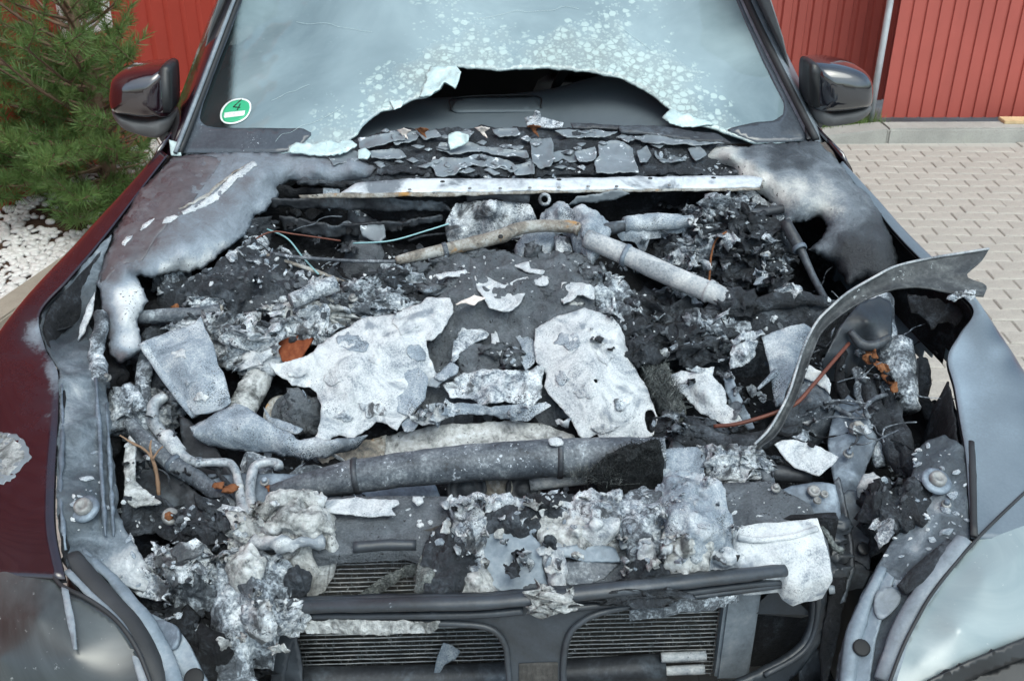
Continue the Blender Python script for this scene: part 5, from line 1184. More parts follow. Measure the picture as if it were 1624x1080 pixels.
for (x, y) in ((668, 425), (700, 412), (760, 408), (850, 404), (905, 410), (690, 460), (800, 500), (860, 500), (740, 500), (900, 460), (870, 470), (930, 430), (655, 500), (640, 520), (780, 560), (810, 575)):
    crumple('crust_lump', eng, x + rs.uniform(-6, 6), y + rs.uniform(-4, 4), .055 if y < 480 else .09, (rs.uniform(.014, .03), rs.uniform(.012, .022), rs.uniform(.010, .018)), X['crust'], 3, .6)
def flake(pts, d, mat, label, nm='ash_flake', cat='ash flake', **k):
    k = dict(dict(res=3.2, jag=1.6, amp=.003, freq=30, thick=.003), **k)
    o = sheet(nm, None, pts if len(pts[0]) > 2 else [(x, y, d) for x, y in pts], X[mat], **k); loose(o, label, cat); return o
flake([(753, 436), (768, 436), (788, 446), (800, 452), (820, 444), (838, 438), (840, 452), (832, 464), (826, 478), (808, 491), (788, 490), (776, 488), (768, 474), (758, 460)], .036, 'ash', 'wide white speckled ash flake in the middle of the engine crust', curl=-.006, curlw=6)
flake([(690, 436), (705, 432), (738, 427), (742, 431), (720, 438), (695, 442)], .030, 'ash', 'thin white ash streak at the upper left of the engine crust')
flake([(723, 481), (742, 472), (752, 468), (770, 473), (758, 477), (752, 483), (738, 479)], .030, 'leaf', 'pale dry leaf with a curled tip lying on the engine crust', nm='leaf', cat='leaf', jag=.6, res=2.2, curl=-.008)
flake([(814, 420), (838, 416), (842, 426), (866, 430), (862, 436), (836, 432)], .028, 'ash', 'white ash sliver near the back of the engine crust')
flake([(848, 440), (868, 438), (870, 448), (858, 452), (848, 448)], .03, 'ash', 'small white chip right of the wide ash flake')
flake([(890, 450), (920, 448), (944, 456), (944, 472), (920, 470), (900, 478), (894, 486), (890, 470)], .036, 'ash', 'white ash patch at the right end of the engine crust', amp=.006)
flake([(718, 546), (730, 524), (760, 518), (775, 524), (772, 534), (750, 542), (735, 556), (726, 566), (716, 572)], .08, 'foil', 'veined grey foil scrap over the front of the engine', amp=.006)
flake([(776, 528), (786, 528), (796, 556), (792, 566), (780, 550)], .08, 'ash', 'narrow upright white flake at the front of the engine')
flake([(818, 532), (838, 528), (850, 545), (848, 575), (834, 588), (826, 572), (828, 550)], .085, 'ashgrey', 'long grey flake left of the big right ash plate')
sheet('crust_step', eng, [(725, 565, .09), (750, 545, .085), (790, 550, .085), (820, 545, .085), (838, 580, .10), (820, 595, .11), (740, 595, .11)], X['crust'], res=4, jag=2, amp=.006, freq=40, ridge=.003, skirt=.03)
# strut brace and other tubes
br1 = tube('brace_tube', car, [(628, 414, .035), (660, 406, .032), (720, 393, .028), (790, 376, .022), (805, 370, .02)], [.010, .0125, .0155, .0165, .0165], X['rusty'], n=12, amp=.001)
tube('brace_tube', car, [(798, 375, .024), (815, 365, .022), (850, 359, .02), (905, 360, .02), (920, 366, .02)], .0155, X['rusty'], n=12, amp=.001)
disc('brace_pin', br1, A(np.array([794.]), np.array([376.]), np.array([.004]))[0], .006, .003, X['black'], n=10, axis=(0, -.5, 1))
tube('brace_tube', car, [(930, 378, .02), (1000, 408, .03), (1070, 440, .04), (1142, 470, .05), (1165, 482, .06)], [.0235, .024, .0245, .0235, .022], X['tubeash'], n=18, amp=.001, seg=40)
crumple('charred_joint', car, 1165, 482, .065, (.04, .035, .03), X['char'], 4, .4)
jt = sheet('brace_joint', car, [(866, 330, .05), (880, 320, .03), (895, 320, .025), (908, 334, .02), (925, 328, .01), (945, 332, .01), (962, 348, .015), (968, 360, .025), (955, 380, .03), (935, 405, .045), (925, 400, .05), (912, 385, .045), (905, 362, .035), (890, 350, .04), (868, 357, .055), (842, 358, .06)], X['ashgrey'], ctrl=[(935, 350, -.005), (885, 335, .02), (925, 375, .015), (905, 350, .04)], res=3.2, jag=1.6, amp=.008, freq=30, ridge=.003, skirt=.03)
sheet('brace_sleeve', jt, [(840, 358, .05), (870, 354, .05), (880, 372, .06), (868, 398, .08), (820, 402, .09), (818, 385, .08)], X['ashgrey'], res=4, jag=1, amp=.004, skirt=.04)
sheet('brace_sleeve', jt, [(880, 374, .06), (905, 376, .06), (908, 402, .08), (882, 402, .08)], X['foil'], res=4, jag=1.5, amp=.005, skirt=.04)
disc('hook_ring', jt, A(np.array([863.]), np.array([317.]), np.array([.03]))[0], .02, .01, X['foil'], n=18, axis=(.2, -1, .5), prof=[(.012, 0), (.017, .005), (.012, .010), (.008, .005), (.012, 0)])
tube('cross_pipe', car, [(955, 365, .03), (1000, 358, .04), (1060, 356, .05), (1110, 350, .05), (1200, 338, .05), (1250, 330, .05)], [.016, .015, .014, .013, .012, .012], X['darkmetal'], n=12, amp=.001)
tube('pipe_sheath', car, [(990, 356, .03), (1030, 353, .035), (1065, 352, .04), (1098, 352, .045)], [.02, .022, .02, .016], X['ashgrey'], n=12, amp=.004, freq=40)
sheet('pipe_sheath', car, [(975, 352, .02), (1010, 348, .02), (1022, 350, .025), (1060, 350, .035), (1092, 354, .045), (1050, 362, .05), (1032, 364, .05), (1025, 384, .07), (1018, 386, .075), (1008, 372, .05), (985, 366, .04)], X['ashgrey'], res=3.5, jag=1.4, amp=.005, skirt=.02)
# motor housing behind the brace
sheet('wiper_motor', car, [(708, 350, .08), (722, 325, .05), (745, 318, .045), (800, 318, .05), (842, 324, .05), (850, 345, .07), (838, 350, .08), (800, 346, .08), (760, 352, .085), (735, 368, .10), (712, 366, .10)], X['foil'], ctrl=[(780, 330, .03)], res=3.5, jag=1.6, amp=.006, freq=30, ridge=.003, skirt=.05)
tube('wiper_motor_pipe', car, [(740, 314, .04), (790, 310, .035), (840, 314, .04)], .014, X['darkmetal'], n=10, amp=.002)
disc('pulley', car, A(np.array([790.]), np.array([358.]), np.array([.13]))[0], .05, .02, X['soot'], n=24, axis=(0, -1, .5))

# ------------------------------------------------------------------ upper right of the bay: ash heap and dark strut well
for (x, y, d, s, m_) in ((1110, 345, .06, .03, 'foil'), (1145, 342, .05, .05, 'foil'), (1170, 335, .06, .03, 'char'), (1125, 375, .08, .035, 'foil'), (1090, 395, .09, .04, 'foil'), (1065, 405, .10, .035, 'charash'), (1080, 420, .10, .03, 'foil'), (1110, 415, .10, .035, 'foil'), (1155, 380, .07, .05, 'charash'), (1180, 365, .07, .045, 'char'), (1200, 385, .08, .05, 'charash'), (1165, 415, .10, .05, 'charash'), (1205, 410, .10, .04, 'foil'), (1215, 440, .11, .04, 'charash'), (1185, 445, .12, .045, 'char'), (1225, 400, .10, .04, 'char'), (1100, 445, .11, .03, 'charash'), (1030, 375, .09, .04, 'charash'), (1050, 365, .08, .03, 'char'), (1190, 345, .08, .03, 'charash'), (1150, 445, .12, .03, 'char'), (1100, 358, .06, .02, 'ash'), (1135, 400, .09, .025, 'foil')):
    crumple('ash_lump', car, x, y, d + .012, (s, s * .8, s * .8), X['char' if m_ != 'foil' else 'charash'], 4, .6, 2.6)
    for q in range(2): scrap(x + rs.uniform(-14, 14), y + rs.uniform(-9, 9), d - s * .45 + rs.uniform(-.01, .01), rs.uniform(8, 17), rs.uniform(6, 12), m_, (rs.uniform(-.03, .03), rs.uniform(-.03, .02)), amp=.010, ridge=.007)
sheet('ash_scrap', car, [(1050, 410, .08), (1070, 396, .07), (1085, 392, .07), (1086, 410, .08), (1082, 422, .10), (1070, 420, .1)], X['foil'], res=3, jag=1.5, amp=.008, freq=50, thick=.003)
sheet('ash_scrap', car, [(1190, 380, .06), (1212, 378, .05), (1215, 400, .07), (1212, 425, .10), (1198, 434, .11), (1190, 420, .1), (1195, 400, .08)], X['foil'], res=3, jag=1.5, amp=.008, freq=50, thick=.003)
sheet('ash_scrap', car, [(1205, 440, .09), (1225, 432, .08), (1236, 448, .10), (1210, 456, .11)], X['foil'], res=3, jag=1.5, amp=.006, freq=50, thick=.003)
wr = tube('rusty_wire', car, [(1152, 368, .03), (1136, 380, .03), (1128, 405, .05), (1126, 430, .07), (1124, 448, .09)], .0025, X['rust'], n=6)
sheet('foil_strip', car, [(1040, 462, .09), (1068, 452, .08), (1092, 466, .08), (1115, 480, .09), (1112, 492, .10), (1090, 478, .10), (1060, 468, .10)], X['foil'], res=3, jag=1.5, amp=.006, freq=40, thick=.003)
tube('thin_hose', car, [(952, 415, .06), (965, 440, .09), (985, 460, .12), (1020, 468, .12), (1040, 460, .11)], .0045, X['charash'], n=6, amp=.001)
tube('charred_hose', car, [(1115, 512, .09), (1160, 495, .08), (1220, 480, .07), (1270, 474, .065), (1310, 480, .07)], [.014, .018, .019, .018, .014], X['char'], n=12, amp=.005, freq=40)
sheet('charred_shelf', car, [(1080, 530, .11), (1110, 505, .10), (1150, 490, .09), (1220, 478, .08), (1300, 472, .07), (1350, 480, .08), (1300, 510, .10), (1240, 530, .11), (1180, 545, .12), (1110, 550, .13)], X['char'], res=4.5, jag=3, amp=.012, freq=22, ridge=.007, skirt=.10)
crumple('ash_lump', car, 1255, 468, .06, (.02, .012, .016), X['foil'], 3, .7)
crumple('ash_lump', car, 1050, 500, .14, (.06, .05, .04), X['char'], 4, .6)
crumple('ash_lump', car, 1130, 530, .11, (.05, .04, .035), X['charash'], 4, .6)
crumple('ash_lump', car, 1100, 560, .13, (.06, .05, .04), X['char'], 5, .6)
rod = tube('strut_rod', car, [(1245, 352, .02), (1265, 388, .05), (1272, 400, .06), (1290, 440, .09), (1313, 482, .10)], [.014, .015, .010, .0085, .008], X['darkmetal'], n=12)
boxm('strut_tower', car, (.66, 1.18, .70), (.30, .30, .25), X['soot'], bevel=.03)

# ------------------------------------------------------------------ big loose plates on the engine
flake([(425, 577, .07), (462, 574, .065), (498, 562, .06), (505, 548, .06), (540, 522, .055), (580, 502, .05), (640, 490, .045), (668, 484, .045), (678, 474, .045), (716, 474, .04), (718, 492, .04), (702, 522, .05), (684, 538, .055), (676, 538, .06), (680, 560, .07), (690, 590, .085), (706, 601, .09), (690, 612, .095), (676, 610, .095), (664, 642, .105), (642, 664, .115), (630, 684, .12), (612, 672, .12), (598, 668, .12), (585, 680, .125), (560, 694, .13), (540, 690, .13), (518, 700, .125), (498, 692, .12), (508, 670, .11), (510, 645, .10), (503, 622, .10), (490, 613, .095), (462, 610, .09), (446, 596, .08)], 0, 'ash', 'largest white ash plate spread over the left of the engine', nm='burnt_cover_plate', cat='cover plate', res=4, jag=2.2, amp=.006, freq=14, ridge=.0015, thick=.004, ctrl=[(560, 560, .05), (600, 600, .075), (640, 540, .05), (560, 630, .09), (620, 650, .105), (540, 590, .07)])
flake([(612, 600, .088), (640, 588, .08), (664, 582, .078), (680, 600, .085), (676, 630, .10), (650, 660, .11), (628, 650, .105), (618, 625, .095)], 0, 'ashgrey', 'smooth grey scab lying on the largest ash plate', nm='ash_flake', res=3.6, jag=1.2, amp=.002, thick=.004)
flake([(299, 678, .11), (318, 666, .10), (340, 655, .09), (372, 640, .085), (398, 648, .08), (418, 662, .085), (446, 680, .10), (476, 696, .11), (500, 692, .105), (520, 698, .10), (560, 694, .11), (586, 690, .12), (560, 712, .14), (520, 726, .15), (480, 728, .15), (430, 722, .15), (390, 716, .15), (350, 712, .145), (318, 704, .14), (304, 692, .12)], 0, 'ashgrey', 'curled grey plate with a rolled lower edge left of the engine', nm='burnt_cover_plate', cat='cover plate', res=4, jag=1.6, amp=.005, freq=16, thick=.004, ctrl=[(380, 680, .095), (450, 706, .12), (340, 680, .10)], curl=.012, curlw=8)
flake([(416, 645, .12), (430, 662, .12), (460, 672, .12), (482, 682, .12), (470, 690, .125), (440, 680, .125), (424, 668, .125)], 0, 'ashgrey', 'small grey triangular scrap inside the curled plate', nm='ash_flake', res=3.4, jag=1.2)
flake([(848, 522, .06), (868, 508, .05), (884, 500, .045), (905, 494, .04), (926, 487, .04), (948, 495, .045), (972, 503, .05), (984, 520, .055), (994, 552, .07), (1006, 580, .085), (1022, 608, .10), (1034, 640, .115), (1042, 664, .125), (1036, 690, .135), (1018, 696, .14), (1002, 692, .14), (985, 701, .14), (960, 704, .14), (946, 688, .135), (930, 698, .135), (916, 690, .13), (905, 664, .12), (890, 648, .115), (872, 628, .105), (862, 612, .10), (866, 592, .09), (850, 572, .08), (846, 545, .07)], 0, 'ash', 'smooth white ash plate over the right of the engine', nm='burnt_cover_plate', cat='cover plate', res=4, jag=1.5, amp=.0035, freq=12, thick=.004, ctrl=[(920, 540, .04), (940, 600, .06), (970, 660, .10), (900, 600, .075), (990, 600, .075)], holes=[[(942, 601), (947, 600), (949, 605), (944, 607)], [(1022, 655), (1034, 650), (1040, 668), (1036, 686), (1026, 680)]])
flake([(1032, 690), (1050, 668), (1058, 672), (1054, 694), (1040, 702)], .14, 'ashgrey', 'grey scrap at the lower right corner of the right ash plate')
flake([(704, 612, .10), (724, 596, .092), (760, 588, .09), (800, 590, .09), (830, 584, .088), (866, 586, .088), (862, 604, .095), (860, 630, .105), (840, 640, .11), (800, 638, .11), (770, 644, .11), (740, 634, .108), (716, 630, .105)], 0, 'foil', 'crumpled grey foil sheet between the two white plates', nm='foil_sheet', cat='foil', res=3.5, jag=2.5, amp=.008, freq=28, ridge=.004, thick=.003)
flake([(662, 652, .115), (690, 640, .11), (740, 640, .108), (780, 644, .11), (830, 640, .11), (866, 636, .112), (876, 642, .115), (852, 656, .125), (836, 668, .13), (800, 664, .13), (770, 656, .125), (730, 658, .125), (700, 664, .125), (670, 668, .125)], 0, 'ashgrey', 'bent grey strip under the crumpled foil sheet', nm='foil_sheet', cat='foil', res=3.5, jag=1.8, amp=.006, freq=28, ridge=.002, thick=.003)
flake([(664, 656), (700, 640), (722, 634), (720, 650), (700, 660), (690, 672), (660, 668)], .11, 'ash', 'frayed white ash tuft right of the largest plate', amp=.012, freq=40, res=3)
flake([(636, 672), (655, 655), (664, 668), (655, 682), (640, 684)], .118, 'ashgrey', 'veined grey chip hanging off the largest plate')
flake([(686, 596), (715, 574), (728, 580), (724, 592), (700, 602)], .085, 'ashgrey', 'grey flat flake right of the largest plate')
flake([(225, 541, .05), (252, 531, .05), (280, 522, .05), (308, 514, .05), (318, 502, .045), (326, 522, .05), (338, 545, .055), (346, 580, .07), (354, 590, .075), (360, 612, .085), (366, 636, .095), (354, 648, .10), (332, 655, .105), (308, 658, .11), (290, 636, .105), (262, 600, .09), (240, 568, .07)], 0, 'ashgrey', 'smooth pale grey plate standing tilted at the left of the bay', nm='burnt_cover_plate', cat='cover plate', res=4, jag=.7, amp=.002, freq=10, thick=.004, ctrl=[(290, 570, .055), (320, 620, .075), (300, 540, .05)])
tube('plate_edge', car, [(226, 545, .055), (250, 580, .08), (280, 622, .10), (310, 660, .12)], [.010, .011, .011, .010], X['ashgrey'], n=8, amp=.001, flat=.6)
flake([(431, 524, .08), (456, 528, .08), (500, 534, .08), (474, 574, .10), (462, 576, .10), (448, 574, .10), (438, 548, .09)], 0, 'brownplate', 'brown rusty triangular plate above the largest ash plate', nm='rusty_plate', cat='plate', jag=.5, thick=.004)
flake([(432, 520), (470, 516), (510, 522), (512, 530), (470, 528), (440, 528)], .07, 'foil', 'crinkled white strip above the brown triangular plate', amp=.01, freq=50)
# parts under the plates
for k in range(3):
    p = A(np.array([446. + k * 12]), np.array([668. - k * 2]), np.array([.19]))[0]
    disc('pulley_plate', car, p, .055, .012, X['crust'] if k else X['rusty'], n=22, axis=(1, -.5, .4))
crumple('melted_lump', car, 478, 660, .16, (.045, .03, .045), X['crust'], 4, .3)
sheet('intake_face', car, [(612, 690, .17), (690, 676, .16), (780, 668, .155), (860, 670, .155), (910, 690, .16), (920, 710, .17), (760, 716, .18), (610, 722, .19)], X['tan'], res=5, jag=1.5, amp=.004, freq=14, thick=.006)
sheet('intake_face', car, [(500, 720, .18), (560, 700, .17), (612, 690, .17), (610, 730, .2), (520, 750, .2)], X['rusty'], res=5, jag=1.5, amp=.004, freq=14, thick=.006)

# ------------------------------------------------------------------ right middle of the bay
o = sheet('fibre_mat', None, [(1018, 560, .10), (1026, 543, .09), (1040, 552, .09), (1060, 585, .10), (1075, 620, .12), (1085, 650, .14), (1070, 668, .15), (1050, 640, .15), (1030, 610, .14), (1016, 585, .12)], X['fiber'], res=3.2, jag=3, amp=.008, freq=60, ridge=.004, skirt=.03); loose(o, 'frayed grey fibre mat right of the right ash plate', 'fibre mat')
flake([(1064, 592, .09), (1085, 587, .085), (1100, 592, .085), (1118, 588, .08), (1134, 582, .08), (1130, 596, .085), (1146, 612, .09), (1152, 632, .10), (1150, 640, .105), (1168, 655, .11), (1180, 676, .125), (1168, 680, .13), (1140, 670, .13), (1112, 655, .125), (1095, 635, .12), (1078, 622, .11), (1066, 610, .10)], 0, 'ash', 'torn white plate right of the fibre mat', nm='burnt_cover_plate', cat='cover plate', jag=2, amp=.005, ctrl=[(1120, 625, .09)])
flake([(1094, 588, .075), (1104, 580, .07), (1120, 584, .07), (1108, 592, .08)], 0, 'foil', 'little pointed flake on top of the torn white plate')
flake([(1155, 560, .06), (1162, 546, .05), (1180, 540, .045), (1202, 540, .045), (1200, 560, .06), (1190, 578, .075), (1172, 582, .08), (1156, 586, .08)], 0, 'foil', 'bright crinkled foil pocket left of the bent strip', amp=.007, ctrl=[(1180, 562, .05)])
flake([(1158, 540), (1180, 530), (1205, 524), (1212, 530), (1190, 538), (1165, 545)], .04, 'foil', 'rolled foil edge above the foil pocket', amp=.01, freq=50)
sheet('bent_bracket', car, [(1148, 600, .10), (1158, 590, .095), (1166, 610, .10), (1180, 640, .12), (1198, 680, .14), (1186, 682, .145), (1166, 650, .13), (1150, 620, .115)], X['metal'], res=4, jag=.8, amp=.003, thick=.005)
sheet('foil_cone', car, [(1208, 535, .05), (1240, 520, .04), (1275, 512, .035), (1288, 520, .04), (1270, 560, .06), (1250, 610, .08), (1240, 640, .10), (1228, 645, .11), (1226, 620, .1), (1220, 580, .08)], X['ashgrey'], ctrl=[(1245, 560, .055)], res=4, jag=1, amp=.003, freq=20, thick=.004)
tube('foil_spike', car, [(1202, 617, .09), (1220, 600, .085), (1232, 590, .08)], [.003, .006, .009], X['ashgrey'], n=8)
# fan motor disc
fm = sheet('fan_housing', car, [(1246, 640, .11), (1262, 600, .09), (1290, 606, .09), (1312, 622, .10), (1320, 640, .11), (1310, 660, .13), (1280, 668, .14), (1255, 664, .13)], X['tarhose'], ctrl=[(1285, 636, .09)], res=4, jag=.6, amp=.003, freq=24, skirt=.06, spl=True)
sheet('pale_crust', fm, [(1264, 578, .06), (1280, 580, .06), (1310, 594, .07), (1318, 608, .08), (1316, 624, .09), (1300, 610, .085), (1276, 600, .08), (1262, 596, .075)], X['ash'], res=3.5, jag=1.8, amp=.004, thick=.006)
tube('brown_wire', car, [(1132, 676, .115), (1170, 672, .10), (1225, 656, .08), (1262, 640, .07), (1290, 610, .06), (1320, 575, .06), (1346, 545, .07)], .0042, X['wire'], n=8, seg=50)
# bent strip torn from the bonnet edge, leaning out over the right wing
e1 = [(1568, 396, -.10), (1530, 402, -.10), (1470, 412, -.10), (1420, 424, -.095), (1388, 440, -.085), (1345, 465, -.06), (1318, 488, -.04), (1295, 512, -.02), (1276, 548, .0), (1262, 590, .02), (1252, 622, .04), (1236, 655, .06), (1218, 684, .08), (1196, 706, .09)]
e2 = [(1560, 470, -.075), (1535, 468, -.075), (1480, 458, -.075), (1432, 456, -.07), (1398, 464, -.065), (1356, 482, -.05), (1332, 500, -.03), (1306, 524, -.01), (1290, 556, .005), (1276, 596, .025), (1264, 628, .045), (1250, 658, .065), (1228, 692, .085), (1203, 712, .095)]
bs = empty('bent_metal_strip', (0, 0, 0))
E1, E2 = Z(e1), Z(e2)
bs.location = Vector(E1[-1]); tag(bs, 'long bent scorched metal strip curving out over the right wing', 'metal strip')
Lc = -np.array(E1[-1])
EM = E1 * .5 + E2 * .5 + np.array([0, .006, -.006]); EM[0] = E1[1] * .45 + E2[1] * .55; EM[1] = EM[1] * .6 + EM[2] * .4
EQ = E1 * .75 + E2 * .25 + np.array([0, .004, -.003]); EQ[0] = EQ[0] * .75 + EQ[1] * .25
ER = E1 * .25 + E2 * .75 + np.array([0, .004, -.004]); ER[0] = ER[0] * 1.12 - ER[1] * .12
st_o = loft('strip', bs, [E1 + Lc, EQ + Lc, EM + Lc, ER + Lc, E2 + Lc], X['stripdark'], 110, 14, thick=.003, amp=.0025, freq=20)
tube('strip_edge', bs, E1 + Lc + np.array([0, 0, .002]), [.0028] * 8, X['tubeash'], world=True, n=6, seg=100)
a = np.array([(1500, 474, -.07), (1518, 462, -.075), (1545, 462, -.078), (1550, 468, -.075), (1540, 478, -.07), (1525, 472, -.072), (1512, 478, -.07)])
sheet('foil_fringe', bs, [tuple(q) for q in a], X['foil'], res=2.6, jag=2, amp=.006, freq=70, thick=.003, top=lambda V: V + Lc)
# rail and hoses at the right
rr = sheet('inner_rail', car, [(1450, 715, .07), (1470, 700, .06), (1500, 690, .05), (1530, 712, .045), (1534, 770, .045), (1538, 850, .05), (1515, 885, .06), (1478, 935, .07), (1448, 985, .08), (1424, 1035, .095), (1400, 1100, .12), (1320, 1110, .15), (1330, 1040, .13), (1350, 980, .12), (1375, 925, .11), (1400, 885, .10), (1425, 840, .095), (1440, 790, .09), (1446, 750, .08)], X['rail'], ctrl=[(1490, 740, .05), (1490, 800, .06), (1470, 860, .07), (1430, 930, .085), (1390, 1010, .11)], res=5, jag=1.2, amp=.004, freq=16, ridge=.002, thick=.005)
px_attr(rr, [(1490, 720, .35), (1480, 800, .8), (1460, 840, .7), (1450, 870, .8), (1500, 830, .4), (1510, 780, .6), (1530, 760, .2), (1440, 900, .4), (1420, 960, .35), (1400, 1020, .3), (1370, 1050, .25), (1350, 1000, .2), (1470, 900, .1), (1380, 940, .5)], off=-.17)
bp = A(np.array([1484.]), np.array([764.]), np.array([.045]))[0]
b = disc('bolt_washer', rr, bp, .028, .007, X['metal'], n=20, axis=(.1, -.4, 1)); disc('bolt', b, bp + np.array([0, -.003, .007]), .016, .009, X['bolt'], n=16, axis=(.1, -.4, 1), prof=[(0, .006), (.006, .006), (.009, .010), (.015, .009), (.016, 0)])
for pts, r, m_ in (([(1528, 855, .045), (1500, 890, .052), (1462, 945, .065), (1432, 1000, .08), (1405, 1080, .105)], [.014, .017, .018, .018, .018], 'pillar'), ([(1510, 860, .05), (1480, 890, .055), (1455, 915, .06), (1430, 935, .07)], [.010, .016, .018, .012], 'char'), ([(1541, 700, .035), (1543, 760, .035), (1545, 850, .038)], .006, 'rubber'), ([(1400, 900, .085), (1372, 960, .10), (1352, 1020, .115), (1345, 1090, .13)], [.008, .012, .014, .014], 'bluemetal')):
    tube('lamp_seal', rr, pts, r, X[m_], n=10, amp=.0015, flat=.55)
bl = sheet('lamp_bracket', car, [(1405, 905, .085), (1418, 915, .08), (1400, 970, .092), (1388, 1020, .105), (1378, 1090, .12), (1340, 1090, .13), (1352, 1020, .115), (1378, 955, .10)], X['bluemetal'], res=5, jag=.4, amp=.001, thick=.008)
disc('bracket_hole', bl, A(np.array([1366.]), np.array([1027.]), np.array([.108]))[0], .0145, .004, X['black'], n=18, axis=(0, -.5, 1))
sheet('bracket_ear', bl, [(1388, 945, .085), (1398, 933, .08), (1416, 930, .078), (1428, 940, .08), (1424, 960, .085), (1400, 980, .09), (1388, 970, .09)], X['pillar'], res=5, jag=.2, amp=.001, thick=.008, spl=True)
vb = sheet('strut_bracket', car, [(1312, 700, .14), (1325, 645, .12), (1345, 625, .11), (1362, 640, .11), (1385, 665, .12), (1392, 700, .14), (1375, 740, .16), (1360, 800, .19), (1345, 850, .2), (1330, 800, .19), (1318, 745, .16)], X['metal'], ctrl=[(1355, 690, .12), (1350, 760, .15)], res=5, jag=1, amp=.003, thick=.006)
nb_ = A(np.array([1358.]), np.array([682.]), np.array([.115]))[0]
o = disc('bolt', vb, nb_, .016, .01, X['bolt'], n=18, axis=(0, -.4, 1)); disc('bolt_head', o, nb_ + np.array([0, -.004, .009]), .011, .012, X['rusty'], n=6, axis=(0, -.4, 1))
sheet('side_support', car, [(1330, 790, .16), (1345, 775, .15), (1372, 782, .15), (1392, 790, .15), (1382, 850, .18), (1380, 895, .20), (1350, 900, .21), (1348, 850, .19)], X['darkmetal'], res=5, jag=.8, amp=.002, skirt=.05)
disc('screw', car, A(np.array([1368.]), np.array([870.]), np.array([.185]))[0], .012, .006, X['blacktrim'], n=16, axis=(0, -.6, 1))
sheet('bent_clip', car, [(1362, 770, .12), (1370, 752, .11), (1385, 748, .11), (1398, 762, .11), (1432, 768, .10), (1440, 785, .105), (1430, 800, .11), (1400, 790, .12), (1378, 785, .13)], X['tubeash'], ctrl=[(1385, 765, .10)], res=4, jag=1, amp=.004, skirt=.02)
crumple('melted_lump', car, 1420, 820, .13, (.05, .05, .05), X['char'], 4, .5)
for pts, r, m_ in (([(1375, 610, .12), (1390, 660, .12), (1415, 700, .13), (1440, 760, .15)], [.020, .022, .020, .018], 'char'), ([(1405, 620, .12), (1425, 680, .12), (1440, 720, .12), (1455, 770, .14)], [.015, .018, .02, .016], 'char'), ([(1360, 590, .12), (1370, 640, .13), (1385, 690, .15), (1400, 740, .17)], .013, 'charash'), ([(1340, 560, .10), (1330, 600, .11), (1345, 640, .13)], .010, 'soot'), ([(1425, 545, .10), (1432, 600, .12), (1440, 650, .14)], [.03, .026, .022], 'charash'), ([(1395, 480, .10), (1400, 520, .10), (1408, 560, .11), (1430, 620, .13)], [.03, .028, .024, .02], 'charash')):
    tube('charred_hose', car, pts, r, X[m_], n=12, amp=.006, freq=40)
for pts, r in (([(1448, 575, .16), (1450, 610, .17), (1448, 640, .19)], [.012, .010, .014]), ([(1462, 572, .16), (1466, 600, .17), (1462, 630, .19), (1480, 660, .22)], [.016, .012, .014, .02])):
    tube('charred_strut', car, pts, r, X['char'], n=10, amp=.003)
for (x0, y0, x1, y1) in ((1375, 545, 1392, 568), (1388, 570, 1405, 590), (1400, 592, 1418, 612), (1372, 558, 1384, 575), (1396, 575, 1412, 588), (1412, 600, 1422, 622)):
    sheet('rust_scale', car, [(x0, y0, .075), ((x0 + x1) / 2 + 5, (y0 + y1) / 2 - 5, .07), (x1 + 2, y1, .085), (x1 - 6, y1 + 2, .09), (x0 - 4, y0 + 6, .08)], X['rust'], res=2.4, jag=2.4, amp=.005, freq=70, thick=.0015)
sheet('dark_casing', car, [(1330, 520, .05), (1365, 478, .03), (1395, 470, .03), (1414, 480, .04), (1415, 515, .06), (1410, 545, .08), (1370, 540, .09), (1345, 560, .10), (1310, 560, .09)], X['plastic'], ctrl=[(1375, 510, .04)], res=4.5, jag=1, amp=.003, freq=14, skirt=.06)
tube('casing_rim', car, [(1348, 525, .05), (1365, 545, .07), (1385, 548, .07), (1412, 535, .06)], [.008, .012, .012, .008], X['darkmetal'], n=8)
sheet('liner_rag', car, [(1442, 462, .07), (1480, 474, .08), (1520, 480, .08), (1528, 500, .09), (1515, 518, .11), (1500, 508, .11), (1480, 520, .12), (1460, 500, .11), (1445, 495, .10)], X['soot'], res=4.5, jag=4, amp=.006, freq=30, thick=.004)
flake([(1230, 705, .10), (1242, 697, .095), (1275, 700, .095), (1298, 706, .10), (1312, 714, .10), (1330, 724, .105), (1318, 740, .11), (1300, 757, .12), (1285, 750, .12), (1262, 740, .115), (1245, 728, .11)], 0, 'ash', 'broad white ash flake near the right end of the radiator support', jag=1.6, amp=.004)
tube('cross_tube', car, [(1060, 720, .14), (1110, 735, .14), (1180, 745, .145), (1285, 755, .15)], [.028, .02, .017, .015], X['darkmetal'], n=12, amp=.002)
tube('hanging_strap', car, [(1190, 710, .11), (1205, 735, .11), (1218, 760, .12), (1225, 785, .14)], [.010, .012, .013, .010], X['tarhose'], n=8, amp=.002, flat=.5)
crumple('ash_lump', car, 1152, 740, .11, (.038, .03, .025), X['foil'], 4, .6)
crumple('ash_lump', car, 1190, 735, .13, (.03, .03, .02), X['charash'], 4, .6)
crumple('melted_lump', car, 1095, 690, .14, (.06, .03, .02), X['char'], 4, .5)
tube('charred_hose', car, [(1090, 665, .13), (1120, 690, .13), (1150, 705, .13), (1200, 700, .12), (1260, 680, .12)], [.012, .018, .02, .018, .012], X['char'], n=10, amp=.005)

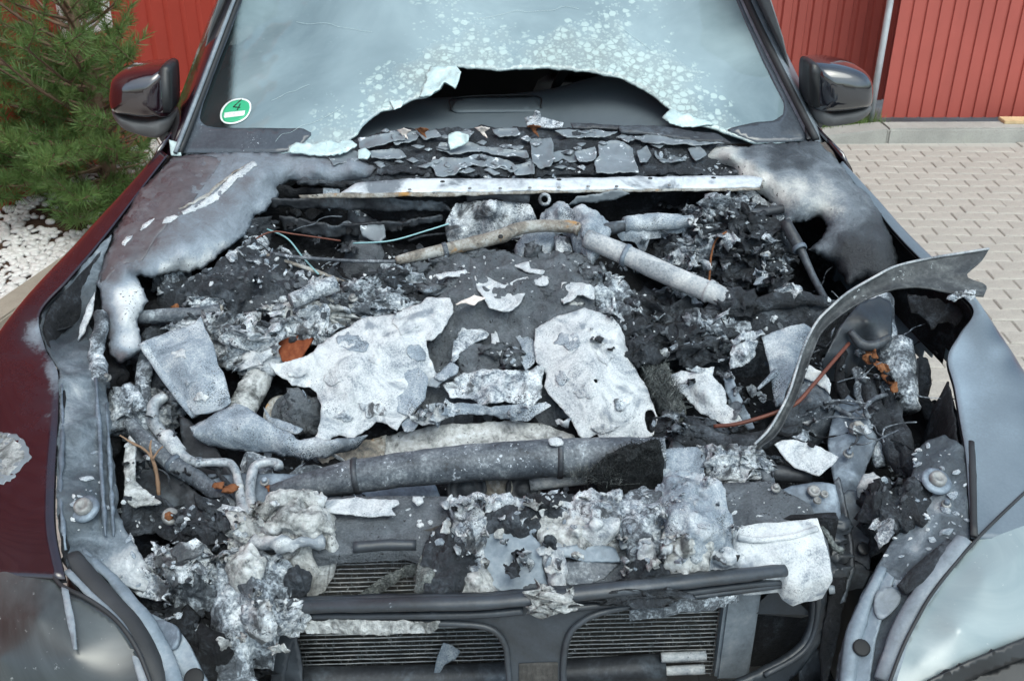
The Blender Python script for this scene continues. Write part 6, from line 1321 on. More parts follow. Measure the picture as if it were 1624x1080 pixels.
# burnt-through layers and scabs on the big plates
PL = {o['label'].split()[0] + o['label'].split()[1]: o for o in bpy.data.objects if o.name.startswith('burnt_cover_plate')}
big, rgt = PL['largestwhite'], PL['smoothwhite']
for tgt, spots in ((big, [(560, 545, 26, 16), (640, 515, 22, 12), (530, 600, 18, 12), (590, 650, 26, 12), (660, 560, 14, 18), (470, 592, 16, 7), (600, 570, 14, 9), (545, 660, 16, 9)]), (rgt, [(900, 540, 22, 16), (960, 560, 18, 16), (930, 620, 20, 14), (985, 640, 16, 14), (890, 600, 12, 12), (960, 680, 20, 9)]), (PL['smoothpale'], [(300, 600, 18, 14), (320, 630, 12, 9), (285, 560, 14, 9)])):
    for k, (x, y, sx, sy) in enumerate(spots):
        n = rs.randint(7, 11); pts = []
        for i in range(n):
            a = 6.2832 * i / n; r = rs.uniform(.55, 1.2); pts.append((x + math.cos(a) * sx * r, y + math.sin(a) * sy * r))
        decal('ash_layer', tgt, pts, X[('ashgrey', 'ash', 'ash', 'foil')[k % 4]], off=.002 + .0015 * (k % 2), jag=3.2, amp=.0025, freq=60, thick=.0018)
# ------------------------------------------------------------------ front: radiator, grille frame, radiator support
rad = empty('radiator', (0, 0, 0)); rad.parent = car
def fins_mat():
    m = Mat('radiator_fins')
    w_ = m.n('ShaderNodeTexWave'); w_.wave_type = 'BANDS'; w_.bands_direction = 'X'; w_.inputs['Scale'].default_value = 150; w_.inputs['Distortion'].default_value = 1.5; m.l(m.co, w_.inputs[0])
    n = m.noise(40, 6, .7)
    c = m.mix(w_.outputs[0], (.012, .012, .012), (.11, .106, .10))
    c = m.mix(m.ramp(n, [(.5, 0.), (.75, .7)]), c, (.17, .165, .155))
    m.set(Base_Color=c, Roughness=.7, Metallic=.2); m.bump(w_.outputs[0], .6, .003); return m.m
X['fins'] = fins_mat()
X['coretube'] = burnt('core_tube', [(.28, (.10, .10, .098)), (.5, (.23, .225, .218)), (.72, (.40, .39, .375))], s=30, fine=200, finea=.6, rough=.5, metal=.4, bump=.2, bd=.002)
y0r = .345
mk('fin_core', [(-.42, y0r, .52), (.37, y0r, .52), (.37, y0r + .012, .87), (-.42, y0r + .012, .87)], [(0, 1, 2, 3)], X['fins'], rad); solid(bpy.data.objects['fin_core'], .03, -1)
rq = np.random.RandomState(3)
n_t = 34
tb_me = None
for k in range(n_t):
    z = .525 + k * .0101
    xs = np.linspace(-.42, .37, 28)
    pts = np.stack([xs, np.full(28, y0r - .010 + (z - .52) * .034) + .0003 * rq.randn(28), z + .00015 * rq.randn(28)], 1)
    tube('cooling_tube', rad, pts, .0015, X['coretube'], world=True, n=5, seg=28)
# bent fin ends standing out between the tubes
V = []; F = []
for k in range(2600):
    x = rq.rand() * .79 - .42; z = .525 + rq.rand() * .34; l = .004 + .006 * rq.rand(); i = len(V); y = y0r - .011 + (z - .52) * .034
    V += [(x, y, z), (x + .0012, y, z), (x + .001 + .002 * rq.randn(), y - .003 * rq.rand(), z - l)]; F.append((i, i + 1, i + 2))
fb = mk('bent_fins', V, F, X['coretube'], rad, smooth=False); fb['kind'] = 'stuff'
boxm('side_tank', rad, (.405, .335, .69), (.066, .03, .34), X['pillar'], bevel=.006)
boxm('side_tank', rad, (-.45, .335, .69), (.05, .03, .34), X['darkmetal'], bevel=.006)
tube('lower_tank', rad, [(-.44, .32, .553), (-.1, .315, .553), (.27, .32, .56)], .026, X['darkmetal'], world=True, n=14, amp=.001)
for dz in (0.0, -.035): tube('oil_pipe', rad, [(.26, .31, .595 + dz), (.30, .31, .596 + dz), (.345, .31, .597 + dz)], .0095, X['tubeash'], world=True, n=12, amp=.0006)
boxm('duct_wall', car, (.50, .36, .70), (.14, .02, .36), X['soot'], bevel=.004)
for (zz, xx) in ((.80, .46), (.72, .47)):
    mk('duct_vane', [(xx - .05, .33, zz - .04), (xx + .05, .32, zz - .045), (xx + .06, .30, zz - .02), (xx, .33, zz + .03)], [(0, 1, 2), (0, 2, 3)], X['plastic'], car, smooth=False)
    solid(bpy.context.scene.objects[-1] if False else car.children[-1], .004)

# black grille frame with its two openings
frame = sheet('grille_frame', car, [(432, 952), (520, 950), (640, 947), (760, 945), (850, 938), (960, 928), (1100, 912), (1200, 900), (1240, 898), (1300, 905), (1312, 925), (1312, 975), (1300, 1020), (1270, 1062), (1230, 1100), (1000, 1250), (880, 1250), (800, 1250), (430, 1250), (428, 980)],
              X['plastic'], d=0, proj=GR, res=6, jag=.6, amp=.001, freq=10, thick=.014,
              holes=[[(475, 992), (600, 990), (720, 992), (772, 998), (796, 1020), (802, 1060), (806, 1120), (800, 1200), (475, 1200)], [(902, 1120), (898, 1060), (905, 1015), (925, 990), (965, 972), (1060, 956), (1180, 940), (1262, 930), (1284, 938), (1292, 962), (1285, 1005), (1262, 1035), (1210, 1065), (1150, 1100), (1080, 1200), (900, 1200)]])
tube('frame_lip', frame, [(436, 962, -.012), (640, 958, -.014), (760, 955, -.014), (850, 948, -.014), (1000, 932, -.014), (1140, 916, -.014), (1244, 904, -.014)], [.013, .014, .014, .014, .014, .014, .013], X['plastic'], proj=GR, n=12, amp=.0008, seg=60, flat=.8)
tube('frame_lip', frame, [(436, 978, -.006), (640, 976, -.006), (760, 974, -.006), (830, 968, -.006)], .007, X['plastic'], proj=GR, n=8, seg=30)
tube('frame_lip', frame, [(880, 968, -.006), (960, 958, -.006), (1060, 944, -.006), (1180, 928, -.006), (1280, 920, -.006)], .006, X['plastic'], proj=GR, n=8, seg=30)
for hole in ([(600, 988), (720, 989), (776, 996), (800, 1020), (806, 1060), (810, 1120)], [(896, 1120), (893, 1060), (900, 1012), (922, 986), (965, 968), (1060, 952), (1180, 936), (1266, 926), (1290, 936), (1298, 962), (1290, 1008), (1266, 1040), (1212, 1070)]):
    tube('opening_rim', frame, [(x, y, -.004) for x, y in hole], .0055, X['plastic'], proj=GR, n=8, seg=60)
for (x, y) in ((1315, 935), (1316, 960), (1314, 985), (1308, 1008)):
    disc('frame_clip', frame, GR(np.array([float(x)]), np.array([float(y)]), np.array([.0]))[0], .008, .010, X['pillar'], n=12, axis=(1, -.3, .3))
sheet('centre_mesh', frame, [(823, 1052), (885, 1050), (884, 1130), (823, 1130)], X['fins'], d=-.003, proj=GR, res=6, jag=.2, amp=0, thick=.002)
sheet('frame_foot', car, [(1268, 1062), (1300, 1030), (1318, 1060), (1330, 1100), (1270, 1100)], X['darkmetal'], d=.01, proj=GR, res=6, jag=.3, thick=.006)
# ash on the frame
o = sheet('ash_rope', None, [(480, 984, -.01), (560, 983, -.012), (640, 984, -.012), (697, 986, -.01), (690, 994, -.012), (600, 998, -.012), (520, 997, -.012), (484, 994, -.01)], X['tan'], proj=GR, res=3, jag=1.4, amp=.003, freq=60, skirt=.01); loose(o, 'pale fibrous ash strip along the top of the left grille opening', 'ash strip')
o = sheet('ash_rope', None, [(1000, 965, -.01), (1060, 955, -.014), (1120, 948, -.012), (1165, 942, -.01), (1172, 948, -.01), (1100, 962, -.014), (1040, 972, -.012), (1000, 974, -.01)], X['charash'], proj=GR, res=3, jag=2.4, amp=.005, freq=60, skirt=.01); loose(o, 'charred ash strip along the top of the right grille opening', 'ash strip')
o = crumple('ash_clump', None, 875, 950, -.02, (.030, .016, .016), X['tan'], 4, .6, proj=GR); loose(o, 'small crusted clump stuck to the middle of the grille bar', 'clump')
o = crumple('ash_clump', None, 1015, 940, -.02, (.05, .014, .010), X['char'], 4, .6, proj=GR); loose(o, 'long black clump stuck on the grille bar right of its middle', 'clump')
o = sheet('glass_shard', None, [(688, 1070, -.03), (694, 1040, -.032), (703, 1020, -.034), (716, 1024, -.034), (730, 1034, -.033), (722, 1046, -.032), (706, 1054, -.031), (694, 1072, -.03)], X['ashgrey'], proj=plane((0, -1, .05), (0, y0r, .75)), res=3, jag=.6, amp=.002, thick=.003); loose(o, 'grey leaf shaped shard caught on the left radiator opening', 'shard')
o = sheet('ash_rope', None, [(566, 944, -.02), (600, 918, -.022), (640, 898, -.022), (664, 890, -.02), (662, 900, -.022), (636, 910, -.024), (606, 930, -.024), (576, 948, -.022)], X['fiber'], proj=plane((0, -1, .05), (0, y0r, .75)), res=3, jag=1.2, amp=.004, freq=60, skirt=.01); loose(o, 'frayed grey fibre strand slanting over the small radiator gap', 'fibre strand')

# radiator support panel
sp = sheet('radiator_support', car, [(500, 795, .075), (520, 788, .072), (600, 785, .072), (715, 787, .072), (760, 790, .075), (880, 790, .08), (1000, 790, .08), (1120, 775, .075), (1160, 765, .07), (1220, 762, .07), (1285, 800, .07), (1296, 825, .075), (1312, 860, .085), (1320, 910, .10), (1240, 905, .09), (1100, 915, .085), (1000, 928, .085), (850, 940, .085), (760, 944, .09), (690, 944, .10), (670, 930, .10), (668, 880, .08), (640, 872, .075), (560, 876, .075), (500, 880, .075), (490, 840, .075)],
           X['crust'], ctrl=[(600, 830, .065), (800, 850, .07), (1000, 860, .07), (1220, 800, .06), (1220, 880, .065)], res=5, jag=1, amp=.003, freq=18, skirt=.018)
tube('panel_lip', sp, [(560, 868, .07), (610, 864, .07), (660, 864, .072)], .010, X['plastic'], n=10, amp=.0008)
sheet('support_plate', sp, [(760, 852, .06), (800, 842, .055), (840, 846, .055), (856, 860, .058), (862, 900, .07), (872, 930, .08), (800, 940, .085), (780, 930, .08), (755, 880, .066)], X['bluemetal'], res=4.5, jag=1.5, amp=.002, thick=.004)
sheet('support_plate', sp, [(880, 868, .06), (930, 860, .055), (975, 870, .058), (985, 890, .062), (930, 890, .065), (880, 880, .066)], X['bluemetal'], res=4.5, jag=1.5, amp=.002, thick=.004)
sheet('support_plate', sp, [(888, 890, .068), (940, 890, .066), (980, 892, .068), (960, 915, .076), (920, 932, .08), (888, 925, .08)], X['tarhose'], res=4.5, jag=1.5, amp=.003, thick=.004)
sheet('support_plate', sp, [(980, 852, .058), (1005, 848, .056), (1006, 868, .06), (985, 872, .06)], X['peel'], res=4, jag=1, thick=.004)
# right white plate of the support
wpz = sheet('white_support_end', sp, [(1166, 838, .052), (1200, 830, .048), (1260, 826, .046), (1296, 822, .048), (1306, 850, .056), (1314, 880, .066), (1318, 908, .078), (1300, 915, .084), (1268, 920, .084), (1248, 912, .082), (1240, 902, .08), (1180, 905, .078), (1170, 880, .066)], X['ash'], ctrl=[(1240, 848, .052), (1240, 880, .058), (1200, 855, .06)], res=4, jag=.8, amp=.003, freq=16, skirt=.05)
tube('pressed_seam', sp, [(1170, 852, .052), (1200, 856, .054), (1250, 852, .052), (1296, 838, .05)], .006, X['ash'], n=8, amp=.0008)
mt = sheet('support_bracket', sp, [(1236, 778, .10), (1255, 770, .10), (1300, 764, .10), (1325, 768, .10), (1332, 800, .12), (1334, 830, .13), (1300, 832, .13), (1285, 812, .12)], X['metal'], res=5, jag=.5, amp=.002, thick=.006)
for k, (x, y, r) in enumerate(((1291, 779, .013), (1307, 784, .008), (1296, 794, .008))):
    p = A(np.array([float(x)]), np.array([float(y)]), np.array([.098]))[0]; disc('rivet', mt, p, r, .005, X['bolt'], n=16, axis=(0, -.4, 1), prof=[(0, .001), (r * .4, .001), (r * .6, .005), (r * .9, .004), (r, 0)])
sheet('bracket_slot', mt, [(1288, 814), (1326, 812), (1328, 830), (1296, 832)], X['black'], d=.114, res=6, jag=.2, amp=0, thick=.002)
sheet('bracket_rib', car, [(1322, 765, .10), (1330, 755, .09), (1340, 800, .12), (1350, 860, .15), (1352, 900, .17), (1338, 950, .19), (1330, 960, .2), (1340, 900, .18), (1334, 850, .16)], X['darkmetal'], res=4, jag=.5, amp=.002, thick=.010)
for (x, y, d) in ((1318, 855, .15), (1325, 880, .16), (1322, 905, .17), (1330, 835, .14)):
    crumple('melted_clip', car, x, y, d, (.022, .014, .014), X['plastic'], 3, .4)
tube('fibre_strand', car, [(1300, 838, .075), (1314, 852, .09), (1324, 866, .10), (1336, 874, .11)], .0055, X['fiber'], n=8, amp=.003, freq=80)
sheet('side_duct', car, [(1320, 905, .16), (1345, 910, .17), (1340, 960, .20), (1325, 1030, .22), (1310, 1100, .25), (1300, 1040, .22), (1316, 960, .18)], X['soot'], res=6, jag=.6, amp=.004, thick=.006)
# lumps of melted plastic and ash along the support
def crust(nm, parent, pts, mat, d=.05, lift=.03, **k):
    c = np.mean(np.array([p[:2] for p in pts]), 0)
    k = dict(dict(res=3.2, jag=3.4, amp=.007, freq=38, ridge=.0035, skirt=.03), **k)
    return sheet(nm, parent, [(p[0], p[1], p[2] if len(p) > 2 else d) for p in pts], X[mat], ctrl=[(c[0], c[1], d - lift)] + list(k.pop('extra', [])), **k)
crust('melted_crust', sp, [(680, 860), (700, 835), (720, 810), (745, 800), (760, 830), (765, 870), (752, 900), (730, 925), (700, 940), (672, 940), (668, 900)], 'char', .066, .03, freq=48)
crust('melted_crust', sp, [(664, 885), (680, 870), (692, 900), (694, 940), (672, 945), (660, 930)], 'fiber', .07, .015)
crust('melted_crust', sp, [(714, 796), (740, 788), (768, 800), (765, 850), (770, 880), (756, 900), (738, 895), (735, 870), (720, 850), (722, 820)], 'foil', .055, .03, freq=48)
crust('melted_crust', sp, [(715, 790), (760, 782), (820, 784), (850, 792), (830, 808), (770, 806), (725, 810)], 'foil', .055, .025, freq=48)
crust('melted_crust', sp, [(735, 880), (760, 890), (780, 920), (790, 938), (750, 943), (720, 940), (740, 915)], 'tan', .075, .015)
crust('melted_crust', sp, [(765, 800), (830, 796), (860, 810), (850, 840), (810, 842), (770, 845)], 'char', .055, .03, freq=44)
crust('melted_crust', sp, [(835, 784), (880, 778), (920, 790), (900, 815), (860, 820), (840, 805)], 'char', .055, .035, freq=44)
crust('melted_crust', sp, [(840, 820), (890, 808), (950, 830), (985, 860), (960, 870), (900, 862), (860, 850)], 'tan', .058, .028, freq=44)
crust('melted_crust', sp, [(885, 790), (930, 778), (985, 780), (990, 820), (960, 842), (930, 840), (900, 815)], 'foil', .045, .03, freq=48)
crust('melted_crust', sp, [(900, 810), (940, 820), (985, 815), (975, 840), (950, 850), (915, 836)], 'ash', .04, .02, freq=44)
crust('melted_crust', sp, [(985, 790), (1020, 770), (1050, 790), (1050, 850), (1030, 890), (1000, 880), (985, 840)], 'charash', .05, .035, freq=42)
crust('melted_crust', sp, [(1000, 900), (1010, 870), (1050, 880), (1060, 912), (1040, 922), (985, 930)], 'char', .06, .03, freq=42)
crust('melted_crust', sp, [(1040, 770, .05), (1050, 752, .05), (1090, 742, .045), (1118, 752, .045), (1145, 775, .05), (1152, 820, .055), (1170, 860, .06), (1178, 895, .075), (1140, 905, .08), (1080, 910, .08), (1045, 905, .075), (1035, 850, .065)], 'ashgrey', .05, .05, freq=20, amp=.010, ridge=.007, skirt=.06, extra=[(1080, 800, .0), (1130, 840, .015), (1090, 860, .01)])
crust('melted_crust', sp, [(1050, 840, .03), (1080, 815, .015), (1115, 820, .015), (1130, 860, .03), (1120, 895, .05), (1080, 905, .06), (1055, 890, .05)], 'tan', .02, .01, freq=46)
crust('melted_crust', sp, [(1120, 870, .05), (1150, 865, .05), (1180, 880, .06), (1190, 898, .07), (1160, 906, .075), (1125, 905, .07)], 'ash', .05, .008, freq=36)
crust('melted_crust', sp, [(860, 860), (885, 850), (890, 880), (900, 920), (885, 936), (868, 910)], 'ash', .06, .012)
crust('melted_crust', sp, [(1010, 845), (1025, 838), (1040, 870), (1040, 900), (1015, 885)], 'ash', .045, .015)
sheet('crust_hole', sp, [(1148, 890, .045), (1160, 880, .04), (1174, 880, .04), (1170, 890, .05), (1150, 896, .055)], X['black'], res=3, jag=.5, amp=0, thick=.001)
o = flake([(1000, 728, .09), (1050, 712, .08), (1105, 708, .08), (1118, 722, .085), (1118, 760, .09), (1090, 765, .08), (1056, 760, .08)], 0, 'ashgrey', 'pale folded sheet beside the dark felt block', nm='folded_sheet', cat='sheet', amp=.004, thick=.005)
o = flake([(510, 795), (530, 789), (580, 790), (632, 792), (634, 799), (620, 806), (628, 815), (590, 820), (550, 816), (520, 812)], .05, 'ash', 'white ash patch on the flat left part of the radiator support', amp=.002)
o = flake([(655, 786), (668, 788), (672, 796), (664, 802), (655, 794)], .05, 'ash', 'small white ash curl beside the flat ash patch', amp=.004)
# melted insulation at the left end
mi = crust('melted_insulation', car, [(395, 850, .09), (402, 820, .08), (430, 790, .07), (470, 778, .06), (505, 785, .06), (520, 810, .06), (522, 840, .062), (530, 858, .066), (508, 874, .076), (490, 886, .085), (470, 880, .09), (430, 875, .095)], 'tan', .06, .03, freq=26, amp=.012, ridge=.007, skirt=.08, extra=[(450, 820, .02), (490, 830, .025)])
tube('ash_fold', mi, [(408, 812, .05), (440, 795, .03), (480, 788, .03), (515, 800, .045)], [.012, .016, .016, .010], X['tan'], n=10, amp=.007, freq=50)
tube('ash_fold', mi, [(420, 840, .05), (460, 826, .025), (500, 826, .03), (530, 842, .05)], [.012, .016, .018, .012], X['tan'], n=10, amp=.007, freq=50)
tube('ash_fold', mi, [(400, 862, .07), (440, 862, .045), (480, 858, .045), (515, 860, .058)], [.010, .014, .012, .006], X['ash'], n=10, amp=.008, freq=50)
crust('melted_insulation', car, [(345, 925, .10), (350, 885, .09), (372, 858, .08), (400, 865, .075), (440, 880, .07), (470, 905, .08), (455, 930, .09), (432, 945, .09), (430, 975, .10), (432, 998, .11), (400, 1000, .13), (385, 1040, .15), (410, 1090, .18), (350, 1090, .19), (350, 1020, .15), (342, 970, .12)], 'charash', .09, .03, freq=22, amp=.012, ridge=.006, skirt=.08, extra=[(400, 920, .05), (400, 960, .07)])
crust('melted_insulation', car, [(360, 890, .06), (385, 862, .05), (420, 880, .045), (410, 910, .05), (370, 915, .06)], 'tan', .05, .02, freq=40)
crust('melted_insulation', car, [(385, 960, .07), (425, 950, .06), (436, 985, .075), (410, 1000, .085), (388, 985, .08)], 'foil', .07, .02, freq=44)
crust('melted_insulation', car, [(452, 905, .08), (470, 895, .07), (486, 905, .08), (482, 940, .10), (458, 940, .10)], 'char', .08, .02, freq=40)
crust('melted_insulation', car, [(260, 905, .12), (290, 880, .10), (330, 880, .10), (350, 910, .11), (330, 950, .14), (290, 960, .15), (265, 940, .14)], 'charash', .11, .03, freq=34)
for (x, y, d, s, m_) in ((300, 905, .09, .03, 'foil'), (275, 890, .09, .025, 'foil'), (330, 840, .13, .04, 'char'), (360, 850, .12, .03, 'char'), (290, 1000, .2, .06, 'char'), (330, 1050, .22, .07, 'soot'), (460, 980, .12, .025, 'foil'), (395, 845, .08, .03, 'tan')):
    crumple('melted_lump', car, x, y, d, (s, s * .8, s * .8), X[m_], 4, .55)
sheet('duct_side', car, [(432, 1000), (470, 998), (482, 1100), (440, 1100)], X['plastic'], d=.01, proj=GR, res=6, jag=.5, thick=.006)
# scorched tube across the front and the felt on its end
ft = tube('front_tube', car, [(430, 778, .125), (480, 770, .115), (560, 755, .10), (660, 742, .09), (760, 733, .085), (860, 727, .085), (950, 724, .085), (1030, 724, .085), (1052, 724, .085)], [.012, .022, .032, .0345, .036, .0365, .0365, .036, .035], X['tarhose'], n=26, amp=.0022, freq=16, seg=90)
o = flake([(868, 698), (876, 692), (890, 694), (894, 702), (882, 708), (872, 706)], .038, 'ash', 'small pale leaf shaped flake resting on the scorched front tube')
fe = sheet('felt_block', None, [(940, 742, .055), (962, 720, .045), (1000, 704, .04), (1046, 698, .04), (1052, 722, .05), (1048, 750, .07), (1010, 760, .08), (970, 766, .085), (948, 760, .075)], X['felt'], ctrl=[(1000, 728, .042)], res=3, jag=1.8, amp=.004, freq=60, ridge=.002, skirt=.03); loose(fe, 'fuzzy black felt block wrapped over the right end of the front tube', 'felt')
def fuzz(parent, pts, n, L, mat, seed, d, r=.0006, nm='frayed_fibres'):
    rg = np.random.RandomState(seed); V = []; F = []
    poly = np.array(pts, float); lo, hi = poly.min(0), poly.max(0)
    k = 0
    while k < n:
        q = lo + (hi - lo) * rg.rand(2)
        if not inside(poly, q[None])[0]: continue
        k += 1
        p = A(np.array([q[0]]), np.array([q[1]]), np.array([d]))[0]; dr = rg.randn(3); dr[2] = abs(dr[2]) * .7; dr /= np.linalg.norm(dr)
        s = np.cross(dr, (.3, 1, .2)); s /= np.linalg.norm(s); ln = L * (.4 + rg.rand())
        bend = rg.randn(3) * .4
        prev = None
        for t in (0, .35, .7, 1.0):
            c = p + dr * ln * t + bend * ln * t * t
            i = len(V); V += [c - s * r, c + s * r]
            if prev is not None: F.append((prev, prev + 1, i + 1, i))
            prev = i
    o = mk(nm, np.array(V) - (np.array(parent.location) if parent is not None and parent.parent is None and parent is not car else 0), F, mat, parent); o['kind'] = 'stuff'; return o
fuzz(fe, [(940, 742), (1000, 704), (1048, 698), (1050, 752), (948, 764)], 1500, .009, X['felt'], 1, .045)
fuzz(bpy.data.objects['fibre_mat'], [(1018, 560), (1030, 545), (1075, 615), (1082, 655), (1060, 655), (1020, 590)], 1500, .014, X['fiber'], 2, .10)
fuzz(ft, [(900, 750), (980, 735), (985, 770), (910, 765)], 300, .016, X['fiber'], 3, .07)
# things under the front tube
sheet('engine_front', car, [(540, 760, .19), (640, 760, .18), (690, 768, .18), (700, 790, .19), (560, 790, .19)], X['metal'], res=6, jag=1, amp=.002, thick=.006)
for (x, y, r, m_) in ((740, 775, .04, 'darkmetal'), (790, 772, .03, 'rusty'), (830, 775, .035, 'darkmetal'), (870, 764, .012, 'bolt')):
    disc('pulley', car, A(np.array([float(x)]), np.array([float(y)]), np.array([.16]))[0], r, r * .4, X[m_], n=20, axis=(0, -1, .6), prof=[(0, r * .2), (r * .35, r * .25), (r * .4, r * .1), (r * .8, r * .1), (r * .9, r * .35), (r, r * .2), (r, -.01)])
tube('shaft', car, [(840, 768, .15), (880, 762, .145), (930, 756, .14)], .015, X['tubeash'], n=12, amp=.001)

# ------------------------------------------------------------------ torn scraps fused to everything in the bay
ZONES = [  # x0, y0, x1, y1, depth, count, materials
    (1040, 350, 1240, 460, .07, 22, ('foil', 'ashgrey', 'charash', 'char')),
    (1040, 480, 1240, 600, .10, 18, ('char', 'charash', 'foil', 'soot')),
    (1060, 600, 1320, 720, .11, 18, ('foil', 'charash', 'tarhose', 'char')),
    (1330, 500, 1440, 720, .10, 14, ('charash', 'char', 'foil')),
    (1390, 700, 1470, 860, .14, 9, ('char', 'darkmetal', 'charash')),
    (250, 430, 420, 540, .08, 16, ('char', 'charash', 'foil')),
    (400, 420, 640, 520, .08, 22, ('char', 'charash', 'crust', 'foil')),
    (430, 320, 700, 400, .12, 14, ('soot', 'darkmetal', 'char')),
    (860, 320, 1200, 350, .10, 8, ('soot', 'darkmetal', 'char')),
    (200, 580, 300, 760, .13, 14, ('char', 'charash', 'foil', 'darkmetal')),
    (190, 850, 350, 960, .11, 14, ('foil', 'charash', 'char')),
    (390, 780, 500, 890, .045, 10, ('tan', 'ash', 'tan')),
    (700, 785, 1060, 905, .040, 44, ('foil', 'charash', 'ash', 'char', 'foil', 'tan')),
    (1050, 760, 1180, 890, .025, 12, ('ashgrey', 'ash', 'foil')),
    (350, 880, 450, 1040, .075, 10, ('tan', 'foil', 'tan', 'ash')),
    (640, 640, 900, 680, .115, 12, ('ashgrey', 'foil', 'ash')),
    (930, 440, 1020, 560, .07, 14, ('charash', 'char', 'foil')),
    (1110, 700, 1230, 760, .11, 10, ('foil', 'charash', 'darkmetal')),
]
for (x0, y0, x1, y1, d, n_, ms) in ZONES:
    for k in range(n_):
        sx = rs.uniform(5, 17); sy = sx * rs.uniform(.4, .9)
        scrap(rs.uniform(x0, x1), rs.uniform(y0, y1), d + rs.uniform(-.012, .02), sx, sy, rs.choice(ms), (rs.uniform(-.02, .02), rs.uniform(-.022, .012)))
# ------------------------------------------------------------------ fallen crumbs, flakes and wires over the whole bay
dg = bpy.context.evaluated_depsgraph_get()
def scatter(nm, n, size, mat, label, cat, seed, flat, box=(-.80, .82, .22, 1.50), sub=1, amp=.5, dens=None, only=20):
    rg = np.random.RandomState(seed); V = []; F = []; c0 = 0
    bm = bmesh.new(); bmesh.ops.create_icosphere(bm, subdivisions=sub, radius=1)
    iv = np.array([q.co[:] for q in bm.verts]); tf = np.array([[q.index for q in t.verts] for t in bm.faces]); bm.free()
    tries = 0; k = 0
    while k < n and tries < n * 6:
        tries += 1
        x = box[0] + (box[1] - box[0]) * rg.rand(); y = box[2] + (box[3] - box[2]) * rg.rand()
        if dens is not None and vnoise(np.array([x * 5 + seed, y * 5, 0.3])) < dens: continue
        zt = .93 + .22 * (y - .3) + .06
        hit, loc, nor, idx, ob, mtx = SC.ray_cast(dg, (x, y, zt), (0, 0, -1), distance=.6)
        if not hit or ob.name.split('.')[0] not in ('engine_bay_tub', 'burnt_housing', 'charred_shelf', 'melted_lump', 'ash_lump', 'scuttle_panel', 'melted_crust', 'crust_lump', 'inner_rail', 'arch_panel', 'bent_flange', 'charred_layer', 'melted_insulation', 'engine', 'radiator_support')[:only]: continue
        k += 1
        s = size * (.35 + rg.rand() ** 2.2 * 1.3)
        sc = s * np.array([1 + .8 * rg.rand(), .6 + .5 * rg.rand(), flat * (.6 + .8 * rg.rand())])
        v = iv * (1 + amp * (rg.rand(len(iv)) - .5))[:, None] * sc
        e = Matrix.Rotation(rg.rand() * 6.28, 3, 'Z'); q = Vector(nor).to_track_quat('Z', 'Y').to_matrix() @ e @ Matrix.Rotation((rg.rand() - .5) * .9, 3, 'X')
        v = v @ np.array(q).T + np.array(loc[:]) + np.array(nor[:]) * s * flat * .4
        V.append(v); F.append(tf + c0); c0 += len(iv)
    o = mk(nm, np.vstack(V), np.vstack(F), mat, None, smooth=False); tag(o, label, cat, kind='stuff'); return o
scatter('char_crumbs', 600, .0065, X['char'], 'black char crumbs strewn through the burnt engine bay', 'debris', 1, .7, only=4)
scatter('grey_crumbs', 600, .006, X['crust'], 'grey burnt crumbs strewn through the burnt engine bay', 'debris', 2, .6, only=6)
scatter('ash_crumbs', 800, .0055, X['ashgrey'], 'pale ash crumbs strewn through the burnt engine bay', 'debris', 3, .45, dens=-.05, only=9)
scatter('foil_scraps', 200, .013, X['foil'], 'crumpled foil scraps strewn through the burnt engine bay', 'debris', 4, .35, sub=2, amp=.7, dens=.0, only=5)
scatter('char_chunks', 110, .018, X['charash'], 'ash dusted char chunks strewn through the burnt engine bay', 'debris', 6, .6, sub=2, amp=.55, dens=-.02, only=3)
scatter('white_crumbs', 700, .0032, X['ash'], 'tiny white ash specks strewn through the burnt engine bay', 'debris', 5, .5)
rw = random.Random(31)
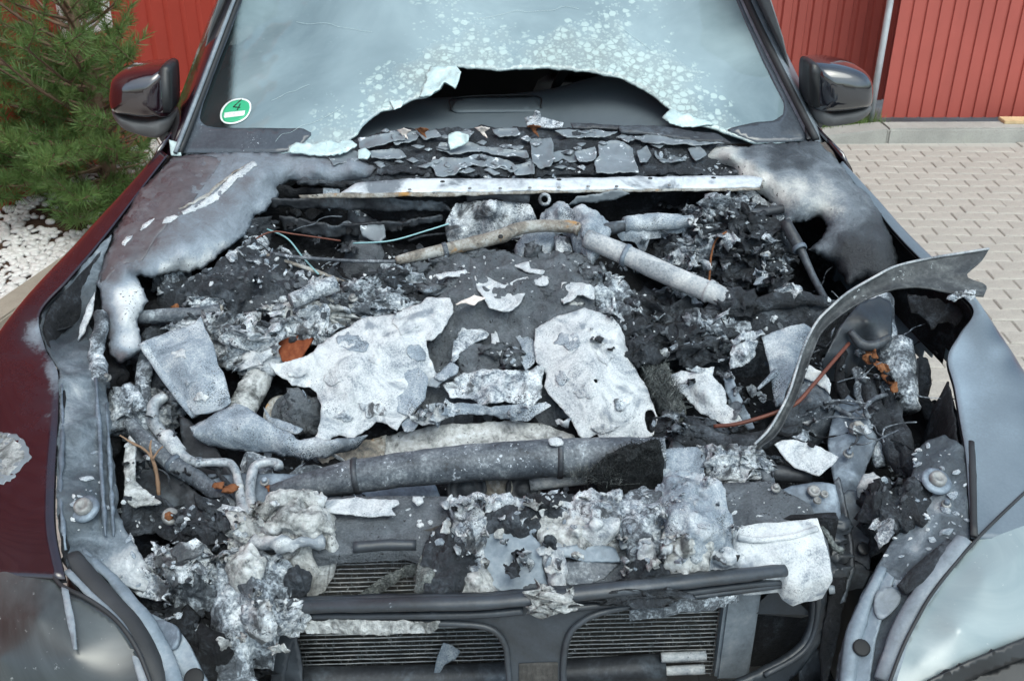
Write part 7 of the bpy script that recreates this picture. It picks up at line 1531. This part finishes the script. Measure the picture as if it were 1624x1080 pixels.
for k in range(90):
    x, y = (rw.uniform(250, 1400), rw.uniform(360, 720)) if k < 50 else (rw.uniform(1300, 1450), rw.uniform(530, 720)) if k < 70 else (rw.uniform(200, 330), rw.uniform(560, 860))
    if 560 < x < 1040 and y > 400 or (k < 70 and x < 640 and y > 500): continue
    a = rw.uniform(0, 6.28); d = rw.uniform(.07, .12) if k < 70 else rw.uniform(.14, .20); pts = [(x, y, d)]
    for j in range(5):
        a += rw.uniform(-.7, .7); x += math.cos(a) * rw.uniform(12, 26); y += math.sin(a) * rw.uniform(5, 13); d += rw.uniform(-.012, .016); pts.append((x, y, d))
    tube('burnt_wire', car, pts, rw.choice((.0012, .0016, .002, .003, .005)), X[rw.choice(('char', 'charash', 'soot', 'tarhose', 'char'))], n=6, amp=.0012, freq=60)

# clamps and bolts
def ring_on(pts, r, mat, n=14, proj=A):
    a = np.array(pts, float); p = proj(a[:, 0], a[:, 1], a[:, 2]); m_ = p.mean(0)
    return disc('hose_clamp', car, m_, r, .008, X[mat], n=n + 4, axis=tuple(p[1] - p[0]), prof=[(r * .9, -.006), (r * 1.07, -.005), (r * 1.10, 0), (r * 1.07, .005), (r * .9, .006)])
for pts, r, m_ in (([(985, 402, .028), (1000, 408, .03)], .025, 'metal'), ([(1118, 459, .046), (1130, 465, .048)], .025, 'tubeash'), ([(555, 756, .101), (575, 753, .098)], .033, 'darkmetal'), ([(880, 726, .085), (895, 726, .085)], .0375, 'darkmetal'), ([(310, 733, .13), (320, 733, .13)], .0095, 'foil'), ([(378, 770, .13), (380, 778, .13)], .0095, 'tan'), ([(270, 731, .139), (282, 740, .141)], .019, 'metal'), ([(1190, 746, .145), (1205, 747, .145)], .0175, 'metal'), ([(700, 398, .03), (712, 395, .028)], .0165, 'tarhose'), ([(1266, 390, .05), (1270, 398, .055)], .016, 'metal')):
    ring_on(pts, r, m_)
for k, (x, y, d, r) in enumerate(((170, 600, .07, .006), (1500, 800, .05, .006), (560, 474, .04, .007), (1345, 720, .125, .007), (1230, 775, .058, .006), (420, 765, .13, .006), (1372, 660, .105, .005))):
    p = A(np.array([float(x)]), np.array([float(y)]), np.array([d]))[0]
    o = disc('bolt', car, p, r * 1.5, .004, X['bolt'], n=14, axis=(0, -.35, 1)); disc('bolt_head', o, p + np.array([0, -.001, .004]), r, .007, X[('bolt', 'metal')[k % 2]], n=6, axis=(0, -.35, 1))
